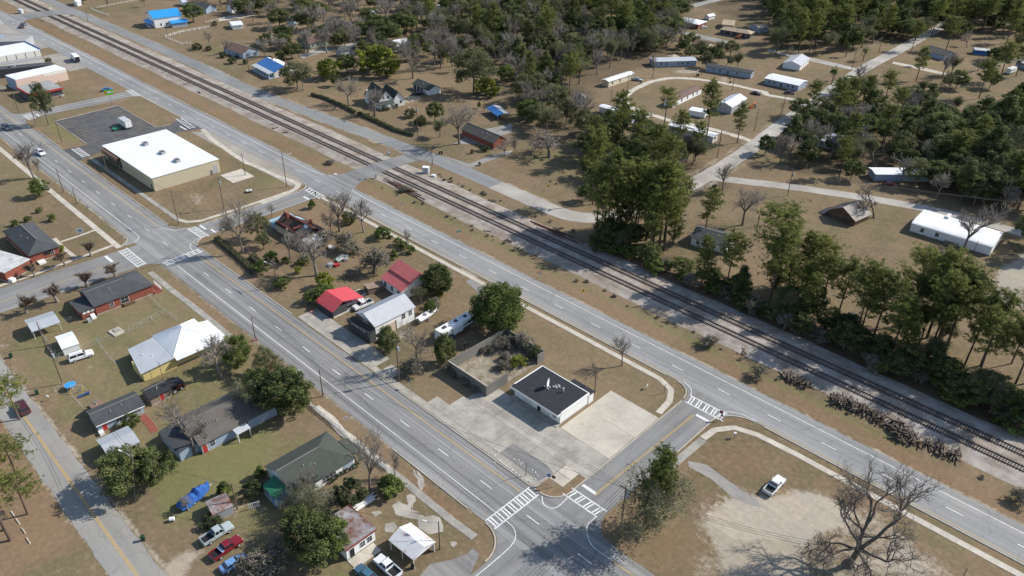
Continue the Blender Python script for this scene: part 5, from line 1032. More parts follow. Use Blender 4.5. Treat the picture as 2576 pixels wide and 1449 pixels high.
def mk_bare(kind, seed, H=10., levels=5, nc=(4, 3, 3, 3, 2), ang=(18, 48), decay=.72, wig=.16, up=.10, L0=1.9, r0=.15, trunk_m='bark', twig_m='twig', side=.68, name='bare_tree', minr=.0105, leaf=None):
    rng = np.random.default_rng(seed); segs, tips = skeleton(rng, L0, r0, levels, nc, ang, decay, wig, up, side=side, minr=minr)
    top = max(s[1][2] for s in segs); k = H/top; segs = [(a*k, b*k, r*max(k, .8), q*max(k, .8), l) for a, b, r, q, l in segs]; tips = tips*k
    a, b = split(segs, 1); Va, Fa = np_tubes(a, 6); V0, F0 = np_tubes([s for s in b if s[4] <= 2], 4); V1, F1 = np_tubes([s for s in b if s[4] > 2], 3); V = np.concatenate([V0, V1]); F = np.concatenate([F0, F1+len(V0)]); mi = np.zeros(len(F), int); tint = np.zeros(len(F))
    if leaf:
        m_, per, size, spread = leaf; C = np.repeat(tips, per, 0)+rng.normal(0, spread, (len(tips)*per, 3)); Vl, Fl, tl = np_leaves(C, size, rng, np.clip(np.repeat(rng.normal(.45, .2, len(tips)), per)+rng.normal(0, .12, len(C)), 0, 1))
        F = np.concatenate([F, Fl+len(V)]); V = np.concatenate([V, Vl]); mi = np.concatenate([mi, np.ones(len(Fl), int)]); tint = np.concatenate([tint, tl])
    reg(kind, name, np_mesh('trunk', Va, Fa, [trunk_m]), np_mesh('crown', V, F, [twig_m]+([leaf[0]] if leaf else []), tint, mi), H)
for i in range(4): mk_bare('bare', 10+i)
for i in range(3): mk_bare('barepale', 20+i, trunk_m='bark_pale', twig_m='twig_pale', ang=(16, 46), L0=1.5)
for i in range(2): mk_bare('barewide', 30+i, H=9, L0=1.6, ang=(28, 62), up=.02, wig=.24, r0=.26, decay=.74, trunk_m='bark', twig_m='twig')
for i in range(2): mk_bare('baredark', 34+i, H=10, twig_m='twig_dark', L0=2.4)
for i in range(2): mk_bare('crepe', 40+i, H=4, L0=.5, r0=.10, nc=(5, 3, 3, 2), levels=4, ang=(10, 34), up=.06, twig_m='twig', trunk_m='bark_pale', leaf=('lf_brown', 5, .09, .14), minr=.014)
for i in range(3): mk_bare('bramble', 50+i, H=3.2, L0=.35, r0=.07, nc=(10, 4, 3, 3), levels=4, ang=(20, 70), up=.03, wig=.3, twig_m='twig', name='bare_shrub', leaf=('lf_olive', 1, .07, .2), minr=.010)
for i in range(2): mk_bare('moss', 55+i, H=11, L0=2.6, ang=(20, 52), up=.05, wig=.2, trunk_m='bark_pale', twig_m='twig_pale', leaf=('lf_olive', 6, .11, .34), name='mossy_tree')
for i in range(3): mk_bare('semi', 60+i, H=11, ang=(16, 48), leaf=('lf_olive', 9, .14, .42), name='half_bare_tree', twig_m='twig')
def mk_leafy(kind, seed, H=9., R=4.2, m_='lf_oak', clumps=100, per=105, size=.175, cr=.95, base=.22, name='evergreen_tree', flat=1., jag=.22, trunk_m='bark', r0=.24, shape='round', trunks=1):
    rng = np.random.default_rng(seed); zc = H*(base+(1-base)*.5); rz = H*(1-base)*.5; cl = []
    while len(cl) < clumps:
        d = unit(rng.normal(size=3)); rr_ = rng.uniform(.45, 1)**.5
        if d[2] < -.75: continue
        prof = 1.
        if shape == 'cone': prof = np.clip(1.05-.85*(d[2]*rr_+1)/2, .12, 1)
        if shape == 'column': prof = np.clip(1.0-.35*abs(d[2]), .3, 1)
        lob = 1+jag*math.sin(3*math.atan2(d[1], d[0])+seed)+jag*.7*math.sin(5*d[2]*2+seed*1.7)
        cl.append((d[0]*R*rr_*prof*lob, d[1]*R*rr_*prof*lob, zc+d[2]*rz*rr_*(1+.12*math.sin(4*math.atan2(d[1], d[0])+seed*2))))
    cl = np.array(cl); ct = rng.normal(.42, .24, len(cl)); C = np.repeat(cl, per, 0); off = rng.normal(size=C.shape); off /= np.linalg.norm(off, axis=1, keepdims=True); rad = cr*rng.uniform(.35, 1, (len(C), 1))**.6*np.repeat(rng.uniform(.65, 1.25, (len(cl), 1)), per, 0)
    C = C+off*rad*np.array((1, 1, .72)); C[:, 2] = np.maximum(C[:, 2], .12); T_ = np.clip(np.repeat(ct, per)+rng.normal(0, .14, len(C)), 0, 1); V, F, T_ = np_leaves(C, size, rng, T_, out=off)
    segs = []
    for k in range(trunks):
        o = np.array((0, 0, 0)) if trunks == 1 else np.append(rng.normal(0, R*.15, 2), 0)
        segs += [(o, o*1.3+np.array((.1, .05, zc*.6)), r0, r0*.75), (o*1.3+np.array((.1, .05, zc*.6)), np.array((0, 0, zc*1.25)), r0*.75, r0*.35)]
    for i in rng.choice(len(cl), min(len(cl), 26), False): s = np.array((.05, .03, zc*rng.uniform(.45, .9))); mid = (s+cl[i])/2+rng.normal(0, .2, 3); segs += [(s, mid, r0*.38, r0*.22), (mid, cl[i], r0*.22, r0*.08)]
    Vt, Ft = np_tubes(segs, 5); reg(kind, name, np_mesh('trunk', Vt, Ft, [trunk_m]), np_mesh('crown', V, F, [m_], T_), H)
for i in range(4): mk_leafy('oak', 100+i, name='live_oak')
for i in range(3): mk_leafy('green', 110+i, H=7, R=2.9, m_='lf_green', clumps=75, per=95, size=.155, cr=.8, base=.12, trunks=3, r0=.11)
for i in range(3): mk_leafy('olive', 120+i, m_='lf_olive', H=9, R=4.0, clumps=95, per=85, size=.165, cr=.95, jag=.28, name='grey_green_tree')
for i in range(3): mk_leafy('dense', 180+i, H=9, R=4.3, m_='lf_green', clumps=190, per=95, size=.165, cr=1.0, base=.01, jag=.12, r0=.2)
for i in range(2): mk_leafy('holly', 185+i, H=8, R=3.5, m_='lf_oak', clumps=150, per=95, size=.15, cr=.85, base=.0, jag=.1, shape='column', r0=.18)
for i in range(2): mk_leafy('yel', 130+i, H=7, R=4, m_='lf_yel', clumps=100, per=70, size=.24, cr=.8, base=.05, name='bamboo_clump', trunks=5, r0=.08)
for i in range(2): mk_leafy('cone', 140+i, H=6, R=2.2, m_='lf_green', clumps=60, per=60, size=.18, cr=.6, base=.04, shape='cone', name='conical_evergreen', r0=.1)
for i in range(3): mk_leafy('tall', 150+i, H=15, R=3.6, m_='lf_oak', clumps=125, per=90, size=.21, cr=1.05, base=.18, shape='column', name='evergreen_tree', jag=.3)
for i in range(2): mk_leafy('bush', 160+i, H=2., R=1.15, m_='lf_hedge', clumps=36, per=55, size=.10, cr=.34, base=.0, name='shrub', r0=.05, jag=.08)
for i in range(2): mk_leafy('bushg', 170+i, H=2.4, R=1.3, m_='lf_green', clumps=36, per=55, size=.12, cr=.42, base=.0, name='shrub', r0=.05, jag=.2)
for i in range(2): mk_leafy('bushy', 175+i, H=2.4, R=1.3, m_='lf_yel', clumps=36, per=55, size=.12, cr=.45, base=.0, name='shrub', r0=.05, jag=.25)
def mk_pine(kind, seed, H=20., R=3.6, cb=.42, nb=54, m_='lf_pine', lean=.02):
    rng = np.random.default_rng(seed); bend = rng.normal(0, lean, 2)*H; pts = [np.array((bend[0]*(t**2)+.15*math.sin(3*t+seed), bend[1]*(t**2)+.12*math.cos(4*t+seed), H*t*.97)) for t in np.linspace(0, 1, 9)]
    segs = [(a, b, .25*(1-.8*i/8)+.03, .25*(1-.8*(i+1)/8)+.03) for i, (a, b) in enumerate(zip(pts[:-1], pts[1:]))]; br = []; C = []; T_ = []; O = []
    def at(t): x = t*8; i = min(int(x), 7); return pts[i]+(pts[i+1]-pts[i])*(x-i)
    for k in range(nb):
        t = cb+(1-cb)*((k+rng.random())/nb)**.85; p = at(min(t, .985)); f = (t-cb)/(1-cb); Lb = R*(.45+.75*math.sin(math.pi*min(1, f*.82+.16)))*rng.uniform(.55, 1.15); az = rng.uniform(0, 2*math.pi); el = rng.uniform(-.1, .35)+.55*f
        d = np.array((math.cos(az)*math.cos(el), math.sin(az)*math.cos(el), math.sin(el))); q = p+d*Lb*.55; e = p+d*Lb+np.array((0, 0, .22*Lb*rng.random())); br += [(p, q, .05, .035), (q, e, .035, .015)]
        nt_ = int(5+Lb*3.2)
        for _ in range(nt_):
            s = rng.uniform(.35, 1.05); c_ = p+(e-p)*s+rng.normal(0, .30+.09*Lb, 3)*np.array((1, 1, .38)); tt = np.clip(rng.normal(.42, .22), 0, 1); n_ = 19
            o = rng.normal(size=(n_, 3)); o /= np.linalg.norm(o, axis=1, keepdims=True); C.append(c_+o*rng.uniform(.1, .48, (n_, 1))*np.array((1, 1, .7))); T_.append(np.clip(tt+rng.normal(0, .12, n_), 0, 1)); O.append(o)
    C = np.concatenate(C); V, F, T_ = np_leaves(C, .19, rng, np.concatenate(T_), out=np.concatenate(O), asp=.36)
    for _ in range(10): p = at(rng.uniform(cb*.5, cb)); az = rng.uniform(0, 6.28); br.append((p, p+np.array((math.cos(az), math.sin(az), .25))*rng.uniform(.5, 1.6), .03, .012))
    Vt, Ft = np_tubes(segs, 7); Vb, Fb = np_tubes(br, 4); Vt, Ft = np.concatenate([Vt, Vb]), np.concatenate([Ft, Fb+len(Vt)]); reg(kind, 'pine_tree', np_mesh('trunk', Vt, Ft, ['bark_pine']), np_mesh('crown', V, F, [m_], T_), H)
for i in range(5): mk_pine('pine', 200+i, R=3.4+.25*i, cb=.36+.04*i)
for i in range(3): mk_pine('pinefull', 220+i, R=3.3, cb=.14, nb=84)
for i in range(2): mk_pine('pineairy', 230+i, H=18, R=4.6, cb=.5, nb=26)
for i in range(2): mk_pine('pinetuft', 210+i, R=3.6, cb=.58, nb=34)
for i in range(2): mk_pine('pineyel', 215+i, R=4.0, cb=.45, nb=46, m_='lf_pine')
def mk_palm(seed, H=6.):
    rng = np.random.default_rng(seed); segs = [(np.array((0, 0, 0.)), np.array((.1, 0, H*.72)), .22, .17)]; V = []; T_ = []
    for k in range(46):
        az = rng.uniform(0, 6.28); el = rng.uniform(-.9, 1.3); d = np.array((math.cos(az)*math.cos(el), math.sin(az)*math.cos(el), math.sin(el))); o = np.array((.1, 0, H*.74)); L_ = rng.uniform(1.0, 1.6); s = unit(np.cross(d, (0, 0, 1.)))
        for j in range(7):
            a = (j-3)*.28; dd = unit(d*math.cos(a)+s*math.sin(a)); b = o+d*L_*.55; tip = b+dd*L_*.6-np.array((0, 0, .35*L_)); w_ = np.cross(dd, (0, 0, 1.))*.09; V += [b-w_, b+w_, tip+w_*.3, tip-w_*.3]; T_.append(rng.uniform(.2, .8))
    Vt, Ft = np_tubes(segs, 7); reg('palm', 'palm_tree', np_mesh('trunk', Vt, Ft, ['bark']), np_mesh('crown', np.array(V), np.arange(len(V)).reshape(-1, 4), ['lf_green'], T_), H)
mk_palm(1); mk_palm(2)
# the great bare oak, lower right
def mk_greatoak(seed=5):
    rng = np.random.default_rng(seed); segs = []; trunk = []
    P0 = [np.array(p, float) for p in ((0, 0, 0), (.1, .1, 1.5), (.45, .25, 3.2), (.5, .5, 4.8), (.2, .8, 7.0), (.1, 1.3, 9.4), (.3, 1.9, 11.6))]
    for a, b, r, q in zip(P0[:-1], P0[1:], (.95, .68, .6, .52, .40, .30), (.68, .6, .52, .40, .30, .2)): trunk.append((a, b, r, q, 0))
    for k in range(7): az = k*.9; trunk.append((np.array((math.cos(az)*1.1, math.sin(az)*1.1, 0)), np.array((math.cos(az)*.3, math.sin(az)*.3, 1.3)), .32, .2, 0))
    top = P0[-1]; mains = [(205, 10, 9, .27, 4.6), (235, 4, 8.5, .25, 5.4), (165, 14, 8.5, .26, 6.2), (140, 30, 8, .24, 8.6), (95, 50, 9, .26, 10.2), (30, 44, 12, .40, 4.9), (10, 8, 10, .29, 5.2), (-35, 5, 9.5, .28, 4.3), (-75, 8, 9, .25, 5.0), (275, 18, 7, .2, 7.2), (110, 66, 8, .22, 11.4), (60, 60, 8, .22, 11.4), (200, 40, 6.5, .2, 9.4), (-5, 30, 7, .2, 8.0)]
    for az, el, L_, r, zs in mains:
        j_ = max(i for i in range(len(P0)-1) if P0[i][2] <= zs); st_ = P0[j_]+(P0[j_+1]-P0[j_])*((zs-P0[j_][2])/(P0[j_+1][2]-P0[j_][2]))
        az, el = math.radians(az+rng.uniform(-8, 8)), math.radians(el); d = np.array((math.cos(az)*math.cos(el), math.sin(az)*math.cos(el), math.sin(el)))
        s, _ = skeleton(rng, L_*.62, r*1.15, 5, (2, 3, 3, 3, 2), (20, 55), .68, .24, .05, d0=d, p0=st_, side=.62, trunk_n=6, minr=.013); segs += s
    a, b = split(segs, 1); Va, Fa = np_tubes(trunk+a, 7); V0, F0 = np_tubes([s for s in b if s[4] <= 3], 4); V1, F1 = np_tubes([s for s in b if s[4] > 3], 3)
    V, F = np.concatenate([V0, V1]), np.concatenate([F0, F1+len(V0)]); reg('greatoak', 'bare_oak', np_mesh('trunk', Va, Fa, ['bark']), np_mesh('crown', V, F, ['twig_dark']), max(s[1][2] for s in segs))
mk_greatoak()

TRNG = random.Random(11); ALLT = []
CATN = dict(bush='shrub', bushg='shrub', bushy='shrub', bramble='shrub', yel='bamboo')
def tree(kind, loc, h, label, wf=1., group=None, var=None, rz=None, lean=None):
    name, tm, cm, H = PROTO[kind][TRNG.randrange(len(PROTO[kind])) if var is None else var]
    s = h/H; t = thing(name, label, CATN.get(kind, 'tree'), (loc[0], loc[1], 0), TRNG.uniform(0, 6.28) if rz is None else rz, group, (s*wf, s*wf, s))
    if lean: t.rotation_euler = (lean[0], lean[1], t.rotation_euler[2])
    obj('stem' if kind in CATN else 'trunk', None, None, t, data=tm); obj('foliage' if kind in CATN else 'crown', None, None, t, data=cm); ALLT.append((loc[0], loc[1])); return t
def trees(txt, group=None):
    """kind|base|height or top point|width factor|label"""
    for l in txt.strip().splitlines():
        k, b, h, wf, lab = [q.strip() for q in l.split('|')]
        if b[0] == '^': z = float(h)*.72; loc = W1(b[1:], z)     # crown centre seen there
        else: loc = W1(b)
        hh = zoft(loc, h) if ':' in h else float(h); tree(k, loc, hh, lab, float(wf), group, rz=.0 if k == 'greatoak' else None)
trees('''
greatoak|33:815,1335|20.5|1.0|huge spreading bare oak on the sandy lot at lower right
pinefull|23:1405,935|23:1560,190|.95|dark pine at the sandy corner beside the street
moss|23:1470,935|13|1.2|grey-green mossy tree leaning over the sandy corner
bare|22:1105,785|22:1200,470|.75|small many-stemmed bare tree on the lawn beside the highway
dense|v:1252,822|11.5|1.15|large round grey-green tree beside the motorhome
holly|v:1100,738|8.5|1.15|dense dark evergreen beside the pink roofed house
holly|12:1330,640|12:1310,390|.85|small green tree in front of the white barn
holly|12:1900,757|12:1890,470|.7|small green tree at the corner of the block ruin
bare|12:1625,740|12:1580,190|.7|tall forked bare tree beside the motorhome
bramble|12:1560,850|3.8|1.6|tangled bare bush at the left of the block ruin
bare|11:840,880|11:890,440|.9|bare tree with a forked crown above the ruined house
barepale|11:1085,890|11:1080,540|.8|slender bare tree right of the ruined house
barepale|11:612,1325|11:600,880|1.2|pale twiggy tree in front of the ruined house
barepale|11:348,1180|11:350,850|.6|thin pale tree left of the twiggy tree
bramble|11:900,1080|6|1.2|big grey thicket right of the ruined house
bramble|11:1190,1300|11:1200,1040|1.1|low tangled bare tree in the overgrown yard
barepale|11:1530,1075|11:1530,840|.5|thin bare sapling beside the pavement
cone|11:565,650|11:560,560|1.3|evergreen bush behind the ruined house near the street
bushg|11:945,790|3.4|1.2|evergreen bush beneath the forked bare tree
bushg|11:1275,950|3.6|1.3|wide green bush by the highway pavement
bushg|11:1430,1020|2.6|.9|small green bush nearest the highway in the bush row
bushg|11:1490,1055|2.4|1.1|low green bush in the middle of the bush row
bushg|11:1560,1100|2.6|.9|round green bush at the right of the bush row
cone|11:1390,1160|11:1395,1060|1.1|conical green bush at the near end of the bush row
yel|11:690,1449|4.6|.8|yellow-green clump at the left of the red boat shed
green|11:70,1310|4.5|.9|dark green bush by the highway pole
bushg|11:265,1440|3|1.2|green bush below the highway pole
bushy|11:430,1300|2.2|.8|pale yellow bush in the overgrown yard
bushg|12:690,110|4.2|1.3|dark shrub mass at the left of the red boat shed
green|12:560,150|3.6|1.2|dark green shrub beside the highway left of the red shed
bushg|11:300,1200|2|1.0|low green shrub under the thin pale tree
bramble|12:1790,200|3|1.3|bare thicket behind the white barn
green|12:1760,260|4|.9|small evergreen behind the parked boat
barepale|12:1600,150|6|.6|bare sapling at the back of the white barn
bare|01:2450,1100|01:2330,520|.7|tall leafless tree at the street corner hedge
olive|11:30,960|8.5|.8|vine covered tree at the street corner
olive|11:80,1050|5|.9|vine mass beside the ruined house lean-to
bare|01:2350,960|8.5|.45|thin bare trunk at the street corner
bare|11:160,740|4.6|.8|small bare shrub tree behind the ruined house
barepale|01:345,345|01:280,-60|1.0|bare tree beside the highway at the left
barepale|01:400,335|8|.5|thin bare tree next to the left highway pavement
green|01:415,528|01:405,350|1.0|small dark evergreen on the office lawn
bushg|01:402,690|1.9|.9|round bush on the office lawn nearest the evergreen
bushg|01:530,775|2.4|.9|round bush on the office lawn nearest the highway
bushg|01:285,780|1.9|.9|round bush on the office lawn above the grey roof
bushg|01:155,825|2.0|1.0|round bush beside the grey office roof
bushy|01:615,1085|2.0|1.0|yellow-green bush at the office corner
crepe|01:918,1125|01:910,985|1.15|small leafless crape tree nearest the highway corner
crepe|01:655,1222|01:640,1090|1.15|small leafless crape tree below the office path
crepe|01:348,1332|01:340,1210|1.1|small leafless crape tree before the brick wing
crepe|01:1168,1345|01:1150,1200|1.3|leafless crape tree by the stop line
crepe|01:880,1435|01:850,1290|1.35|leafless crape tree behind the brick house
crepe|02:580,140|02:560,-30|1.3|leafless crape tree beside the side street
crepe|02:268,250|02:240,90|1.3|leafless crape tree behind the blue-grey carport
olive|00:490,1258|00:380,830|.45|tall narrow tree beside the parking lot
green|02:2395,790|02:2440,500|1.0|dark evergreen beside the yellow house
barepale|02:2230,905|02:2090,470|.9|bare pale tree in front of the yellow house
barepale|02:2330,880|5|.7|small bare tree behind the grey weathered roof
oak|12:300,1240|10.5|1.15|dark broad oak in front of the blue house
oak|12:80,1180|9|.9|dark oak leaning over the blue house roof
green|12:420,1240|7|1.0|green lower oak beside the white picket fence
olive|12:120,890|7.5|.8|grey-green tree above the blue house roof
barepale|12:330,1050|8|.8|bare pale tree behind the dark broad oak
moss|02:2500,1280|9|1.0|mossy grey tree over the blue house
bare|03:1955,225|02:1500,1060|.85|leaning pale bare tree in the back yard
oak|03:1330,560|8.5|1.2|broad dark oak around the street lamp pole
oak|03:1600,500|7.5|1.0|green oak at the right of the street lamp pole
green|02:1330,1400|3.2|1.2|dark round shrub before the red door shed
pineairy|^03:150,560|9.5|1.5|pine crown over the left road edge
pineairy|^02:90,1050|10|1.5|pine crown over the dark car on the left road
pineairy|^03:60,200|9.5|1.5|pine crown at the left picture edge
pinetuft|03:105,1085|24|.9|tall pine trunk at the lower left edge
pinetuft|03:40,990|23|.9|second pine trunk at the lower left edge
cone|03:2270,640|03:2270,500|1.1|small dark cone shrub beside the rusty shed
bush|03:2140,930|2.0|1.6|trimmed dark shrub above the pickups
barepale|03:1895,790|03:1850,640|1.2|small pale bare tree before the tarped boat
bush|13:950,700|4.2|1.25|round dark bush below the green roofed house
cone|13:1360,620|4.6|1.6|dark rounded evergreen beside the fence end
bush|03:2560,640|3.4|1.0|dark shrub behind the teal porch
cone|13:50,460|3.2|1.1|dark shrub left of the green roof
bare|13:1145,610|13:1380,30|.7|tall crooked bare tree near the fence end
bare|13:1400,440|13:1390,200|.9|fine twiggy bare tree beside the pavement
barepale|13:535,680|13:420,340|.6|dead pale snag in front of the green roofed house
barepale|13:405,745|13:370,560|.6|short dead snag below the green roofed house
oak|13:640,1290|9|1.0|dark vine covered tree in front of the rusty workshop
green|13:800,1240|8|.8|bright green vine crown beside the rusty workshop
oak|13:480,1120|8|.9|dark ivy tree left of the rusty workshop
moss|13:430,1000|9|1.1|grey leafless oak over the ivy tree
barewide|13:300,1250|6|1.0|low sprawling bare tree above the pickups
bramble|13:-20,1440|4.2|1.3|bare thicket beside the blue car
bramble|13:160,1390|4.8|1.5|bare thicket at the bottom edge
baredark|13:600,800|8|.9|crooked dark bare tree before the green roofed house
bramble|22:80,600|4.5|1.4|grey thicket growing inside the block ruin
bramble|12:2480,620|3.6|1.2|dead brush inside the block ruin
bushy|22:60,780|2.6|1.2|olive bush at the back wall of the block ruin
bramble|12:1930,850|3|.9|dry shrub on the front wall of the block ruin
bare|10:935,1065|10:880,760|1.3|wide bare tree on the farmhouse lawn
barewide|10:1195,1168|10:1170,850|.9|gnarled bare tree in front of the farmhouse
bush|10:1550,1180|3.4|1.2|round bush at the right of the farmhouse
bush|10:1285,1115|1.6|1.1|small round bush at the farmhouse porch
bush|10:1330,1110|1.5|1.0|small bush at the farmhouse door
bush|10:1410,1085|1.8|1.1|round bush at the farmhouse corner
olive|10:420,900|10:400,620|1.2|big rounded grey-green tree by the frontage road
bare|10:478,915|10:450,640|.5|bare trunk before the rounded grey-green tree
yel|10:740,790|10:740,600|1.0|yellow-green bamboo beside the rounded tree
oak|10:800,870|5.5|.9|dark bushes on the farmhouse lawn edge
oak|10:920,740|9|1.2|dark tree between two bamboo clumps
yel|10:1240,745|10:1240,460|1.25|large bright plumed bamboo clump
bare|10:1578,790|10:1520,390|1.1|tall bare tree on the lawn behind the farmhouse
bare|10:1856,690|10:1880,180|.7|very tall bare tree at the wood edge
olive|10:2190,940|10:2130,480|.9|tall olive tree at the wood edge
yel|10:2320,960|10:2330,780|1.15|bright round bamboo by the clearing
cone|10:2245,1090|3|.9|little cypress in the clearing
oak|10:1800,1230|8|.9|dark evergreen behind the brick bungalow
semi|10:1850,1380|8|1.0|grey twiggy tree before the brick bungalow
bare|10:2045,1449|10:1980,1000|1.1|large bare tree before the brick bungalow
oak|10:1660,1300|5.5|1.0|dark shrub tree at the bungalow corner
bare|11:2505,135|7.5|1.3|bare spreading tree by the bungalow driveway
barewide|21:375,135|21:380,-130|1.3|wide bare tree on the green lawn
bare|21:30,100|7|1.2|bare tree at the lawn edge
pine|21:815,605|20:820,1300|.7|tall sparse pine on the lawn by the curve
oak|21:740,580|6|1.0|dark bush at the foot of the sparse pine
semi|21:1000,520|8|1.2|grey twiggy tree at the curve of the road
bare|21:2120,470|21:2140,160|1.1|bare tree beside the pale road junction
bare|21:2320,815|21:2330,400|1.1|tall bare tree above the pine line house
pinetuft|20:1520,1345|20:1550,890|1.15|round topped pine inside the trailer loop
pine|20:1950,1440|20:2000,820|.85|tall pine beside the metal workshop
pine|20:2265,1440|20:2340,1040|1.0|pine at the lower right of the trailer loop
bare|20:1410,785|20:1420,520|.6|thin bare tree beside the grey-blue mobile home
bare|20:1690,480|20:1700,130|.8|tall bare tree by the far driveway
bare|31:1065,745|31:1090,400|1.3|bare tree beside the collapsing barn
bare|31:1935,1110|31:2050,560|1.1|big bare tree before the long white mobile home
palm|30:780,575|30:810,410|.9|palm left of the street pole
palm|30:955,615|30:970,450|1.0|shaggy palm beside the far street
palm|30:640,850|30:680,640|.8|tall palm near the street
palm|30:665,810|5.5|.8|shorter palm behind the tall palm
bare|30:1745,795|30:1720,500|1.0|bare tree on the right lawn
bare|30:205,590|7|1.0|dark bare tree beside the hip roofed white house
oak|00:1950,225|00:1950,40|1.15|big round olive tree right of the chapel
bush|00:1985,500|3.2|1.5|large round bush nearest the dark roofed house
bush|00:2100,510|2.4|1.2|round bush second in the dark house yard
bush|00:2252,580|2.4|1.4|round bush before the dark house porch
bush|00:2340,640|3|1.3|big round bush by the frontage road driveway
bush|00:2470,645|2.4|1.0|small round bush by the parked car
bush|00:490,615|1.6|1.5|low dark bush beside the white roofed shop
bush|00:2160,260|2.6|1.0|bush at the fence corner near the chapel
oak|00:830,40|6|1.3|dark trees at the top edge by the crossing
bare|00:1085,85|7|.9|bare sapling nearest the white fence end
bare|00:1462,70|7|.9|bare tree left of the chapel roof
bare|00:2112,480|9|.8|bare tree between the round bushes
bare|00:2260,535|9|1.0|pale bare tree before the dark roofed house
bush|21:2030,450|1.2|.8|dark low shrub by the road junction
bush|11:2180,95|1.6|.9|small bush on the bungalow lawn
bush|11:2300,70|2.2|1.5|wide bush under the bungalow eaves
bush|11:2250,215|1.3|.8|tiny shrub beside the bungalow driveway
bramble|22:1980,590|3.2|1.6|dark brush mound beside the tracks
bramble|22:2480,900|3|1.4|brush mound near the right end of the track verge
bramble|11:750,200|1.8|2.0|dry weeds beside the track near the level crossing
bramble|11:1500,480|2|2.2|dry weeds around the stacked rails
bramble|33:2500,700|3|1.3|dark brush at the right edge beside the highway
''')
for i, (s, lab) in enumerate((('13:740,505', 'first'), ('13:785,478', 'second'), ('13:825,450', 'third'), ('13:870,420', 'fourth'), ('13:910,395', 'fifth'), ('13:950,372', 'sixth'), ('13:995,348', 'last'))):
    tree('bush', W1(s), 1.5, lab+' clipped round bush from the left along the green roofed house', .9, 'clipped bushes along the green roofed house')
# hedge pieces
def hedge(pts, label, n, h, wd):
    P = W(pts); t = thing('hedge', label, 'hedge', (P[0][0], P[0][1], 0)); rng = np.random.default_rng(3); C = []; T_ = []
    for a, b in zip(P[:-1], P[1:]):
        a, b = np.array(a), np.array(b); L_ = np.linalg.norm(b-a); d = (b-a)/L_; nn = int(L_*n); u = rng.uniform(0, L_, nn); q = a+d*u[:, None]+np.array((-d[1], d[0]))*(rng.uniform(-1, 1, nn)*wd)[:, None]
        C.append(np.column_stack([q-np.array(P[0]), h*np.sqrt(rng.uniform(0, 1, nn))*(1+.12*np.sin(u*1.3))])); T_.append(np.clip(rng.normal(.4, .2, nn), 0, 1))
    C = np.concatenate(C); V, F, T_ = np_leaves(C, .16, rng, np.concatenate(T_)); obj('foliage', None, None, t, data=np_mesh('foliage', V, F, ['lf_hedge'], T_))
    b_ = MB()
    for a, b in zip(P[:-1], P[1:]): strip(b_, [(a[0]-P[0][0], a[1]-P[0][1]), (b[0]-P[0][0], b[1]-P[0][1])], wd*.6, h*.7, zb=0, step=3)
    obj('stem', b_, 'bark', t)
hedge('10:560,960 700,1000 880,1080 1000,1145', 'clipped dark hedge before the farmhouse lawn, part left of the gap', 190, 1.2, .7)
hedge('10:1030,1155 1200,1225 1400,1320 1590,1375', 'clipped dark hedge before the farmhouse lawn, part right of the gap', 190, 1.3, .8)
hedge('01:2180,960 2300,1060 2450,1190 2576,1320', 'rough hedge along the corner yard beside the highway', 150, 1.2, .9)
hedge('11:0,1100 60,1130' if 0 else '11:-40,1140 20,1200', 'short piece of rough hedge near the highway pole', 150, 1.4, 1.0)
# ---------------- woods: masses of trees that cannot be told apart
def wood(poly, mix, step, label, group, hr=(.85, 1.2), avoid=3.2, seed=1, mn=0):
    P = W(poly) if isinstance(poly, str) else poly; r = random.Random(seed); X0, X1 = min(p[0] for p in P), max(p[0] for p in P); Y0, Y1 = min(p[1] for p in P), max(p[1] for p in P); x = X0; c = 0
    while x < X1:
        y = Y0
        while y < Y1:
            q = (x+r.uniform(-.42, .42)*step, y+r.uniform(-.42, .42)*step)
            if inpoly(np.array([q[0]]), np.array([q[1]]), P)[0] and all((q[0]-a[0])**2+(q[1]-a[1])**2 > avoid**2 for a in ALLT) and clear(q):
                u = r.random(); acc = 0
                for k, wt, h, wf in mix:
                    acc += wt
                    if u <= acc: break
                tree(k, q, h*r.uniform(*hr), spot(q, P, label[k]), wf*r.uniform(.85, 1.2), group); c += 1
            y += step
        x += step
    return c
def spot(q, P, l):
    def px(a): d = np.array([a[0], a[1], -CAMH]); return (d@_R)/(d@_F), -(d@_U)/(d@_F)
    U = [px(a) for a in P]; u = px(q); fx = (u[0]-min(a[0] for a in U))/(max(a[0] for a in U)-min(a[0] for a in U)); fy = (u[1]-min(a[1] for a in U))/(max(a[1] for a in U)-min(a[1] for a in U))
    return l+', '+('back ' if fy < .33 else ('front ' if fy > .66 else 'middle '))+['far left', 'left', 'centre', 'right', 'far right'][min(4, int(fx*5))]
FOOT = [(F_.c, F_.ex, F_.ey, F_.L/2+1.5, F_.D/2+1.5) for _, F_ in HOUSES.values()]
RDS = [smooth_path(W('w:-128.8,184 -127,202 -125.4,223 -126.7,252 -129.6,278 -134.1,314 -142.8,404 -145.5,474 -158,744')), smooth_path(W('w:-124,231 -115.3,235.7 -100.2,244.2 -81.9,252.5 -65.2,259 -50.9,262.5 -31.8,264 10,266')), smooth_path(W('20:2560,930 2100,830 1700,785 1450,810 1250,890 1130,990 1200,1080 1400,1150 1600,1215 1900,1275 2200,1350 2440,1430'))]
RPT = np.array([p for r_ in RDS for p in r_])
def inview(q):
    d = np.array([q[0], q[1], -CAMH]); wz_ = d@_F; px, py = 1288+FPX*(d@_R)/wz_, 724.5-FPX*(d@_U)/wz_
    return -60 < px < 2640 and py > -4
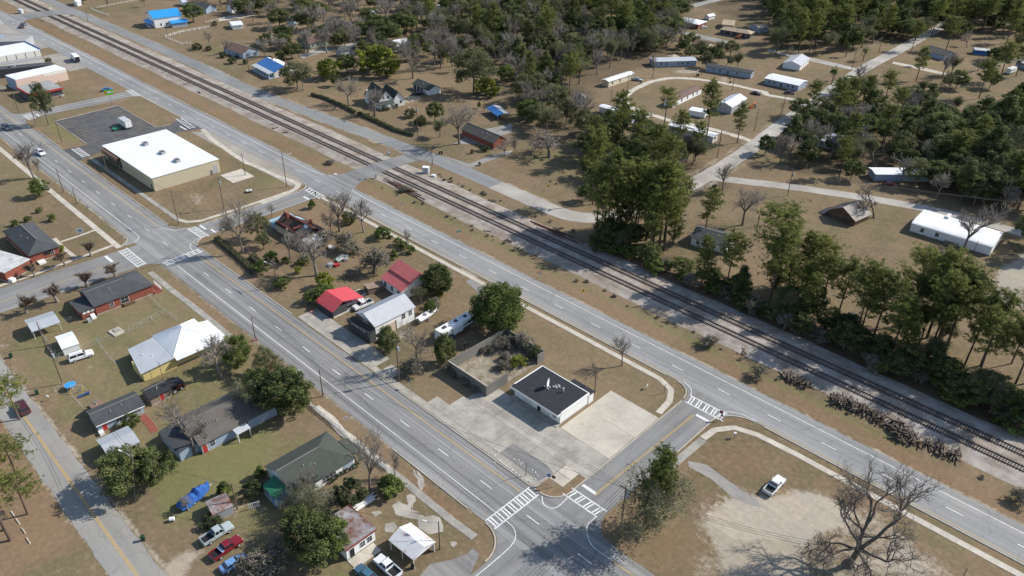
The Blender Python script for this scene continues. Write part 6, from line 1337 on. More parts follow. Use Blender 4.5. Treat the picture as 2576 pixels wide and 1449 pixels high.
def clear(q):
    if not inview(q) or (-103 < q[0] < -76 and q[1] > 167.5 and q[1] < 200): return False
    for c_, ex, ey, a, b in FOOT:
        d = np.array(q)-c_
        if abs(d@ex) < a and abs(d@ey) < b: return False
    return np.min(np.hypot(RPT[:, 0]-q[0], RPT[:, 1]-q[1])) > 5.0
def lab(place): return dict(pine='tall green pine '+place, pinefull='full green pine '+place, pinetuft='tall bare stemmed pine '+place, oak='dark evergreen tree '+place, olive='grey-green tree '+place, semi='half bare twiggy tree '+place, bare='leafless grey tree '+place, barepale='leafless pale tree '+place, tall='tall dark evergreen '+place, green='small green evergreen '+place, bramble='leafless thicket '+place, bushg='green undergrowth shrub '+place, moss='mossy grey tree '+place, pineyel='yellow-green pine '+place, baredark='leafless dark tree '+place, bush='dark undergrowth shrub '+place)
n1 = wood('v:1010,25 1240,5 1440,-15 1700,25 1690,125 1640,140 1560,160 1500,195 1440,225 1430,270 1490,310 1480,330 1570,375 1600,395 1490,425 1440,360 1390,340 1340,330 1300,250 1230,190 1180,125 1060,90', [('oak', .15, 9, 1.0), ('tall', .08, 13, .95), ('semi', .16, 12, .9), ('olive', .17, 11, .9), ('pine', .12, 19, .95), ('bare', .10, 13, 1.0), ('barepale', .14, 13, 1.0), ('green', .05, 8, 1.2), ('moss', .03, 13, 1.)], 9.2, lab('in the central wood'), 'trees of the central wood', seed=2)
n2 = wood('v:1490,330 1560,330 1640,350 1700,385 1780,400 1840,440 1760,470 1700,505 1600,500 1500,480 1470,430', [('pine', .25, 17, 1.0), ('semi', .3, 10, 1.0), ('oak', .25, 8.5, .9), ('tall', .1, 12, .9), ('bare', .10, 10, .9)], 7.0, lab('below the trailer loop'), 'trees below the trailer loop', seed=3)
n3 = wood('v:1900,-45 2576,-70 2620,60 2576,90 2500,100 2330,95 2300,110 2240,110 2080,140 1960,150 1925,95', [('pinefull', .2, 19, 1.0), ('pine', .25, 20, 1.05), ('tall', .2, 15, 1.0), ('oak', .2, 10, 1.0), ('semi', .15, 13, 1.0)], 9.8, lab('in the far right wood'), 'trees of the far right wood', seed=4)
n4 = wood('v:1895,400 2000,300 2050,285 2180,190 2200,260 2330,270 2450,330 2600,300 2620,590 2560,575 2400,510 2260,478 2060,440', [('oak', .20, 8.5, 1.0), ('tall', .06, 11, .95), ('semi', .18, 10, 1.0), ('pine', .12, 15, 1.1), ('bare', .14, 11, 1.1), ('barepale', .16, 11, 1.1), ('olive', .14, 9, 1.)], 8.6, lab('in the wood above the narrow road'), 'trees of the wood above the narrow road', seed=5)
n5 = wood('w:-122,164 -95,164 -60,164 8,164 8,174 -30,173 -60,172 -90,176 -122,184', [('pinefull', .12, 14, 1.0), ('pine', .40, 20, .95), ('tall', .12, 10, .95), ('oak', .22, 6.5, 1.0), ('semi', .14, 8, .9)], 4.7, lab('in the trackside line'), 'trees of the line beside the tracks', seed=6, avoid=2.5)
n5 += wood('w:-124,162.6 8,162.6 8,167 -124,167', [('bushg', .35, 3.6, 1.4), ('oak', .2, 5.5, 1.2), ('bramble', .45, 3.8, 1.3)], 3.4, lab('under the trackside pines'), 'undergrowth beside the tracks', seed=16, avoid=1.5)
n5 += wood('w:-45,173 8,173 8,188 -40,186', [('pine', .6, 20, 1.0), ('pinefull', .2, 15, 1.), ('semi', .2, 9, 1.)], 6.5, lab('in the rear trackside row'), 'rear trees of the track line', seed=26)
n6b = wood('v:2290,125 2576,95 2620,290 2450,325 2340,270 2250,245', [('bare', .3, 9, 1.1), ('semi', .2, 9, 1.1), ('oak', .25, 8, 1.1), ('pine', .25, 16, 1.1)], 19, lab('in the yards right of the diagonal road'), 'trees right of the diagonal road', seed=21)
n6c = wood('v:2330,340 2620,300 2650,620 2560,580 2430,520 2340,490', [('tall', .3, 16, 1.05), ('oak', .3, 12, 1.1), ('pine', .2, 18, 1.1), ('semi', .2, 13, 1.1)], 7.5, lab('in the dense wood at the right edge'), 'trees of the dense wood at the right edge', seed=22)
n6d = wood('v:1640,15 1720,30 1700,100 1620,140 1560,150 1560,60', [('oak', .5, 11, 1.1), ('olive', .3, 11, 1.1), ('pine', .2, 18, 1.)], 9, lab('at the right edge of the central wood'), 'trees at the right edge of the central wood', seed=23)
n6 = wood('v:2576,560 2640,520 2700,700 2600,690 2540,640', [('oak', .5, 10, 1.1), ('tall', .5, 13, 1.0)], 8, lab('at the right end of the narrow road'), 'trees at the right end of the narrow road', seed=7)
n7 = wood('v:450,-40 1100,-60 1090,60 1020,100 960,130 860,125 740,80 640,60 560,20 450,10', [('oak', .36, 9, 1.2), ('bare', .24, 12, 1.0), ('semi', .20, 11, 1.0), ('barepale', .20, 13, 1.1)], 12, lab('in the yards beyond the chapel'), 'trees in the yards beyond the chapel', seed=8)
n8 = wood('v:640,110 800,80 1010,100 1180,130 1260,200 1180,190 1010,160 960,160 900,140 740,150 680,170', [('oak', .3, 7.5, 1.1), ('bare', .3, 11, 1.0), ('barepale', .25, 12, 1.1), ('green', .15, 5, 1.1)], 9.5, lab('in the yards behind the bamboo'), 'trees in the yards behind the bamboo', seed=9)
n9 = wood('v:1440,-40 1900,-60 1900,-10 1700,15 1560,10', [('oak', .4, 10, 1.1), ('pine', .4, 17, 1.), ('semi', .2, 12, 1.)], 14, lab('along the top picture edge'), 'trees along the top picture edge', seed=10)
n10 = wood('v:1700,95 1790,135 1860,140 1870,190 1790,185 1700,145', [('oak', .5, 7, 1.0), ('olive', .3, 7, 1.0), ('semi', .2, 8, 1.)], 9, lab('by the ranch house'), 'trees between ranch house and mobile homes', seed=12)
print('WOODS', n1, n2, n3, n4, n5, n6, n7, n8, n9, n10, len(ALLT))
trees('''
pine|21:1400,1030|21:1420,250|1.0|tallest pine pair, left trunk, above the curve of tracks
pine|21:1480,1065|21:1570,190|1.0|tallest pine pair, right trunk, above the curve of tracks
pine|21:1255,905|21:1270,420|.85|left pine of the tall group at the road bend
pine|21:1690,800|21:1720,350|1.0|pine behind the tall pair at the road bend
pineyel|21:1930,960|21:1980,480|1.1|broad yellow-green pine over the half hidden house
pine|21:1120,780|21:1130,570|1.1|small pine at the left end of the track tree line
oak|21:1110,960|6|.8|dark bush under the small pine at the tree line end
pineyel|31:70,1449|31:120,660|1.45|bright pine crown before the open field
pinefull|31:330,1449|31:380,900|1.15|dark pine right of the bright pine crown
pine|31:500,1449|31:620,965|1.35|spreading pine at the field edge
pine|32:930,440|31:930,1290|.9|pine standing alone behind the tie pile
pineyel|32:1390,360|31:1530,1080|1.3|left pine of the broad group before the mobile home
pine|32:1590,500|31:1740,1085|1.1|middle pine of the broad group before the mobile home
pineyel|32:1700,560|31:1950,1200|1.35|right pine of the broad group before the mobile home
pine|32:1975,800|32:2320,30|.8|leaning tall pine at the right of the track line
pine|32:2450,760|32:2560,170|.9|pine at the right picture edge behind the tracks
''')

for k in range(26):
    q = RUIN.o+RUIN.ex*RNG.uniform(.6, RUIN.L-.6)+RUIN.ey*RNG.uniform(RUIN.D*.45, RUIN.D-.5)
    if k < 9: tree('bramble', q, RNG.uniform(1.2, 2.6), 'dry brush sprouting from the floor of the block ruin', 1.2, 'brush inside the block ruin')
for k in range(14):
    q = RUIN.o+RUIN.ex*RNG.uniform(-1.5, RUIN.L)+RUIN.ey*RNG.choice((-.7, RUIN.D+.8)); tree('bramble', q, RNG.uniform(.9, 1.9), 'dry weeds along the outside of the block ruin walls', 1.3, 'weeds around the block ruin')
for k in range(44):
    x = RNG.uniform(-198, 5); tree('bramble', (x, RNG.uniform(142.6, 145.4)), RNG.uniform(.3, .8), 'low dry weed clump on the bank between highway and tracks', 1.6, 'weeds on the railway bank')
for k in range(22):
    x = RNG.uniform(-200, -128); tree('bramble', (x, RNG.uniform(161.8, 165)), RNG.uniform(.4, .9), 'low dry weed clump between tracks and frontage road', 1.7, 'weeds beside the far track')

trees('''
pinefull|32:160,120|14|1.1|full young pine under the bright pine crown
pinefull|32:330,170|13|1.1|full young pine between the bright and spreading pines
pine|32:520,230|16|1.2|pine left of the lone pine behind the tie pile
pinefull|32:40,40|12|1.1|young pine right of the half hidden house
pine|32:700,300|17|1.1|slim pine nearest the lone pine behind the ties
bramble|11:520,1000|4|1.3|grey brush at the front wall of the ruined house
bramble|11:700,990|4.5|1.3|grey brush at the right corner of the ruined house
bramble|11:1020,1100|3|1.4|bare bush right of the scrap row
bramble|11:960,1340|2.4|1.3|dark bare bush in the overgrown yard
bushg|11:480,1210|2.4|1.2|ivy shrub under the twiggy tree
bushg|11:160,1180|3|1.2|ivy shrub near the rough hedge
barepale|11:470,1180|9|1.0|pale leafless tree left of the twiggy tree
bare|11:760,930|8|.9|leafless tree growing against the ruined house
olive|22:230,720|4|.8|grey-green bush at the broken wall of the block ruin
semi|12:1660,180|6.5|.7|twiggy small tree beside the pink roofed house
bushy|12:1840,90|1.4|1.4|rusty brown bush left of the large round tree
bramble|12:2100,600|2|1.2|dry brush along the left wall of the block ruin
''')

wood('w:-126,164 8,164 8,169.5 -126,169.5', [('oak', .45, 5.2, 1.25), ('olive', .3, 4.6, 1.2), ('bushg', .25, 3.6, 1.5)], 4.6, lab('in the trackside understorey'), 'understorey beside the tracks', seed=41, avoid=1.6)
wood('w:-132,172 -104,166 -104,182 -126,186', [('pine', .6, 21, 1.0), ('pinefull', .4, 14, 1.0)], 5.5, lab('in the tall pine cluster at the road bend'), 'pine cluster at the road bend', seed=42, avoid=2.6)
# trees that share a label are told apart by their order in the picture
byl = {}
for o in COL.objects:
    if o.parent is None and o.get('group') and o.get('category') in ('tree', 'shrub', 'bamboo'): byl.setdefault(o['label'], []).append(o)
def _px(o): d = np.array([o.location[0], o.location[1], -CAMH]); return (d@_R)/(d@_F)
for l, os_ in byl.items():
    if len(os_) < 2: continue
    for i, o in enumerate(sorted(os_, key=_px)):
        n_ = i+1; sfx = 'th' if 10 <= n_ % 100 <= 20 else {1: 'st', 2: 'nd', 3: 'rd'}.get(n_ % 10, 'th'); nl = f'{l}, {n_}{sfx} from left'
        if len(nl.split()) <= 16: o['label'] = nl
# ================================================================== VEHICLES
def wheel_mesh(r=.37, wd=.25):
    t = MB(); n = 14; R_ = [[(r*math.cos(a), y, r*math.sin(a)) for a in np.linspace(0, 2*math.pi, n, endpoint=False)] for y in (-wd/2, wd/2)]; t.loft(R_)
    k = MB(); R_ = [[(r*.6*math.cos(a), y, r*.6*math.sin(a)) for a in np.linspace(0, 2*math.pi, n, endpoint=False)] for y in (-wd/2-.012, wd/2+.012)]; k.loft(R_)
    return t.mesh('tyre', 'tyre', True), k.mesh('rim', 'chrome')
WH = {}
def wheels(t, xs, hw, r=.37, wd=.25):
    if (r, wd) not in WH: WH[(r, wd)] = wheel_mesh(r, wd)
    for x in xs:
        for s in (-1, 1):
            w_ = obj('tyre', None, None, t, (x, s*(hw-wd/2+.03), r), data=WH[(r, wd)][0]); obj('rim', None, None, w_, data=WH[(r, wd)][1])
def ring(x, z0, z1, w_): return [(x, -w_*.9, z0), (x, -w_, z0+.18), (x, -w_, z1-.16), (x, -w_*.90, z1), (x, w_*.90, z1), (x, w_, z1-.16), (x, w_, z0+.18), (x, w_*.9, z0)]
def carpaint(c, name):
    if name in MATS: return name
    mat(name, c, rough=.28, var=.03, scale=.8, spec=.6); MATS[name].node_tree.nodes['Principled BSDF'].inputs['Coat Weight'].default_value = .4; return name
PAINT = dict(white=(.74, .75, .76), silver=(.38, .44, .45), red=(.19, .010, .017), blue=(.04, .14, .34), black=(.012, .012, .014), maroon=(.07, .01, .014), teal=(.05, .13, .19), grey=(.14, .16, .19), bluewhite=(.16, .3, .55))
def vehicle(kind, label, centre, nose, color, group=None, L=None, cat=None, name=None):
    c_ = W1(centre); n_ = W1(nose); rz = math.atan2(n_[1]-c_[1], n_[0]-c_[0])
    t = thing(name or dict(sedan='car', suv='suv', pickup='pickup_truck').get(kind, 'car'), label, cat or dict(sedan='car', suv='car', pickup='pickup').get(kind, 'car'), c_, rz, group); pm = carpaint(PAINT[color], 'paint_'+color)
    S = dict(sedan=dict(L=4.7, w=.92, zb=.98, zr=1.48, st=((-.5, .62, .92), (-.46, .95, .97), (-.2, 1.0, 1.0), (.22, .97, 1.0), (.46, .80, .95), (.5, .55, .88)), cb=(-.38, .20), cr=(-.25, .07)),
             suv=dict(L=5.3, w=1.0, zb=1.2, zr=1.92, st=((-.5, .75, .95), (-.47, 1.15, .99), (-.1, 1.2, 1.0), (.24, 1.18, 1.0), (.46, 1.05, .96), (.5, .8, .9)), cb=(-.46, .21), cr=(-.43, .10)),
             pickup=dict(L=5.7, w=1.0, zb=1.16, zr=1.86, st=((-.5, .72, .97), (-.49, .74, 1.0), (-.13, .74, 1.0), (-.125, 1.18, 1.0), (.24, 1.16, 1.0), (.46, 1.04, .97), (.5, .8, .9)), cb=(-.12, .225), cr=(-.09, .115)))[kind]
    L = L or S['L']; w_ = S['w']; b_ = MB(); b_.loft([ring(x*L, .36, z, w_*k) for x, z, k in S['st']]); bo = obj('body', b_, pm, t)
    zb, zr = S['zb'], S['zr']; (b0, b1), (r0, r1_) = S['cb'], S['cr']
    def cr_(x0, x1, hw, z): return [(x0*L, -hw, z), (x1*L, -hw, z), (x1*L, hw, z), (x0*L, hw, z)]
    g = MB(); g.loft([cr_(b0, b1, w_*.88, zb-.05), cr_(r0, r1_, w_*.72, zr-.04)]); obj('windows', g, 'glass', t)
    r_ = MB(); r_.loft([cr_(r0-.008, r1_+.008, w_*.745, zr-.07), cr_(r0+.01, r1_-.02, w_*.66, zr+.03)]); obj('cabin_roof', r_, pm, t)
    for f in ((0, .5, 1) if kind != 'sedan' else (0, .5, 1)):
        for s in (-1, 1):
            xb, xr = (b0+(b1-b0)*f)*L, (r0+(r1_-r0)*f)*L; p_ = MB(); dx = .06
            p_.hexa([(xb-dx, s*w_*.86, zb-.06), (xb+dx, s*w_*.86, zb-.06), (xb+dx, s*w_*.91, zb-.06), (xb-dx, s*w_*.91, zb-.06), (xr-dx, s*w_*.70, zr-.05), (xr+dx, s*w_*.70, zr-.05), (xr+dx, s*w_*.75, zr-.05), (xr-dx, s*w_*.75, zr-.05)]); obj('pillar', p_, pm, t)
    for s in (-1, 1):
        h = MB().box((.487*L, s*w_*.66, .82 if kind != 'sedan' else .64), (.12, .34, .16)); obj('headlight', h, 'offwhite', t); h = MB().box((-.493*L, s*w_*.78, .85 if kind != 'sedan' else .78), (.1, .18, .24)); obj('tail_light', h, 'redpaint', t)
        obj('mirror', MB().box((b1*L*.8, s*(w_+.08), zb), (.14, .16, .14)), pm, t)
    obj('bumper', MB().box((.492*L, 0, .52), (.16, w_*1.7, .16)), 'darkgrey', t); obj('bumper', MB().box((-.497*L, 0, .52), (.14, w_*1.8, .16)), 'chrome' if kind == 'pickup' else 'darkgrey', t)
    wheels(t, (-.30*L, .315*L), w_)
    if kind == 'pickup':
        for s in (-1, 1): obj('bed_side', MB().box((-.312*L, s*w_*.95, .93), (.365*L, .1, .44)), pm, t)
        obj('tailgate', MB().box((-.49*L, 0, .93), (.09, w_*1.82, .44)), pm, t); obj('bed_floor', MB().box((-.312*L, 0, .75), (.36*L, w_*1.8, .03)), 'black', t)
    if kind == 'suv': obj('roof_rack', MB().box((-.17*L, w_*.58, zr+.06), (.38*L, .05, .05)).box((-.17*L, -w_*.58, zr+.06), (.38*L, .05, .05)), 'darkgrey', t)
    return t
for a in (
 ('suv', 'large white SUV parked in the left yard', '02:822,706', '02:955,662', 'white'), ('suv', 'dark maroon SUV driving under the pine on the left road', '02:235,1225', '02:185,1150', 'maroon'),
 ('pickup', 'silver pickup parked first in the row of three', '03:2190,1045', '03:2310,972', 'silver'), ('pickup', 'red pickup parked in the middle of the row of three', '03:2285,1190', '03:2420,1095', 'red'), ('sedan', 'blue and white sedan with parts on its hood', '03:2355,1345', '03:2480,1270', 'bluewhite'),
 ('pickup', 'white pickup parked beside the rusty white carport', '13:1325,1380', '13:1235,1300', 'white'), ('sedan', 'teal blue car cut off by the bottom edge', '13:1110,1450', '13:1040,1390', 'teal'), ('pickup', 'white pickup alone on the sandy lot', '33:60,560', '33:150,465', 'white'),
 ('suv', 'white SUV driving along the near highway', '01:415,105', '01:465,140', 'white'), ('sedan', 'blue car crossing the far street', '00:1080,912', '00:1130,905', 'blue'), ('sedan', 'dark blue car driving on the far highway', '00:243,252', '00:280,262', 'grey'), ('sedan', 'maroon car beside the dark blue car far away', '00:216,282', '00:180,268', 'maroon'),
 ('suv', 'dark parked SUV behind the bare tree at the left edge', '00:70,1300', '00:130,1330', 'grey'), ('suv', 'black open jeep beside the farmhouse garage', '10:1625,955', '10:1560,960', 'black'),
 ('sedan', 'silver car beside the short cream mobile home', '20:1262,812', '20:1310,818', 'silver'), ('sedan', 'maroon car on the loop track', '20:2455,950', '20:2510,962', 'maroon'), ('sedan', 'white car beside the hip roofed house', '20:1925,282', '20:1960,278', 'white'), ('sedan', 'dark car near the long white roof by the far street', '20:1392,138', '20:1420,140', 'grey'), ('sedan', 'black car parked behind the dark car by the far street', '20:1358,110', '20:1380,112', 'black'),
 ('sedan', 'maroon car before the white mobile home right of the loop', '30:215,945', '30:260,950', 'maroon'), ('sedan', 'white car beside the dark roofed house yard', '00:2500,575', '00:2560,570', 'white'), ('sedan', 'black car in the dark roofed house yard', '00:2380,578', '00:2430,570', 'black'),
 ('pickup', 'white pickup between the boat shed and the barn', '12:1075,190', '12:990,228', 'white'),
 ('sedan', 'old red car wreck before the trailer in the wood', '31:1215,415', '31:1290,420', 'red'),
): vehicle(*a)
T_ = HOUSES
rp_ = [o for o in COL.objects if o.get('label', '').startswith('red pickup')][0]; obj('bed_cover_panel', MB().slab([(-.75, -.9, 1.3), (-1.25, -.9, 1.24), (-1.25, .9, 1.24), (-.75, .9, 1.3)], .05), 'bluegrey', rp_)
# refuse truck, box trailer, motorhome, camper, boats, tractors
def oriented(name, label, cat, centre, nose): c_ = W1(centre); n_ = W1(nose); return thing(name, label, cat, c_, math.atan2(n_[1]-c_[1], n_[0]-c_[0]))
t = oriented('refuse_truck', 'white refuse truck with a dark open hopper on the far highway', 'truck', '00:765,612', '00:715,575')
obj('chassis', MB().box((0, 0, .75), (9, 1.9, .3)), 'darkgrey', t); b_ = MB(); b_.loft([ring(-3.6, 1., 3.0, 1.25), ring(-2.6, .95, 3.4, 1.25), ring(2.0, .95, 3.4, 1.25)]); obj('refuse_body', b_, 'white', t); obj('hopper', MB().box((-3.95, 0, 1.9), (.72, 1.9, 1.7)), 'black', t); obj('hopper_lid', MB().slab([(-4.3, -1.2, 2.9), (-3.0, -1.2, 3.45), (-3.0, 1.2, 3.45), (-4.3, 1.2, 2.9)], .1), 'white', t)
b_ = MB(); b_.loft([ring(2.3, .6, 2.7, 1.2), ring(3.4, .6, 2.75, 1.2), ring(4.3, .6, 1.7, 1.15)]); obj('cab', b_, 'white', t); obj('windshield', MB().slab([(3.45, -1, 2.68), (4.25, -1, 1.78), (4.25, 1, 1.78), (3.45, 1, 2.68)], -.03), 'glass', t); wheels(t, (-2.6, -1.4, 3.2), 1.2, .5, .35)
t = oriented('box_trailer', 'grey-white box truck body parked on the dark lot', 'truck', '00:1265,1275', '00:1210,1240')
obj('box', MB().box((-.6, 0, 2.0), (6.4, 2.5, 2.6)), 'offwhite', t); obj('roof', MB().box((-.6, 0, 3.33), (6.5, 2.6, .06)), 'mt_grey', t); obj('cab', MB().box((3.5, 0, 1.4), (1.7, 2.1, 1.7), taper=.9), 'white', t); obj('bumper', MB().box((-3.85, 0, .6), (.12, 2.2, .2)), 'darkgrey', t); wheels(t, (-2.6, 3.4), 1.1, .45, .3)
for i in (-1, 1): obj('rear_door', MB().box((-3.83, i*.6, 2.0), (.05, 1.12, 2.3)), 'white', t)
t = oriented('utility_trailer', 'small lime green trailer beside the box truck', 'trailer', '00:1182,1308', '00:1150,1318'); obj('deck', MB().box((0, 0, .7), (3, 1.8, .12)), 'signgreen', t); obj('rail', MB().box((0, .85, 1.0), (3, .08, .5)).box((0, -.85, 1.0), (3, .08, .5)), 'green', t); wheels(t, (-.3,), .95, .33, .2)
t = oriented('motorhome', 'long white motorhome with black swooshes behind the white barn', 'motorhome', '12:2010,450', '12:2170,360'); L_ = 11.4
b_ = MB(); b_.loft([ring(x, .6, z, 1.28) for x, z in ((-L_/2, 3.3), (L_/2-1.2, 3.4), (L_/2-.3, 3.2), (L_/2, 2.4))]); obj('body', b_, 'white', t)
for s in (-1, 1):
    b_ = MB(); b_.add([(-5.4, s*1.295, .8), (5.3, s*1.295, .8), (5.3, s*1.295, 1.5), (1.0, s*1.295, 1.35), (-5.4, s*1.295, 1.7)], [(0, 1, 2, 3, 4)]); b_.add([(-1, s*1.295, 1.75), (4.8, s*1.295, 2.1), (5.3, s*1.295, 2.9), (2, s*1.295, 2.35)], [(0, 1, 2, 3)]); obj('graphic', b_, 'darkgrey', t)
    for x, w2 in ((-4.2, 1.2), (-1.8, .8), (.4, 1.4), (3.4, .9)): obj('window', MB().box((x, s*1.30, 2.3), (w2, .04, .75)), 'glass', t)
    obj('slide_out', MB().box((-.5, s*1.42, 2.0), (3.2, .28, 1.9)), 'white', t) if s < 0 else None
for x, y, s_ in ((-3.6, 0, 1.1), (.2, .1, .9), (3.2, 0, 1.1)): obj('roof_unit', MB().box((x, y, 3.5), (s_, .8, .3), taper=.8), 'darkgrey', t)
for x, y in ((-1.5, .5), (-2.2, -.4), (1.9, .3)): obj('roof_vent', MB().box((x, y, 3.45), (.4, .4, .16)), 'grey', t)
obj('end_panel', MB().box((L_/2-.9, 0, 2.2), (.1, 2.5, 1.0)), 'black', t); wheels(t, (-2.2, -1.2), 1.2, .38, .26); obj('landing_leg', MB().box((L_/2-1.8, 0, .35), (.2, 1.6, .7)), 'darkgrey', t)
t = oriented('camper', 'white camper trailer under trees at the right edge', 'camper', '30:2440,735', '30:2540,690'); b_ = MB(); b_.loft([ring(x, .5, z, 1.15) for x, z in ((-4, 2.4), (-3.6, 2.8), (3.2, 2.8), (4, 1.9))]); obj('body', b_, 'offwhite', t); obj('window', MB().box((0, -1.17, 2.), (1.4, .04, .6)), 'glass', t); obj('window', MB().box((-2.5, -1.17, 2.), (1.0, .04, .6)), 'glass', t); wheels(t, (-.4, .5), 1.1, .35, .22)
def boat(label, c, n, tarp=None, L=6.2):
    t = oriented('boat', label, 'boat', c, n); b_ = MB(); b_.loft([[(x, -w_, z1), (x, -w_*.6, z0), (x, w_*.6, z0), (x, w_, z1)] for x, w_, z0, z1 in ((-L/2, 1.05, .6, 1.35), (0, 1.15, .6, 1.4), (L*.3, .85, .7, 1.5), (L/2, .06, 1.1, 1.65))]); ho = obj('hull', b_, 'white', t)
    if tarp: ho.scale = (.86, .72, .75)
    if tarp:
        b_ = MB(); b_.loft([[(x, -w_-.1*math.sin(x*5), .45+.12*math.sin(x*7)), (x, -w_*.7, z*.8), (x, .1*math.sin(x*4), z), (x, w_*.7, z*.78), (x, w_, .45+.12*math.cos(x*6))] for x, w_, z in ((-L/2-.1, 1.0, 1.3), (-L*.4, 1.3, 1.75), (-L*.3, 1.35, 2.1), (-L*.2, 1.3, 1.65), (-L*.1, 1.3, 1.8), (0, 1.35, 1.6), (L*.1, 1.35, 2.3), (L*.2, 1.2, 1.9), (L*.3, 1.05, 1.95), (L*.42, .7, 1.6), (L/2+.1, .3, 2.0))]); obj('tarpaulin', b_, tarp, t)
    else: obj('console', MB().box((-.3, 0, 1.6), (1.0, .8, .7)), 'offwhite', t); obj('windshield', MB().slab([(.2, -.5, 2.1), (.5, -.5, 1.6), (.5, .5, 1.6), (.2, .5, 2.1)], .04), 'glass', t); obj('outboard_motor', MB().box((-L/2-.25, 0, 1.3), (.4, .4, 1.0)), 'darkgrey', t)
    obj('trailer_frame', MB().box((.3, 0, .5), (L+1, .12, .1)).box((-.6, 0, .5), (.12, 2.0, .1)), 'mt_grey', t); wheels(t, (-.8,), 1.15, .33, .2); return t
mat('tarpblue', (.025, .10, .33), rough=.75, var=.3, scale=1.5, bump=.6, bscale=3); boat('boat fully covered with a bright blue tarpaulin', '03:1960,675', '03:2090,575', 'tarpblue', 6.4); boat('white boat stored under the red shed roof', '12:970,175', '12:900,200'); boat('white boat on a trailer behind the barn', '12:1730,305', '12:1800,260', None, 6.8)
def tractor(label, c, n, m_):
    t = oriented('tractor', label, 'tractor', c, n); obj('hood', MB().box((.8, 0, 1.0), (1.5, .7, .7)), m_, t); obj('seat', MB().box((-.5, 0, 1.2), (.5, .5, .5)), 'black', t); obj('canopy', MB().box((-.5, 0, 2.2), (1.2, 1.2, .08)), m_, t); obj('canopy_post', MB().box((-.9, .5, 1.6), (.06, .06, 1.2)).box((-.9, -.5, 1.6), (.06, .06, 1.2)), 'black', t); obj('loader', MB().box((2.0, 0, .5), (.4, 1.5, .5)), m_, t); wheels(t, (-.6,), .95, .6, .3); wheels(t, (1.1,), .75, .38, .22); return t
tractor('orange tractor beside the metal workshop', '20:2425,1085', '20:2380,1095', 'orange'); tractor('orange tractor near the ranch house porch', '20:2285,390', '20:2255,385', 'orange'); tractor('rusty red tractor under the black roofed shed', '02:1765,1035', '02:1795,1018', 'maroon')
# ================================================================== POLES AND WIRES
POLE = {}
def pole(key, base, top, label, arm=0, tr=0, lamp=None, r=.15, m_='pole'):
    b0 = W1(base); h = zoft(b0, top) if ':' in str(top) else float(top); t = thing('utility_pole' if h > 5 else 'post', label, 'pole' if h > 5 else 'post', b0)
    obj('pole', MB().tube([(0, 0, 0), (0, 0, h)], [r*(1 if h > 5 else .45), r*(.62 if h > 5 else .4)], 8), m_, t); POLE[key] = (b0[0], b0[1], h)
    if arm:
        a = obj('crossarm', MB().box((0, 0, h-.7), (.12, 2.4, .14), math.radians(arm)), 'wood', t)
        for k in (-1.1, -.5, .5, 1.1): obj('insulator', MB().tube([(-math.sin(math.radians(arm))*k, math.cos(math.radians(arm))*k, h-.62), (-math.sin(math.radians(arm))*k, math.cos(math.radians(arm))*k, h-.35)], .05, 6), 'grey', a)
    if tr: obj('transformer', MB().tube([(.38, .1, h-2.6), (.38, .1, h-1.5)], .26, 10), 'grey', t)
    if lamp is not None:
        a = math.radians(lamp); dx, dy = math.cos(a), math.sin(a); la = obj('lamp_arm', MB().tube([(0, 0, h-1.7), (dx*1.2, dy*1.2, h-1.2), (dx*2.4, dy*2.4, h-1.15)], .045, 6), 'mt_grey', t); obj('lamp_head', MB().box((dx*2.7, dy*2.7, h-1.18), (.75, .3, .16), a), 'offwhite', la)
    return t
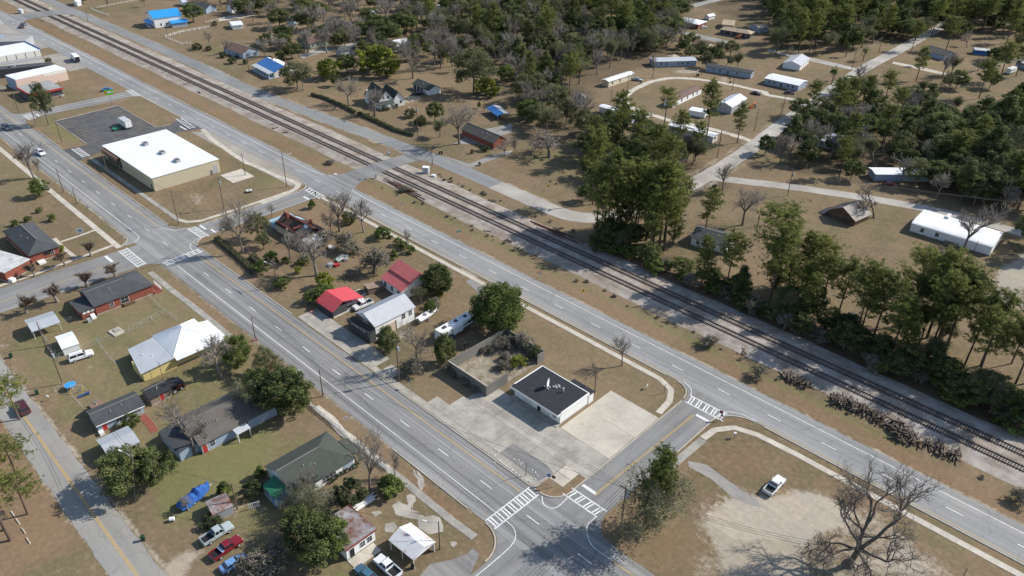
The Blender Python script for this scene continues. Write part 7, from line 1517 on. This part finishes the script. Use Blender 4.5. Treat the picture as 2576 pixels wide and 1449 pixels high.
for a in (
 ('A', '12:1440,940', '12:1420,530', 'dark utility pole on the concrete strip right of the barn', 0, 1), ('B', '11:215,1440', '11:175,1170', 'utility pole with lamp beside the overgrown yard', 90, 0, 200), ('C', '12:675,1090', '12:640,815', 'thin pole beside the highway near the dark oak'), ('D', '02:2575,530', '02:2500,290', 'pole beside the highway near the yellow house'),
 ('E', '01:640,485', '01:555,240', 'taller of two thin poles beside the left highway'), ('F', '01:775,598', '01:720,435', 'shorter of two thin poles beside the left highway'), ('G', '01:1085,300', '01:1020,60', 'pole in the shadow of the beige metal building'), ('H', '01:1800,810', '01:1735,460', 'pole at the corner lawn of the street crossing', 90), ('I', '01:2255,650', '01:2195,330', 'pole with grey transformer on the corner lawn', 90, 1), ('J', '01:2470,315', '01:2430,90', 'thin pole behind the beige metal building'),
 ('K', '11:310,432', '11:245,70', 'tall lamp pole beside the angled parking bays', 0, 0, 60), ('L', '00:640,980', '00:575,800', 'pole behind the red awning shop'), ('M', '00:190,1130', '00:120,920', 'pole with crossarm at the far left pavement', 90), ('N', '00:360,1250', '00:270,1005', 'pole at the far street corner'), ('O', '00:625,1440', '00:545,1180', 'pole at the corner of the dark parking lot'),
 ('P', '00:885,210', '00:860,120', 'pole at the far level crossing'), ('Q', '00:370,215', '00:350,140', 'pole at the far street junction'), ('R', '00:1690,380', '00:1665,260', 'pole at the white fence corner'), ('S', '00:2505,710', '00:2480,500', 'pole beside the frontage road driveway'),
 ('T', '10:1630,1405', '10:1605,1050', 'pole with lamp at the end of the clipped hedge', 0, 1, 215), ('U', '10:2300,1120', '10:2300,970', 'thin pole in the clearing by the bamboo'), ('V', '11:1775,215', '11:1765,55', 'pole on the kerb beside the level crossing'),
 ('a', '20:995,1025', '20:1010,880', 'pole at the left end of the trailer loop'), ('b', '20:2215,910', '20:2240,760', 'pole at the top of the trailer loop'), ('c', '20:1130,1240', '20:1150,740', 'tall bare pole inside the trees by the trailer loop', 30), ('d', '20:1905,760', '20:1915,640', 'pole between the two blue mobile homes'), ('e', '20:2440,1315', '20:2475,1090', 'pole beside the pale road right of the loop'), ('f', '20:2090,1449', '20:2125,1300', 'pole at the lower exit of the loop track'),
 ('g', '30:120,1170', '30:155,1025', 'shorter pole of the pair beside the pale road'), ('h', '30:140,1150', '30:185,950', 'taller pole of the pair beside the pale road'), ('i', '30:425,990', '30:480,790', 'pole behind the white mobile home by the road', 20), ('j', '30:395,920', '30:405,830', 'short pole at the end of the white mobile home'), ('k', '30:840,710', '30:870,500', 'pole at the far street junction near the palms', 20), ('l', '30:1110,540', '30:1160,370', 'pole right of the shaggy palm', 20),
 ('m', '31:195,520', '31:250,250', 'guyed pole beside the narrow road', 30, 1), ('n', '21:2470,830', '21:2515,645', 'pole in the open field behind the pines'), ('o', '21:2065,135', '20:2100,1300', 'pole beside the pale road below the loop'), ('p', '31:2070,1090', '31:2110,975', 'short pole before the long white mobile home'),
 ('q', '02:460,585', '02:365,340', 'pole beside the blue-grey carport'), ('r', '02:630,965', '02:480,600', 'pole with transformer in the left yard', 90, 1), ('s', '02:1640,910', '02:1580,750', 'short pole before the yellow house'), ('t', '03:1440,600', 10.5, 'street lamp pole rising out of the broad oak', 90, 0, 200), ('u', '03:2390,780', '03:2330,520', 'pole beside the rusty little shed'),
 ('v', '13:1850,1180', '13:1830,900', 'leaning pole beside the rusty white carport', 0, 0, 200), ('w', '23:1085,1030', '23:1155,545', 'dark utility pole at the sandy street corner', 90, 1), ('x', '22:830,1060', '22:850,840', 'bare thin pole behind the black roofed shop'), ('y', '32:2340,390', '32:2485,85', 'pole among pines near the right edge'), ('z', '33:1960,1465', '33:2005,1370', 'pole tip at the lower right edge'), ('1', '23:140,440', '23:138,310', 'thin steel post on the dark patch'), ('2', '22:1530,1060', '22:1545,970', 'thin steel post at the lawn curve'), ('3', '12:1775,690', '12:1770,570', 'short post beside the motorhome'),
): pole(*a)
def wire(a, b, label, lines=1, sag=.6, off=.5):
    A_, B_ = (POLE[k] if isinstance(k, str) else k for k in (a, b)); t = thing('power_line', label, 'wire', (A_[0], A_[1], 0), group='power lines strung between poles'); d = np.array((B_[0]-A_[0], B_[1]-A_[1])); nrm = np.array((-d[1], d[0]))/(np.linalg.norm(d)+1e-9)
    for k in range(lines):
        o = nrm*(k-(lines-1)/2)*off; P = []
        for i in range(13): u = i/12; P.append((d[0]*u+o[0], d[1]*u+o[1], A_[2]-.45+(B_[2]-A_[2])*u-4*sag*u*(1-u)))
        obj('strand', MB().tube(P, .028, 3, cap=False), 'wire', t)
for a in (('w', 'A', 'pair of wires above the forecourt between two dark poles', 3, 1.2), ('A', 'B', 'wires from the barn pole to the yard lamp pole', 3, 1.2), ('B', 'H', 'wires from the yard lamp pole to the corner lawn', 3, 1.3), ('H', 'G', 'wires along the highway beside the beige building', 2, 1.2), ('G', 'O', 'wires from the beige building to the lot corner', 2, 1.2), ('O', 'M', 'wires along the far left highway', 2, 1.2), ('w', 'C', 'wire crossing the near highway', 1, 1.5), ('I', 'J', 'wire behind the beige building', 2, .8), ('t', 'r', 'wires along the left road', 2, 1.0), ('r', 'q', 'wires from the yard transformer to the carport pole', 2, .8), ('t', 'u', 'wire to the rusty shed pole', 1, .8), ('h', 'i', 'wires along the pale road beyond the loop', 3, 1.), ('i', 'k', 'wires along the far end of the pale road', 3, 1.), ('k', 'l', 'wires past the shaggy palm', 3, 1.), ('e', 'h', 'wires along the pale road beside the loop', 3, 1.), ('o', 'e', 'wires above the lower loop exit', 3, 1.), ('o', 'm', 'wires to the guyed pole', 3, 1.2), ('m', (-25., 268., 11.), 'wires along the narrow road', 3, 1.2), ('w', (-20., 95., 12.), 'wires leaving the sandy corner to the right', 3, 1.5), ('w', (-50., 30., 12.), 'wires leaving the sandy corner toward the bottom edge', 4, 1.5), ('v', 'u', 'wire above the parked pickups', 1, 1.), ('c', 'a', 'wire at the left end of the loop', 1, .8), ('S', 'R', 'wire along the frontage road', 1, 1.2)): wire(*a)
pt = POLE['m']; solo('guy_wire', MB().tube([(0, 0, pt[2]*.8), (-6, 2.5, 0)], .02, 4), 'wire', 'guy wire beside the narrow road pole', 'wire', (pt[0], pt[1], 0)); pt = POLE['t']; solo('guy_wire', MB().tube([(0, 0, pt[2]*.8), (6.5, -4, 0)], .025, 4), 'wire', 'guy wire of the street lamp pole in the oak', 'wire', (pt[0], pt[1], 0)); pt = POLE['w']; solo('guy_wire', MB().tube([(0, 0, pt[2]*.8), (6, -4, 0)], .025, 4), 'wire', 'guy wire of the sandy corner pole', 'wire', (pt[0], pt[1], 0))
# ================================================================== SIGNS AND STREET FURNITURE
def sign(name, label, base, h, shape, m_, face=None, w_=.75, hh=.75, backm='grey', marks=(), post='mt_grey'):
    b0 = W1(base) if isinstance(base, str) else base; f = math.radians(SIGNF if face is None else face); t = thing(name, label, 'sign', b0, f); obj('post', MB().tube([(0, 0, 0), (0, 0, h)], .045, 6), post, t)
    if shape == 'diamond': P = [(0, -w_/2), (w_/2, 0), (0, w_/2), (-w_/2, 0)]
    elif shape == 'oct': P = [(w_/2*math.cos(a)/math.cos(math.pi/8), w_/2*math.sin(a)/math.cos(math.pi/8)) for a in np.arange(8)*math.pi/4+math.pi/8]
    else: P = [(-w_/2, -hh/2), (w_/2, -hh/2), (w_/2, hh/2), (-w_/2, hh/2)]
    b_ = MB(); n_ = len(P); b_.loft([[(x0, p[0], h+p[1]) for p in P] for x0 in (.05, .08)]); s_ = obj('panel', b_, m_, t)
    for (y, z, a, c, mm) in marks: obj('marking', MB().box((.09, y, h+z), (.015, a, c)), mm, s_)
    return t
SIGNF = -60
for a in (('00:862,480', 2.2, 'yellow warning sign far along the railway verge'), ('22:712,105', 2.4, 'yellow warning sign on the highway verge beside the tracks'), ('21:365,470', 1.8, 'yellow curve sign on the lawn beside the frontage road')): sign('warning_sign', a[2], a[0], a[1], 'diamond', 'yellow', -40, 1.1, marks=((0, .05, .12, .45, 'black'), (.1, .2, .2, .1, 'black')))
for a in (('00:925,515', 'first white marker along the railway verge'), ('00:1160,630', 'second white marker along the railway verge'), ('00:1890,995', 'third white marker along the railway verge'), ('00:2118,1115', 'fourth white marker along the railway verge'), ('11:1468,640', 'white route sign pair below the stacked rails'), ('21:285,1350', 'white route sign beside the shaded highway'), ('00:180,1600' if 0 else '00:750,700', 'small white sign by the truck')): sign('route_sign', a[1], a[0], 1.5, 'rect', 'offwhite', -50, .55, .7, marks=((0, .05, .3, .22, 'black'),))
sign('street_sign', 'green street name sign beside the highway', '11:2040,945', 2.2, 'rect', 'teal', -30, 1.3, .6, marks=((0, 0, .9, .1, 'white'),))
sign('stop_sign', 'stop sign seen from behind at the highway corner', '22:2090,1330', 2.2, 'oct', 'darkred', 100, .8, marks=()); sign('no_entry_sign', 'small purple-red sign below the stop sign post', '22:2103,1338', 1.5, 'rect', 'maroon', 100, .5, .4)
sign('street_sign', 'blue sign on the forecourt corner', '23:368,525', 2.4, 'rect', 'bluepaint', -60, .7, .8, marks=((0, .1, .4, .08, 'white'),)); sign('stop_sign', 'brown backed stop sign on the forecourt corner', '23:412,555', 2.6, 'oct', 'brown', 120, .8)
sign('yard_sign', 'small white yard sign by the picket fence', '12:905,1340', .9, 'rect', 'white', -30, .9, .7, marks=((0, .05, .5, .15, 'redpaint'), (0, -.15, .4, .08, 'redpaint'))); sign('street_sign', 'round blue sign beside the concrete strip', '12:1540,1010', 2.2, 'oct', 'dkblue', 100, .8)
sign('shop_sign', 'red and white roadside sign left of the boat shed', '12:562,280', 1.3, 'rect', 'redpaint', -20, 1.0, .7, marks=((0, 0, .6, .3, 'offwhite'),)); sign('shop_sign', 'red and white sign beside the highway near the yellow house', 'v:643,868', 1.6, 'rect', 'redpaint', -20, 1.1, .8, marks=((0, .05, .7, .35, 'offwhite'),))
sign('office_sign', 'white board sign with a blue emblem on the office lawn', '01:815,915', 1.5, 'rect', 'white', -30, 1.9, 1.5, marks=((0, .1, .9, .35, 'bluepaint'), (0, -.35, 1.1, .12, 'teal'))); sign('yard_sign', 'small red and white sign beside the left highway', '01:812,585', .8, 'rect', 'white', -30, .7, .6, marks=((0, .1, .5, .12, 'redpaint'), (0, -.1, .4, .1, 'redpaint')))
sign('yard_sign', 'small grey sign beside the left highway', '01:890,655', .8, 'rect', 'offwhite', -30, .9, .6, marks=((0, 0, .5, .15, 'grey'),))
t = sign('shop_sign', 'lime green shop sign on a tall pole by the dark lot', '00:1130,1060', 5.6, 'rect', 'lime', -20, 3.6, 2.0, marks=((-1.4, .1, .8, .8, 'orange'), (.1, .1, 1.6, .7, 'white'), (1.35, .1, .6, .5, 'white')), post='darkgrey')
sign('street_sign', 'blank cream board sign by the far left shop', '00:40,935', 2.4, 'rect', 'cream', -20, 3.0, 1.6)
for k, (s, f) in enumerate((('11:1340,112', 60), ('11:1205,345', 240))):
    b0 = W1(s); t = thing('crossing_signal', ['railway crossing signal on the far side of the tracks', 'railway crossing signal on the near side of the tracks'][k], 'signal', b0, math.radians(f)); obj('mast', MB().tube([(0, 0, 0), (0, 0, 5)], .07, 8), 'mt_grey', t); obj('base', MB().box((0, 0, .5), (.7, .7, 1.0)), 'mt_grey', t)
    for a in (45, -45):
        b_ = MB(); ca, sa = math.cos(math.radians(a)), math.sin(math.radians(a)); b_.hexa([(x0, u*ca-v*sa, 4.3+u*sa+v*ca) for x0 in (.1, .13) for u, v in ((-.7, -.11), (.7, -.11), (.7, .11), (-.7, .11))]); obj('crossbuck', b_, 'white', t)
    for y in (-.45, .45): obj('warning_light', MB().tube([(.1, y, 3.2), (.2, y, 3.2)], .16, 10), 'black', t)
    obj('light_bar', MB().box((.05, 0, 3.2), (.06, 1.1, .06)), 'mt_grey', t); obj('gate_motor', MB().box((-.3, 0, 1.4), (.5, .4, .6)), 'mt_grey', t)
t = oriented('signal_cabinet', 'silver signal cabinet beside the tracks', 'cabinet', '11:1712,295', '11:1760,300'); obj('box', MB().box((0, 0, 1.25), (2.2, 1.6, 2.3)), 'mt_grey', t); obj('roof', MB().box((0, 0, 2.43), (2.4, 1.8, .08)), 'mt_white', t); obj('door', MB().box((.2, -.82, 1.2), (.8, .04, 1.8)), 'grey', t)
t = oriented('signal_cabinet', 'low white equipment box beside the silver cabinet', 'cabinet', '11:1788,332', '11:1830,340'); obj('box', MB().box((0, 0, .4), (1.5, .9, .7)), 'offwhite', t); obj('lid', MB().box((0, 0, .78), (1.6, 1.0, .07)), 'white', t)
t = oriented('signal_cabinet', 'grey cabinet beside the far level crossing', 'cabinet', '00:215,135', '00:260,140'); obj('box', MB().box((0, 0, 1.2), (2.6, 1.8, 2.4)), 'mt_grey', t); obj('roof', MB().box((0, 0, 2.44), (2.8, 2.0, .08)), 'mt_white', t)
def bin_(s, label, m_='green'):
    t = thing('trash_bin', label, 'bin', W1(s), RNG.uniform(0, 6)); b_ = MB(); b_.hexa([(-.25, -.22, .06), (.25, -.22, .06), (.25, .22, .06), (-.25, .22, .06), (-.3, -.28, 1.0), (.3, -.28, 1.0), (.3, .28, 1.0), (-.3, .28, 1.0)]); obj('tub', b_, m_, t); obj('lid', MB().slab([(-.34, -.32, 1.06), (.36, -.32, 1.12), (.36, .32, 1.12), (-.34, .32, 1.06)], .06), m_, t)
    for y in (-.22, .22): obj('wheel', MB().tube([(-.25, y-.03, .1), (-.25, y+.03, .1)], .1, 8), 'tyre', t)
mat('bingreen', (.012, .05, .025), rough=.5, var=.05); mat('bindark', (.02, .025, .022), rough=.5, var=.05)
for s, l, m_ in (('02:115,700', 'dark green trash bin at the left road edge', 'bingreen'), ('02:378,1070', 'green trash bin before the swing set', 'bingreen'), ('03:1445,1090', 'dark green trash bin beside the lower left road', 'bingreen'), ('20:1016,1024', 'trash bin at the pole left of the loop', 'bindark'), ('20:1300,842', 'trash bin before the silver car', 'bindark'), ('20:1858,768', 'left trash bin of a pair at the loop top', 'bindark'), ('20:1875,766', 'right trash bin of a pair at the loop top', 'bindark'), ('20:2190,795', 'trash bin before the slate blue mobile home', 'bingreen'), ('20:2195,838', 'trash bin nearest the loop track', 'bindark'), ('11:1846,104', 'left dark bin beside the crossing pole', 'bindark'), ('11:1868,100', 'right dark bin beside the crossing pole', 'bindark'), ('21:2020,445', 'left dark bin at the road junction', 'bindark'), ('21:2045,435', 'right dark bin at the road junction', 'bindark'), ('20:1878,390', 'left bin at the far driveway', 'bindark'), ('20:1892,388', 'right bin at the far driveway', 'bindark'), ('13:1580,1370', 'black barbecue smoker beside the white carport', 'black')): bin_(s, l, m_)
t = thing('mailbox', 'white mailbox on a post beside the left road', 'mailbox', W1('02:493,1130'), .3); obj('post', MB().box((0, 0, .5), (.1, .1, 1.0)), 'wood', t); obj('box', MB().box((0, 0, 1.15), (.5, .22, .28)), 'white', t)
t = thing('mailbox', 'white roadside box on the right corner lawn', 'mailbox', W1('23:2235,60'), .6); obj('post', MB().box((0, 0, .5), (.12, .12, 1.0)), 'wood', t); obj('box', MB().box((0, 0, 1.2), (.6, .5, .5)), 'offwhite', t)
sign('lawn_sign', 'low white sign on the lawn near the curved pavement', '22:1360,1015', 1.0, 'rect', 'white', 200, 1.0, .5)
# play things
t = thing('paddling_pool', 'round bright blue paddling pool stood on a rack', 'pool', W1('02:720,1015')); obj('pool', MB().tube([(0, 0, .9), (0, 0, 1.2)], [1.05, 1.2], 18), 'lightblue', t); obj('pool_floor', MB().tube([(0, 0, 1.2), (0, 0, 1.205)], .95, 18), 'mt_skyblue', t); obj('stand', MB().box((0, 0, .45), (.8, .8, .9)), 'grey', t)
t = thing('swing_set', 'small metal swing set beside the blue pool', 'swing set', W1('02:790,1050'), .8)
for x in (-1.3, 1.3): obj('leg', MB().tube([(x, -.8, 0), (x, 0, 2.0)], .04, 6), 'yellow', t); obj('leg', MB().tube([(x, .8, 0), (x, 0, 2.0)], .04, 6), 'offwhite', t)
obj('top_bar', MB().tube([(-1.4, 0, 2.0), (1.4, 0, 2.0)], .045, 6), 'offwhite', t); obj('swing_seat', MB().box((.4, 0, .6), (.5, .25, .05)), 'bluepaint', t); obj('chain', MB().tube([(.2, 0, .6), (.2, 0, 2)], .015, 4).tube([(.6, 0, .6), (.6, 0, 2)], .015, 4), 'grey', t)
t = oriented('slide', 'blue plastic slide lying in the left yard', 'slide', '02:845,1085', '02:880,1075'); obj('chute', MB().slab([(-1.2, -.3, .15), (1.2, -.3, .7), (1.2, .3, .7), (-1.2, .3, .15)], .12), 'bluepaint', t); obj('side', MB().slab([(-1.2, -.34, .3), (1.2, -.34, .9), (1.2, -.28, .9), (-1.2, -.28, .3)], .2), 'bluepaint', t); obj('prop', MB().box((1.0, 0, .25), (.12, .5, .5)), 'bluepaint', t)
t = thing('stone_slab', 'old concrete well slab in the brick house yard', 'slab', W1('02:1175,445'), .1); obj('base', MB().box((0, 0, .15), (3.2, 2.6, .3)), 'conc_light', t); obj('cap', MB().box((-.3, .2, .4), (1.8, 1.3, .2)), 'conc', t)
t = thing('propane_tank', 'small white propane tank on the lower lawn', 'tank', W1('03:1735,895'), 1.); obj('tank', MB().tube([(-.5, 0, .55), (-.4, 0, .55), (.4, 0, .55), (.5, 0, .55)], [.15, .38, .38, .15], 12), 'white', t); obj('foot', MB().box((.3, 0, .1), (.1, .5, .2)).box((-.3, 0, .1), (.1, .5, .2)), 'grey', t)
t = thing('fire_pit', 'round stone ring behind the red boat shed', 'fire pit', W1('12:1045,52')); obj('pad', MB().box((0, 0, .06), (3.4, 2.4, .12)), 'conc_light', t); b_ = MB()
for k in range(12): a = k*math.pi/6; b_.box((math.cos(a)*.7, math.sin(a)*.7, .3), (.36, .25, .36), a+1.57)
obj('stone_ring', b_, 'darkgrey', t)
t = oriented('plank_stack', 'white stack of planks beside the dark bushes', 'planks', '13:1090,715', '13:1190,650')
for k in range(11): obj('plank', MB().box((RNG.uniform(-.8, .8), -.7+k*.13, .12+.12*(k % 3)), (RNG.uniform(3, 5.4), .16, .08), RNG.uniform(-.06, .06)), 'white' if k % 3 else 'offwhite', t)
t = oriented('picnic_table', 'square picnic table on the corner lawn', 'table', '01:2510,485', '01:2540,480'); obj('table_top', MB().box((0, 0, .75), (1.8, 1.6, .08)), 'offwhite', t); obj('centre_panel', MB().box((0, 0, .80), (.8, .6, .02)), 'brown', t)
for s in (-1, 1): obj('leg', MB().box((s*.6, 0, .36), (.12, 1.2, .7)), 'wood', t)
t = oriented('lattice_gate', 'white wooden garden gate leaning near the back porch', 'gate', '03:2560,770', '13:20,760'); 
for k in range(6): obj('slat', MB().box((-.9+k*.36, 0, .8), (.1, .06, 1.6)), 'white', t)
obj('rail', MB().box((0, .06, .4), (2.2, .06, .12)).box((0, .06, 1.3), (2.2, .06, .12)), 'white', t)
for k, s in enumerate(('03:180,900', '03:238,995', '03:285,1093', '03:130,825')):
    t = thing('wheel_stop', ['third', 'second', 'nearest', 'farthest'][k]+' pale concrete wheel stop under the left pines', 'wheel stop', W1(s), math.radians(0)+.02); obj('block', MB().box((0, 0, .09), (1.9, .2, .18), taper=.9), 'conc_light', t)
# small white stones round the dark patch
sm_ = MB().box((0, 0, .08), (.26, .24, .16), taper=.6).mesh('stone', 'white')
for k, s in enumerate('23:18,278 70,290 100,312 85,328 205,388 235,410 253,440 235,480 182,500 140,490 105,465 70,438 38,415 5,385 13:2380,220 2402,240 2440,195 2455,297 2480,320 2515,345 2545,365 2400,312 2410,180 2570,395'.split()):
    if ':' in s: cur = s.split(':')[0]
    else: s = cur+':'+s
    p = W1(s); o = obj('painted_stone', None, None, None, (p[0], p[1], .075), RNG.random()*3, data=sm_); tag(o, 'small white painted stone edging the dark asphalt patch', 'stone', 'white stones around the dark patch')
# ---- fences
def fence(name, label, pts, h, sp, m_, rails, pr=.06, rr_=.035, cat='fence', pick=0):
    P = W(pts); t = thing(name, label, cat, P[0]); o = np.array(P[0])
    for a, b in zip(P[:-1], P[1:]):
        a, b = np.array(a)-o, np.array(b)-o; L_ = np.linalg.norm(b-a); n_ = max(1, round(L_/sp)); ang = math.atan2(*(b-a)[::-1])
        for i in range(n_+1): q = a+(b-a)*i/n_; obj('post', MB().box((0, 0, h/2), (pr*2, pr*2, h)), m_, t, q, ang)
        for z in rails: obj('rail', MB().box((L_/2, 0, z), (L_, rr_, rr_*2.4)), m_, t, a, ang)
        if pick:
            b_ = MB()
            for i in range(int(L_/pick)): b_.box((i*pick, .04, h*.46), (.09, .03, h*.84))
            tag(obj('picket_run', b_, m_, t, a, ang), kind='stuff')
fence('picket_fence', 'white picket fence along the pavement, left of the gate', '12:548,1185 700,1310 850,1430 13:905,35 950,95', 1.1, 2.2, 'white', (.35, .9), pick=.2); fence('picket_fence', 'white picket fence along the pavement, right of the gate', '13:1010,118 1160,255 1325,390', 1.1, 2.2, 'white', (.35, .9), pick=.2)
fence('rail_fence', 'white rail fence of the corner pasture', '00:1668,378 1850,325 2110,280', 1.4, 3.0, 'white', (.5, .9, 1.3), .09); fence('rail_fence', 'low white rail fence by the frontage road', '00:1672,385 1760,420 1835,452 1920,440', 1.2, 2.6, 'white', (.5, 1.0), .08); fence('rail_fence', 'white fence at the far crossing corner', '00:920,95 1000,130 1095,160', 1.2, 3, 'white', (.5, 1.0), .08); fence('rail_fence', 'white fence along the far side street', '00:970,88 1150,50 1350,12', 1.0, 4, 'offwhite', (.5, .9), .08); fence('rail_fence', 'long white fence right of the big round tree', '00:2070,232 2250,190 2420,152', 1.0, 4, 'offwhite', (.5, .9), .08)
for l, s in (('chain link fence beside the blue-grey carport', '02:430,480 520,600 600,740'), ('chain link fence across the middle of the left yards', '02:600,700 820,620 980,545 1300,440 1640,260'), ('chain link fence along the right of the brick yard', '02:1480,70 1600,190 1780,330'), ('chain link fence behind the white SUV', '02:985,545 1080,680 1165,775'), ('chain link fence at the left of the swing set', '02:560,1050 640,990 740,1110 840,1220'), ('chain link fence between the carport and brick house', '02:600,360 720,330 830,290'), ('wire fence behind the weathered shed', '02:1780,1120 1990,1070')): fence('wire_fence', l, s, 1.2, 3.0, 'mt_grey', (1.18, .62, .08), .03, .012)
fence('wire_fence', 'long farm wire fence beside the frontage road', 'v:1405,470 1470,505 1560,545' if 0 else '21:-20,350 150,410 310,475', 1.1, 4, 'wood', (.5, 1.), .04, .012)
# ---- railway litter: rails, ties
def railstack(label, a, b, n_, m_='rust'):
    A_, B_ = W(a)[0], W(b)[0]; d = np.array(B_)-np.array(A_); L_ = np.linalg.norm(d); ang = math.atan2(d[1], d[0]); t = thing('rail_stack', label, 'rails', A_, ang)
    for k in range(n_): l_ = L_*RNG.uniform(.35, .6); x = RNG.uniform(0, L_-l_); obj('rail', MB().box((x+l_/2, (k-n_/2)*.22, .12+.1*(k % 2)), (l_, .14, .2)), m_, t)
railstack('dark stack of rusty rails near the level crossing', '11:1290,350', '11:1740,575', 14); railstack('long stack of rusty rails behind the far track', '21:115,770', '21:735,1025', 16)
tie2 = MB().box((0, 0, 0), (2.5, .23, .18)).mesh('crosstie', 'oldties')
def tiepile(label, pts, n_, wd, hh):
    P = W(pts); t = thing('tie_pile', label, 'tie pile', P[0]); o = np.array(P[0]); segs = list(zip(P[:-1], P[1:]))
    for k in range(n_):
        a, b = segs[k % len(segs)]; a, b = np.array(a), np.array(b); u = RNG.random(); d = (b-a)/np.linalg.norm(b-a); s = RNG.uniform(-1, 1); q = a+(b-a)*u+np.array((-d[1], d[0]))*s*wd*.5-o; z = .12+hh*RNG.random()*(1-abs(s)*.8)
        c = obj('crosstie', None, None, t, (q[0], q[1], z), math.atan2(d[1], d[0])+1.57+RNG.gauss(0, .55), data=tie2); c.rotation_euler = (RNG.uniform(-.3, .3), RNG.uniform(-.45, .45), c.rotation_euler[2])
tiepile('short heap of old ties beside the tracks', '32:150,890 260,915 400,990', 90, 2.4, 1.1); tiepile('long heap of old crossties along the shaded track verge', '32:640,1130 850,1190 1100,1310 1400,1449 33:1250,30 1560,110 1920,250', 290, 3.0, 1.5)
for k, (s, l) in enumerate((('11:2320,880', 'single tie lying beside the tracks'), ('11:2540,985', 'dark logs lying beside the near track'), ('21:250,1120', 'black tie lying on the ballast edge'), ('22:1990,1000' if 0 else '22:2340,640', 'short tie lying near the shaded track'), ('10:300,1335', 'pair of black ties left of the tracks'), ('10:200,1292', 'small black tie heap left of the tracks'), ('00:1880,850', 'black tie heap beside the far track'), ('00:2000,935', 'fallen tie row beside the far track'), ('00:715,165', 'dark pile at the far crossing'), ('00:435,215', 'small dark pile on the far verge'), ('10:465,1405', 'thin stick tie by the gravel'))):
    p = W1(s); t = thing('tie_heap', l, 'ties', p, RNG.uniform(0, 3))
    for j in range(3 if k not in (0, 10) else 1): c = obj('crosstie', None, None, t, (RNG.uniform(-.4, .4), RNG.uniform(-.4, .4), .1+.14*j), RNG.uniform(-.4, .4), data=tie2)
for k, (s, l) in enumerate((('21:390,378', 'small stump on the lawn by the yellow curve sign'), ('21:590,325', 'dark stump on the open lawn'), ('21:445,405', 'forked fallen branch on the open lawn'))):
    p = W1(s); t = thing('tree_stump', l, 'stump', p); obj('stump', MB().tube([(0, 0, 0), (.1, 0, .4), (.35, .1, .8)], [.4, .28, .1], 7), 'bark', t); obj('root', MB().tube([(0, 0, .1), (-.9, .3, .05)], [.16, .05], 5), 'bark', t)
# ---- pedestrian
def person(label, s, face):
    p = W1(s); me = bpy.data.meshes.new('person')
    Vp = [(0, 0, .95), (0, 0, 1.15), (0, .0, 1.38), (.01, 0, 1.5), (.02, 0, 1.66), (0, .1, .9), (.12, .1, .5), (.02, .11, .09), (.14, .11, .05), (0, -.1, .9), (.0, -.1, .5), (-.16, -.11, .12), (-.05, -.11, .05), (0, .2, 1.40), (-.05, .25, 1.12), (.06, .26, .88), (0, -.2, 1.40), (.05, -.25, 1.12), (.16, -.25, .90)]
    Ep = [(0, 1), (1, 2), (2, 3), (3, 4), (0, 5), (5, 6), (6, 7), (7, 8), (0, 9), (9, 10), (10, 11), (11, 12), (2, 13), (13, 14), (14, 15), (2, 16), (16, 17), (17, 18)]
    Rp = [.15, .15, .17, .06, .105, .10, .07, .05, .04, .10, .07, .05, .04, .07, .05, .035, .07, .05, .035]
    me.from_pydata(Vp, Ep, []); o = bpy.data.objects.new('person', me); COL.objects.link(o); o.location = (p[0], p[1], .04); o.rotation_euler = (0, 0, math.radians(face)); m_ = o.modifiers.new('skin', 'SKIN'); sv = me.skin_vertices[0].data
    for v, r in zip(sv, Rp): v.radius = (r, r)
    sv[0].use_root = True; o.modifiers.new('sub', 'SUBSURF').levels = 1; me.materials.append(MATS['skin']); tag(o, label, 'person')
    j = MB().tube([(0, 0, .92), (0, 0, 1.2), (0, 0, 1.44), (.01, 0, 1.5)], [.20, .19, .19, .09], 10)
    for y in (1, -1): j.tube([(0, y*.17, 1.40), (-.05*y, y*.26, 1.12), (.06+.05*(y < 0), y*.27, .94)], [.09, .075, .06], 8)
    obj('jacket', j, 'darkcloth', o); q = MB().tube([(0, .1, .95), (.12, .1, .5), (.02, .11, .1)], [.125, .095, .075], 8).tube([(0, -.1, .95), (0, -.1, .5), (-.16, -.11, .13)], [.125, .095, .075], 8); obj('trousers', q, 'darkgrey', o); obj('hair', MB().tube([(.0, 0, 1.66), (-.01, 0, 1.74), (0, 0, 1.79)], [.115, .115, .04], 10), 'black', o)
person('person in dark clothes walking across the crosswalk by the railway street', '11:600,522', 110)
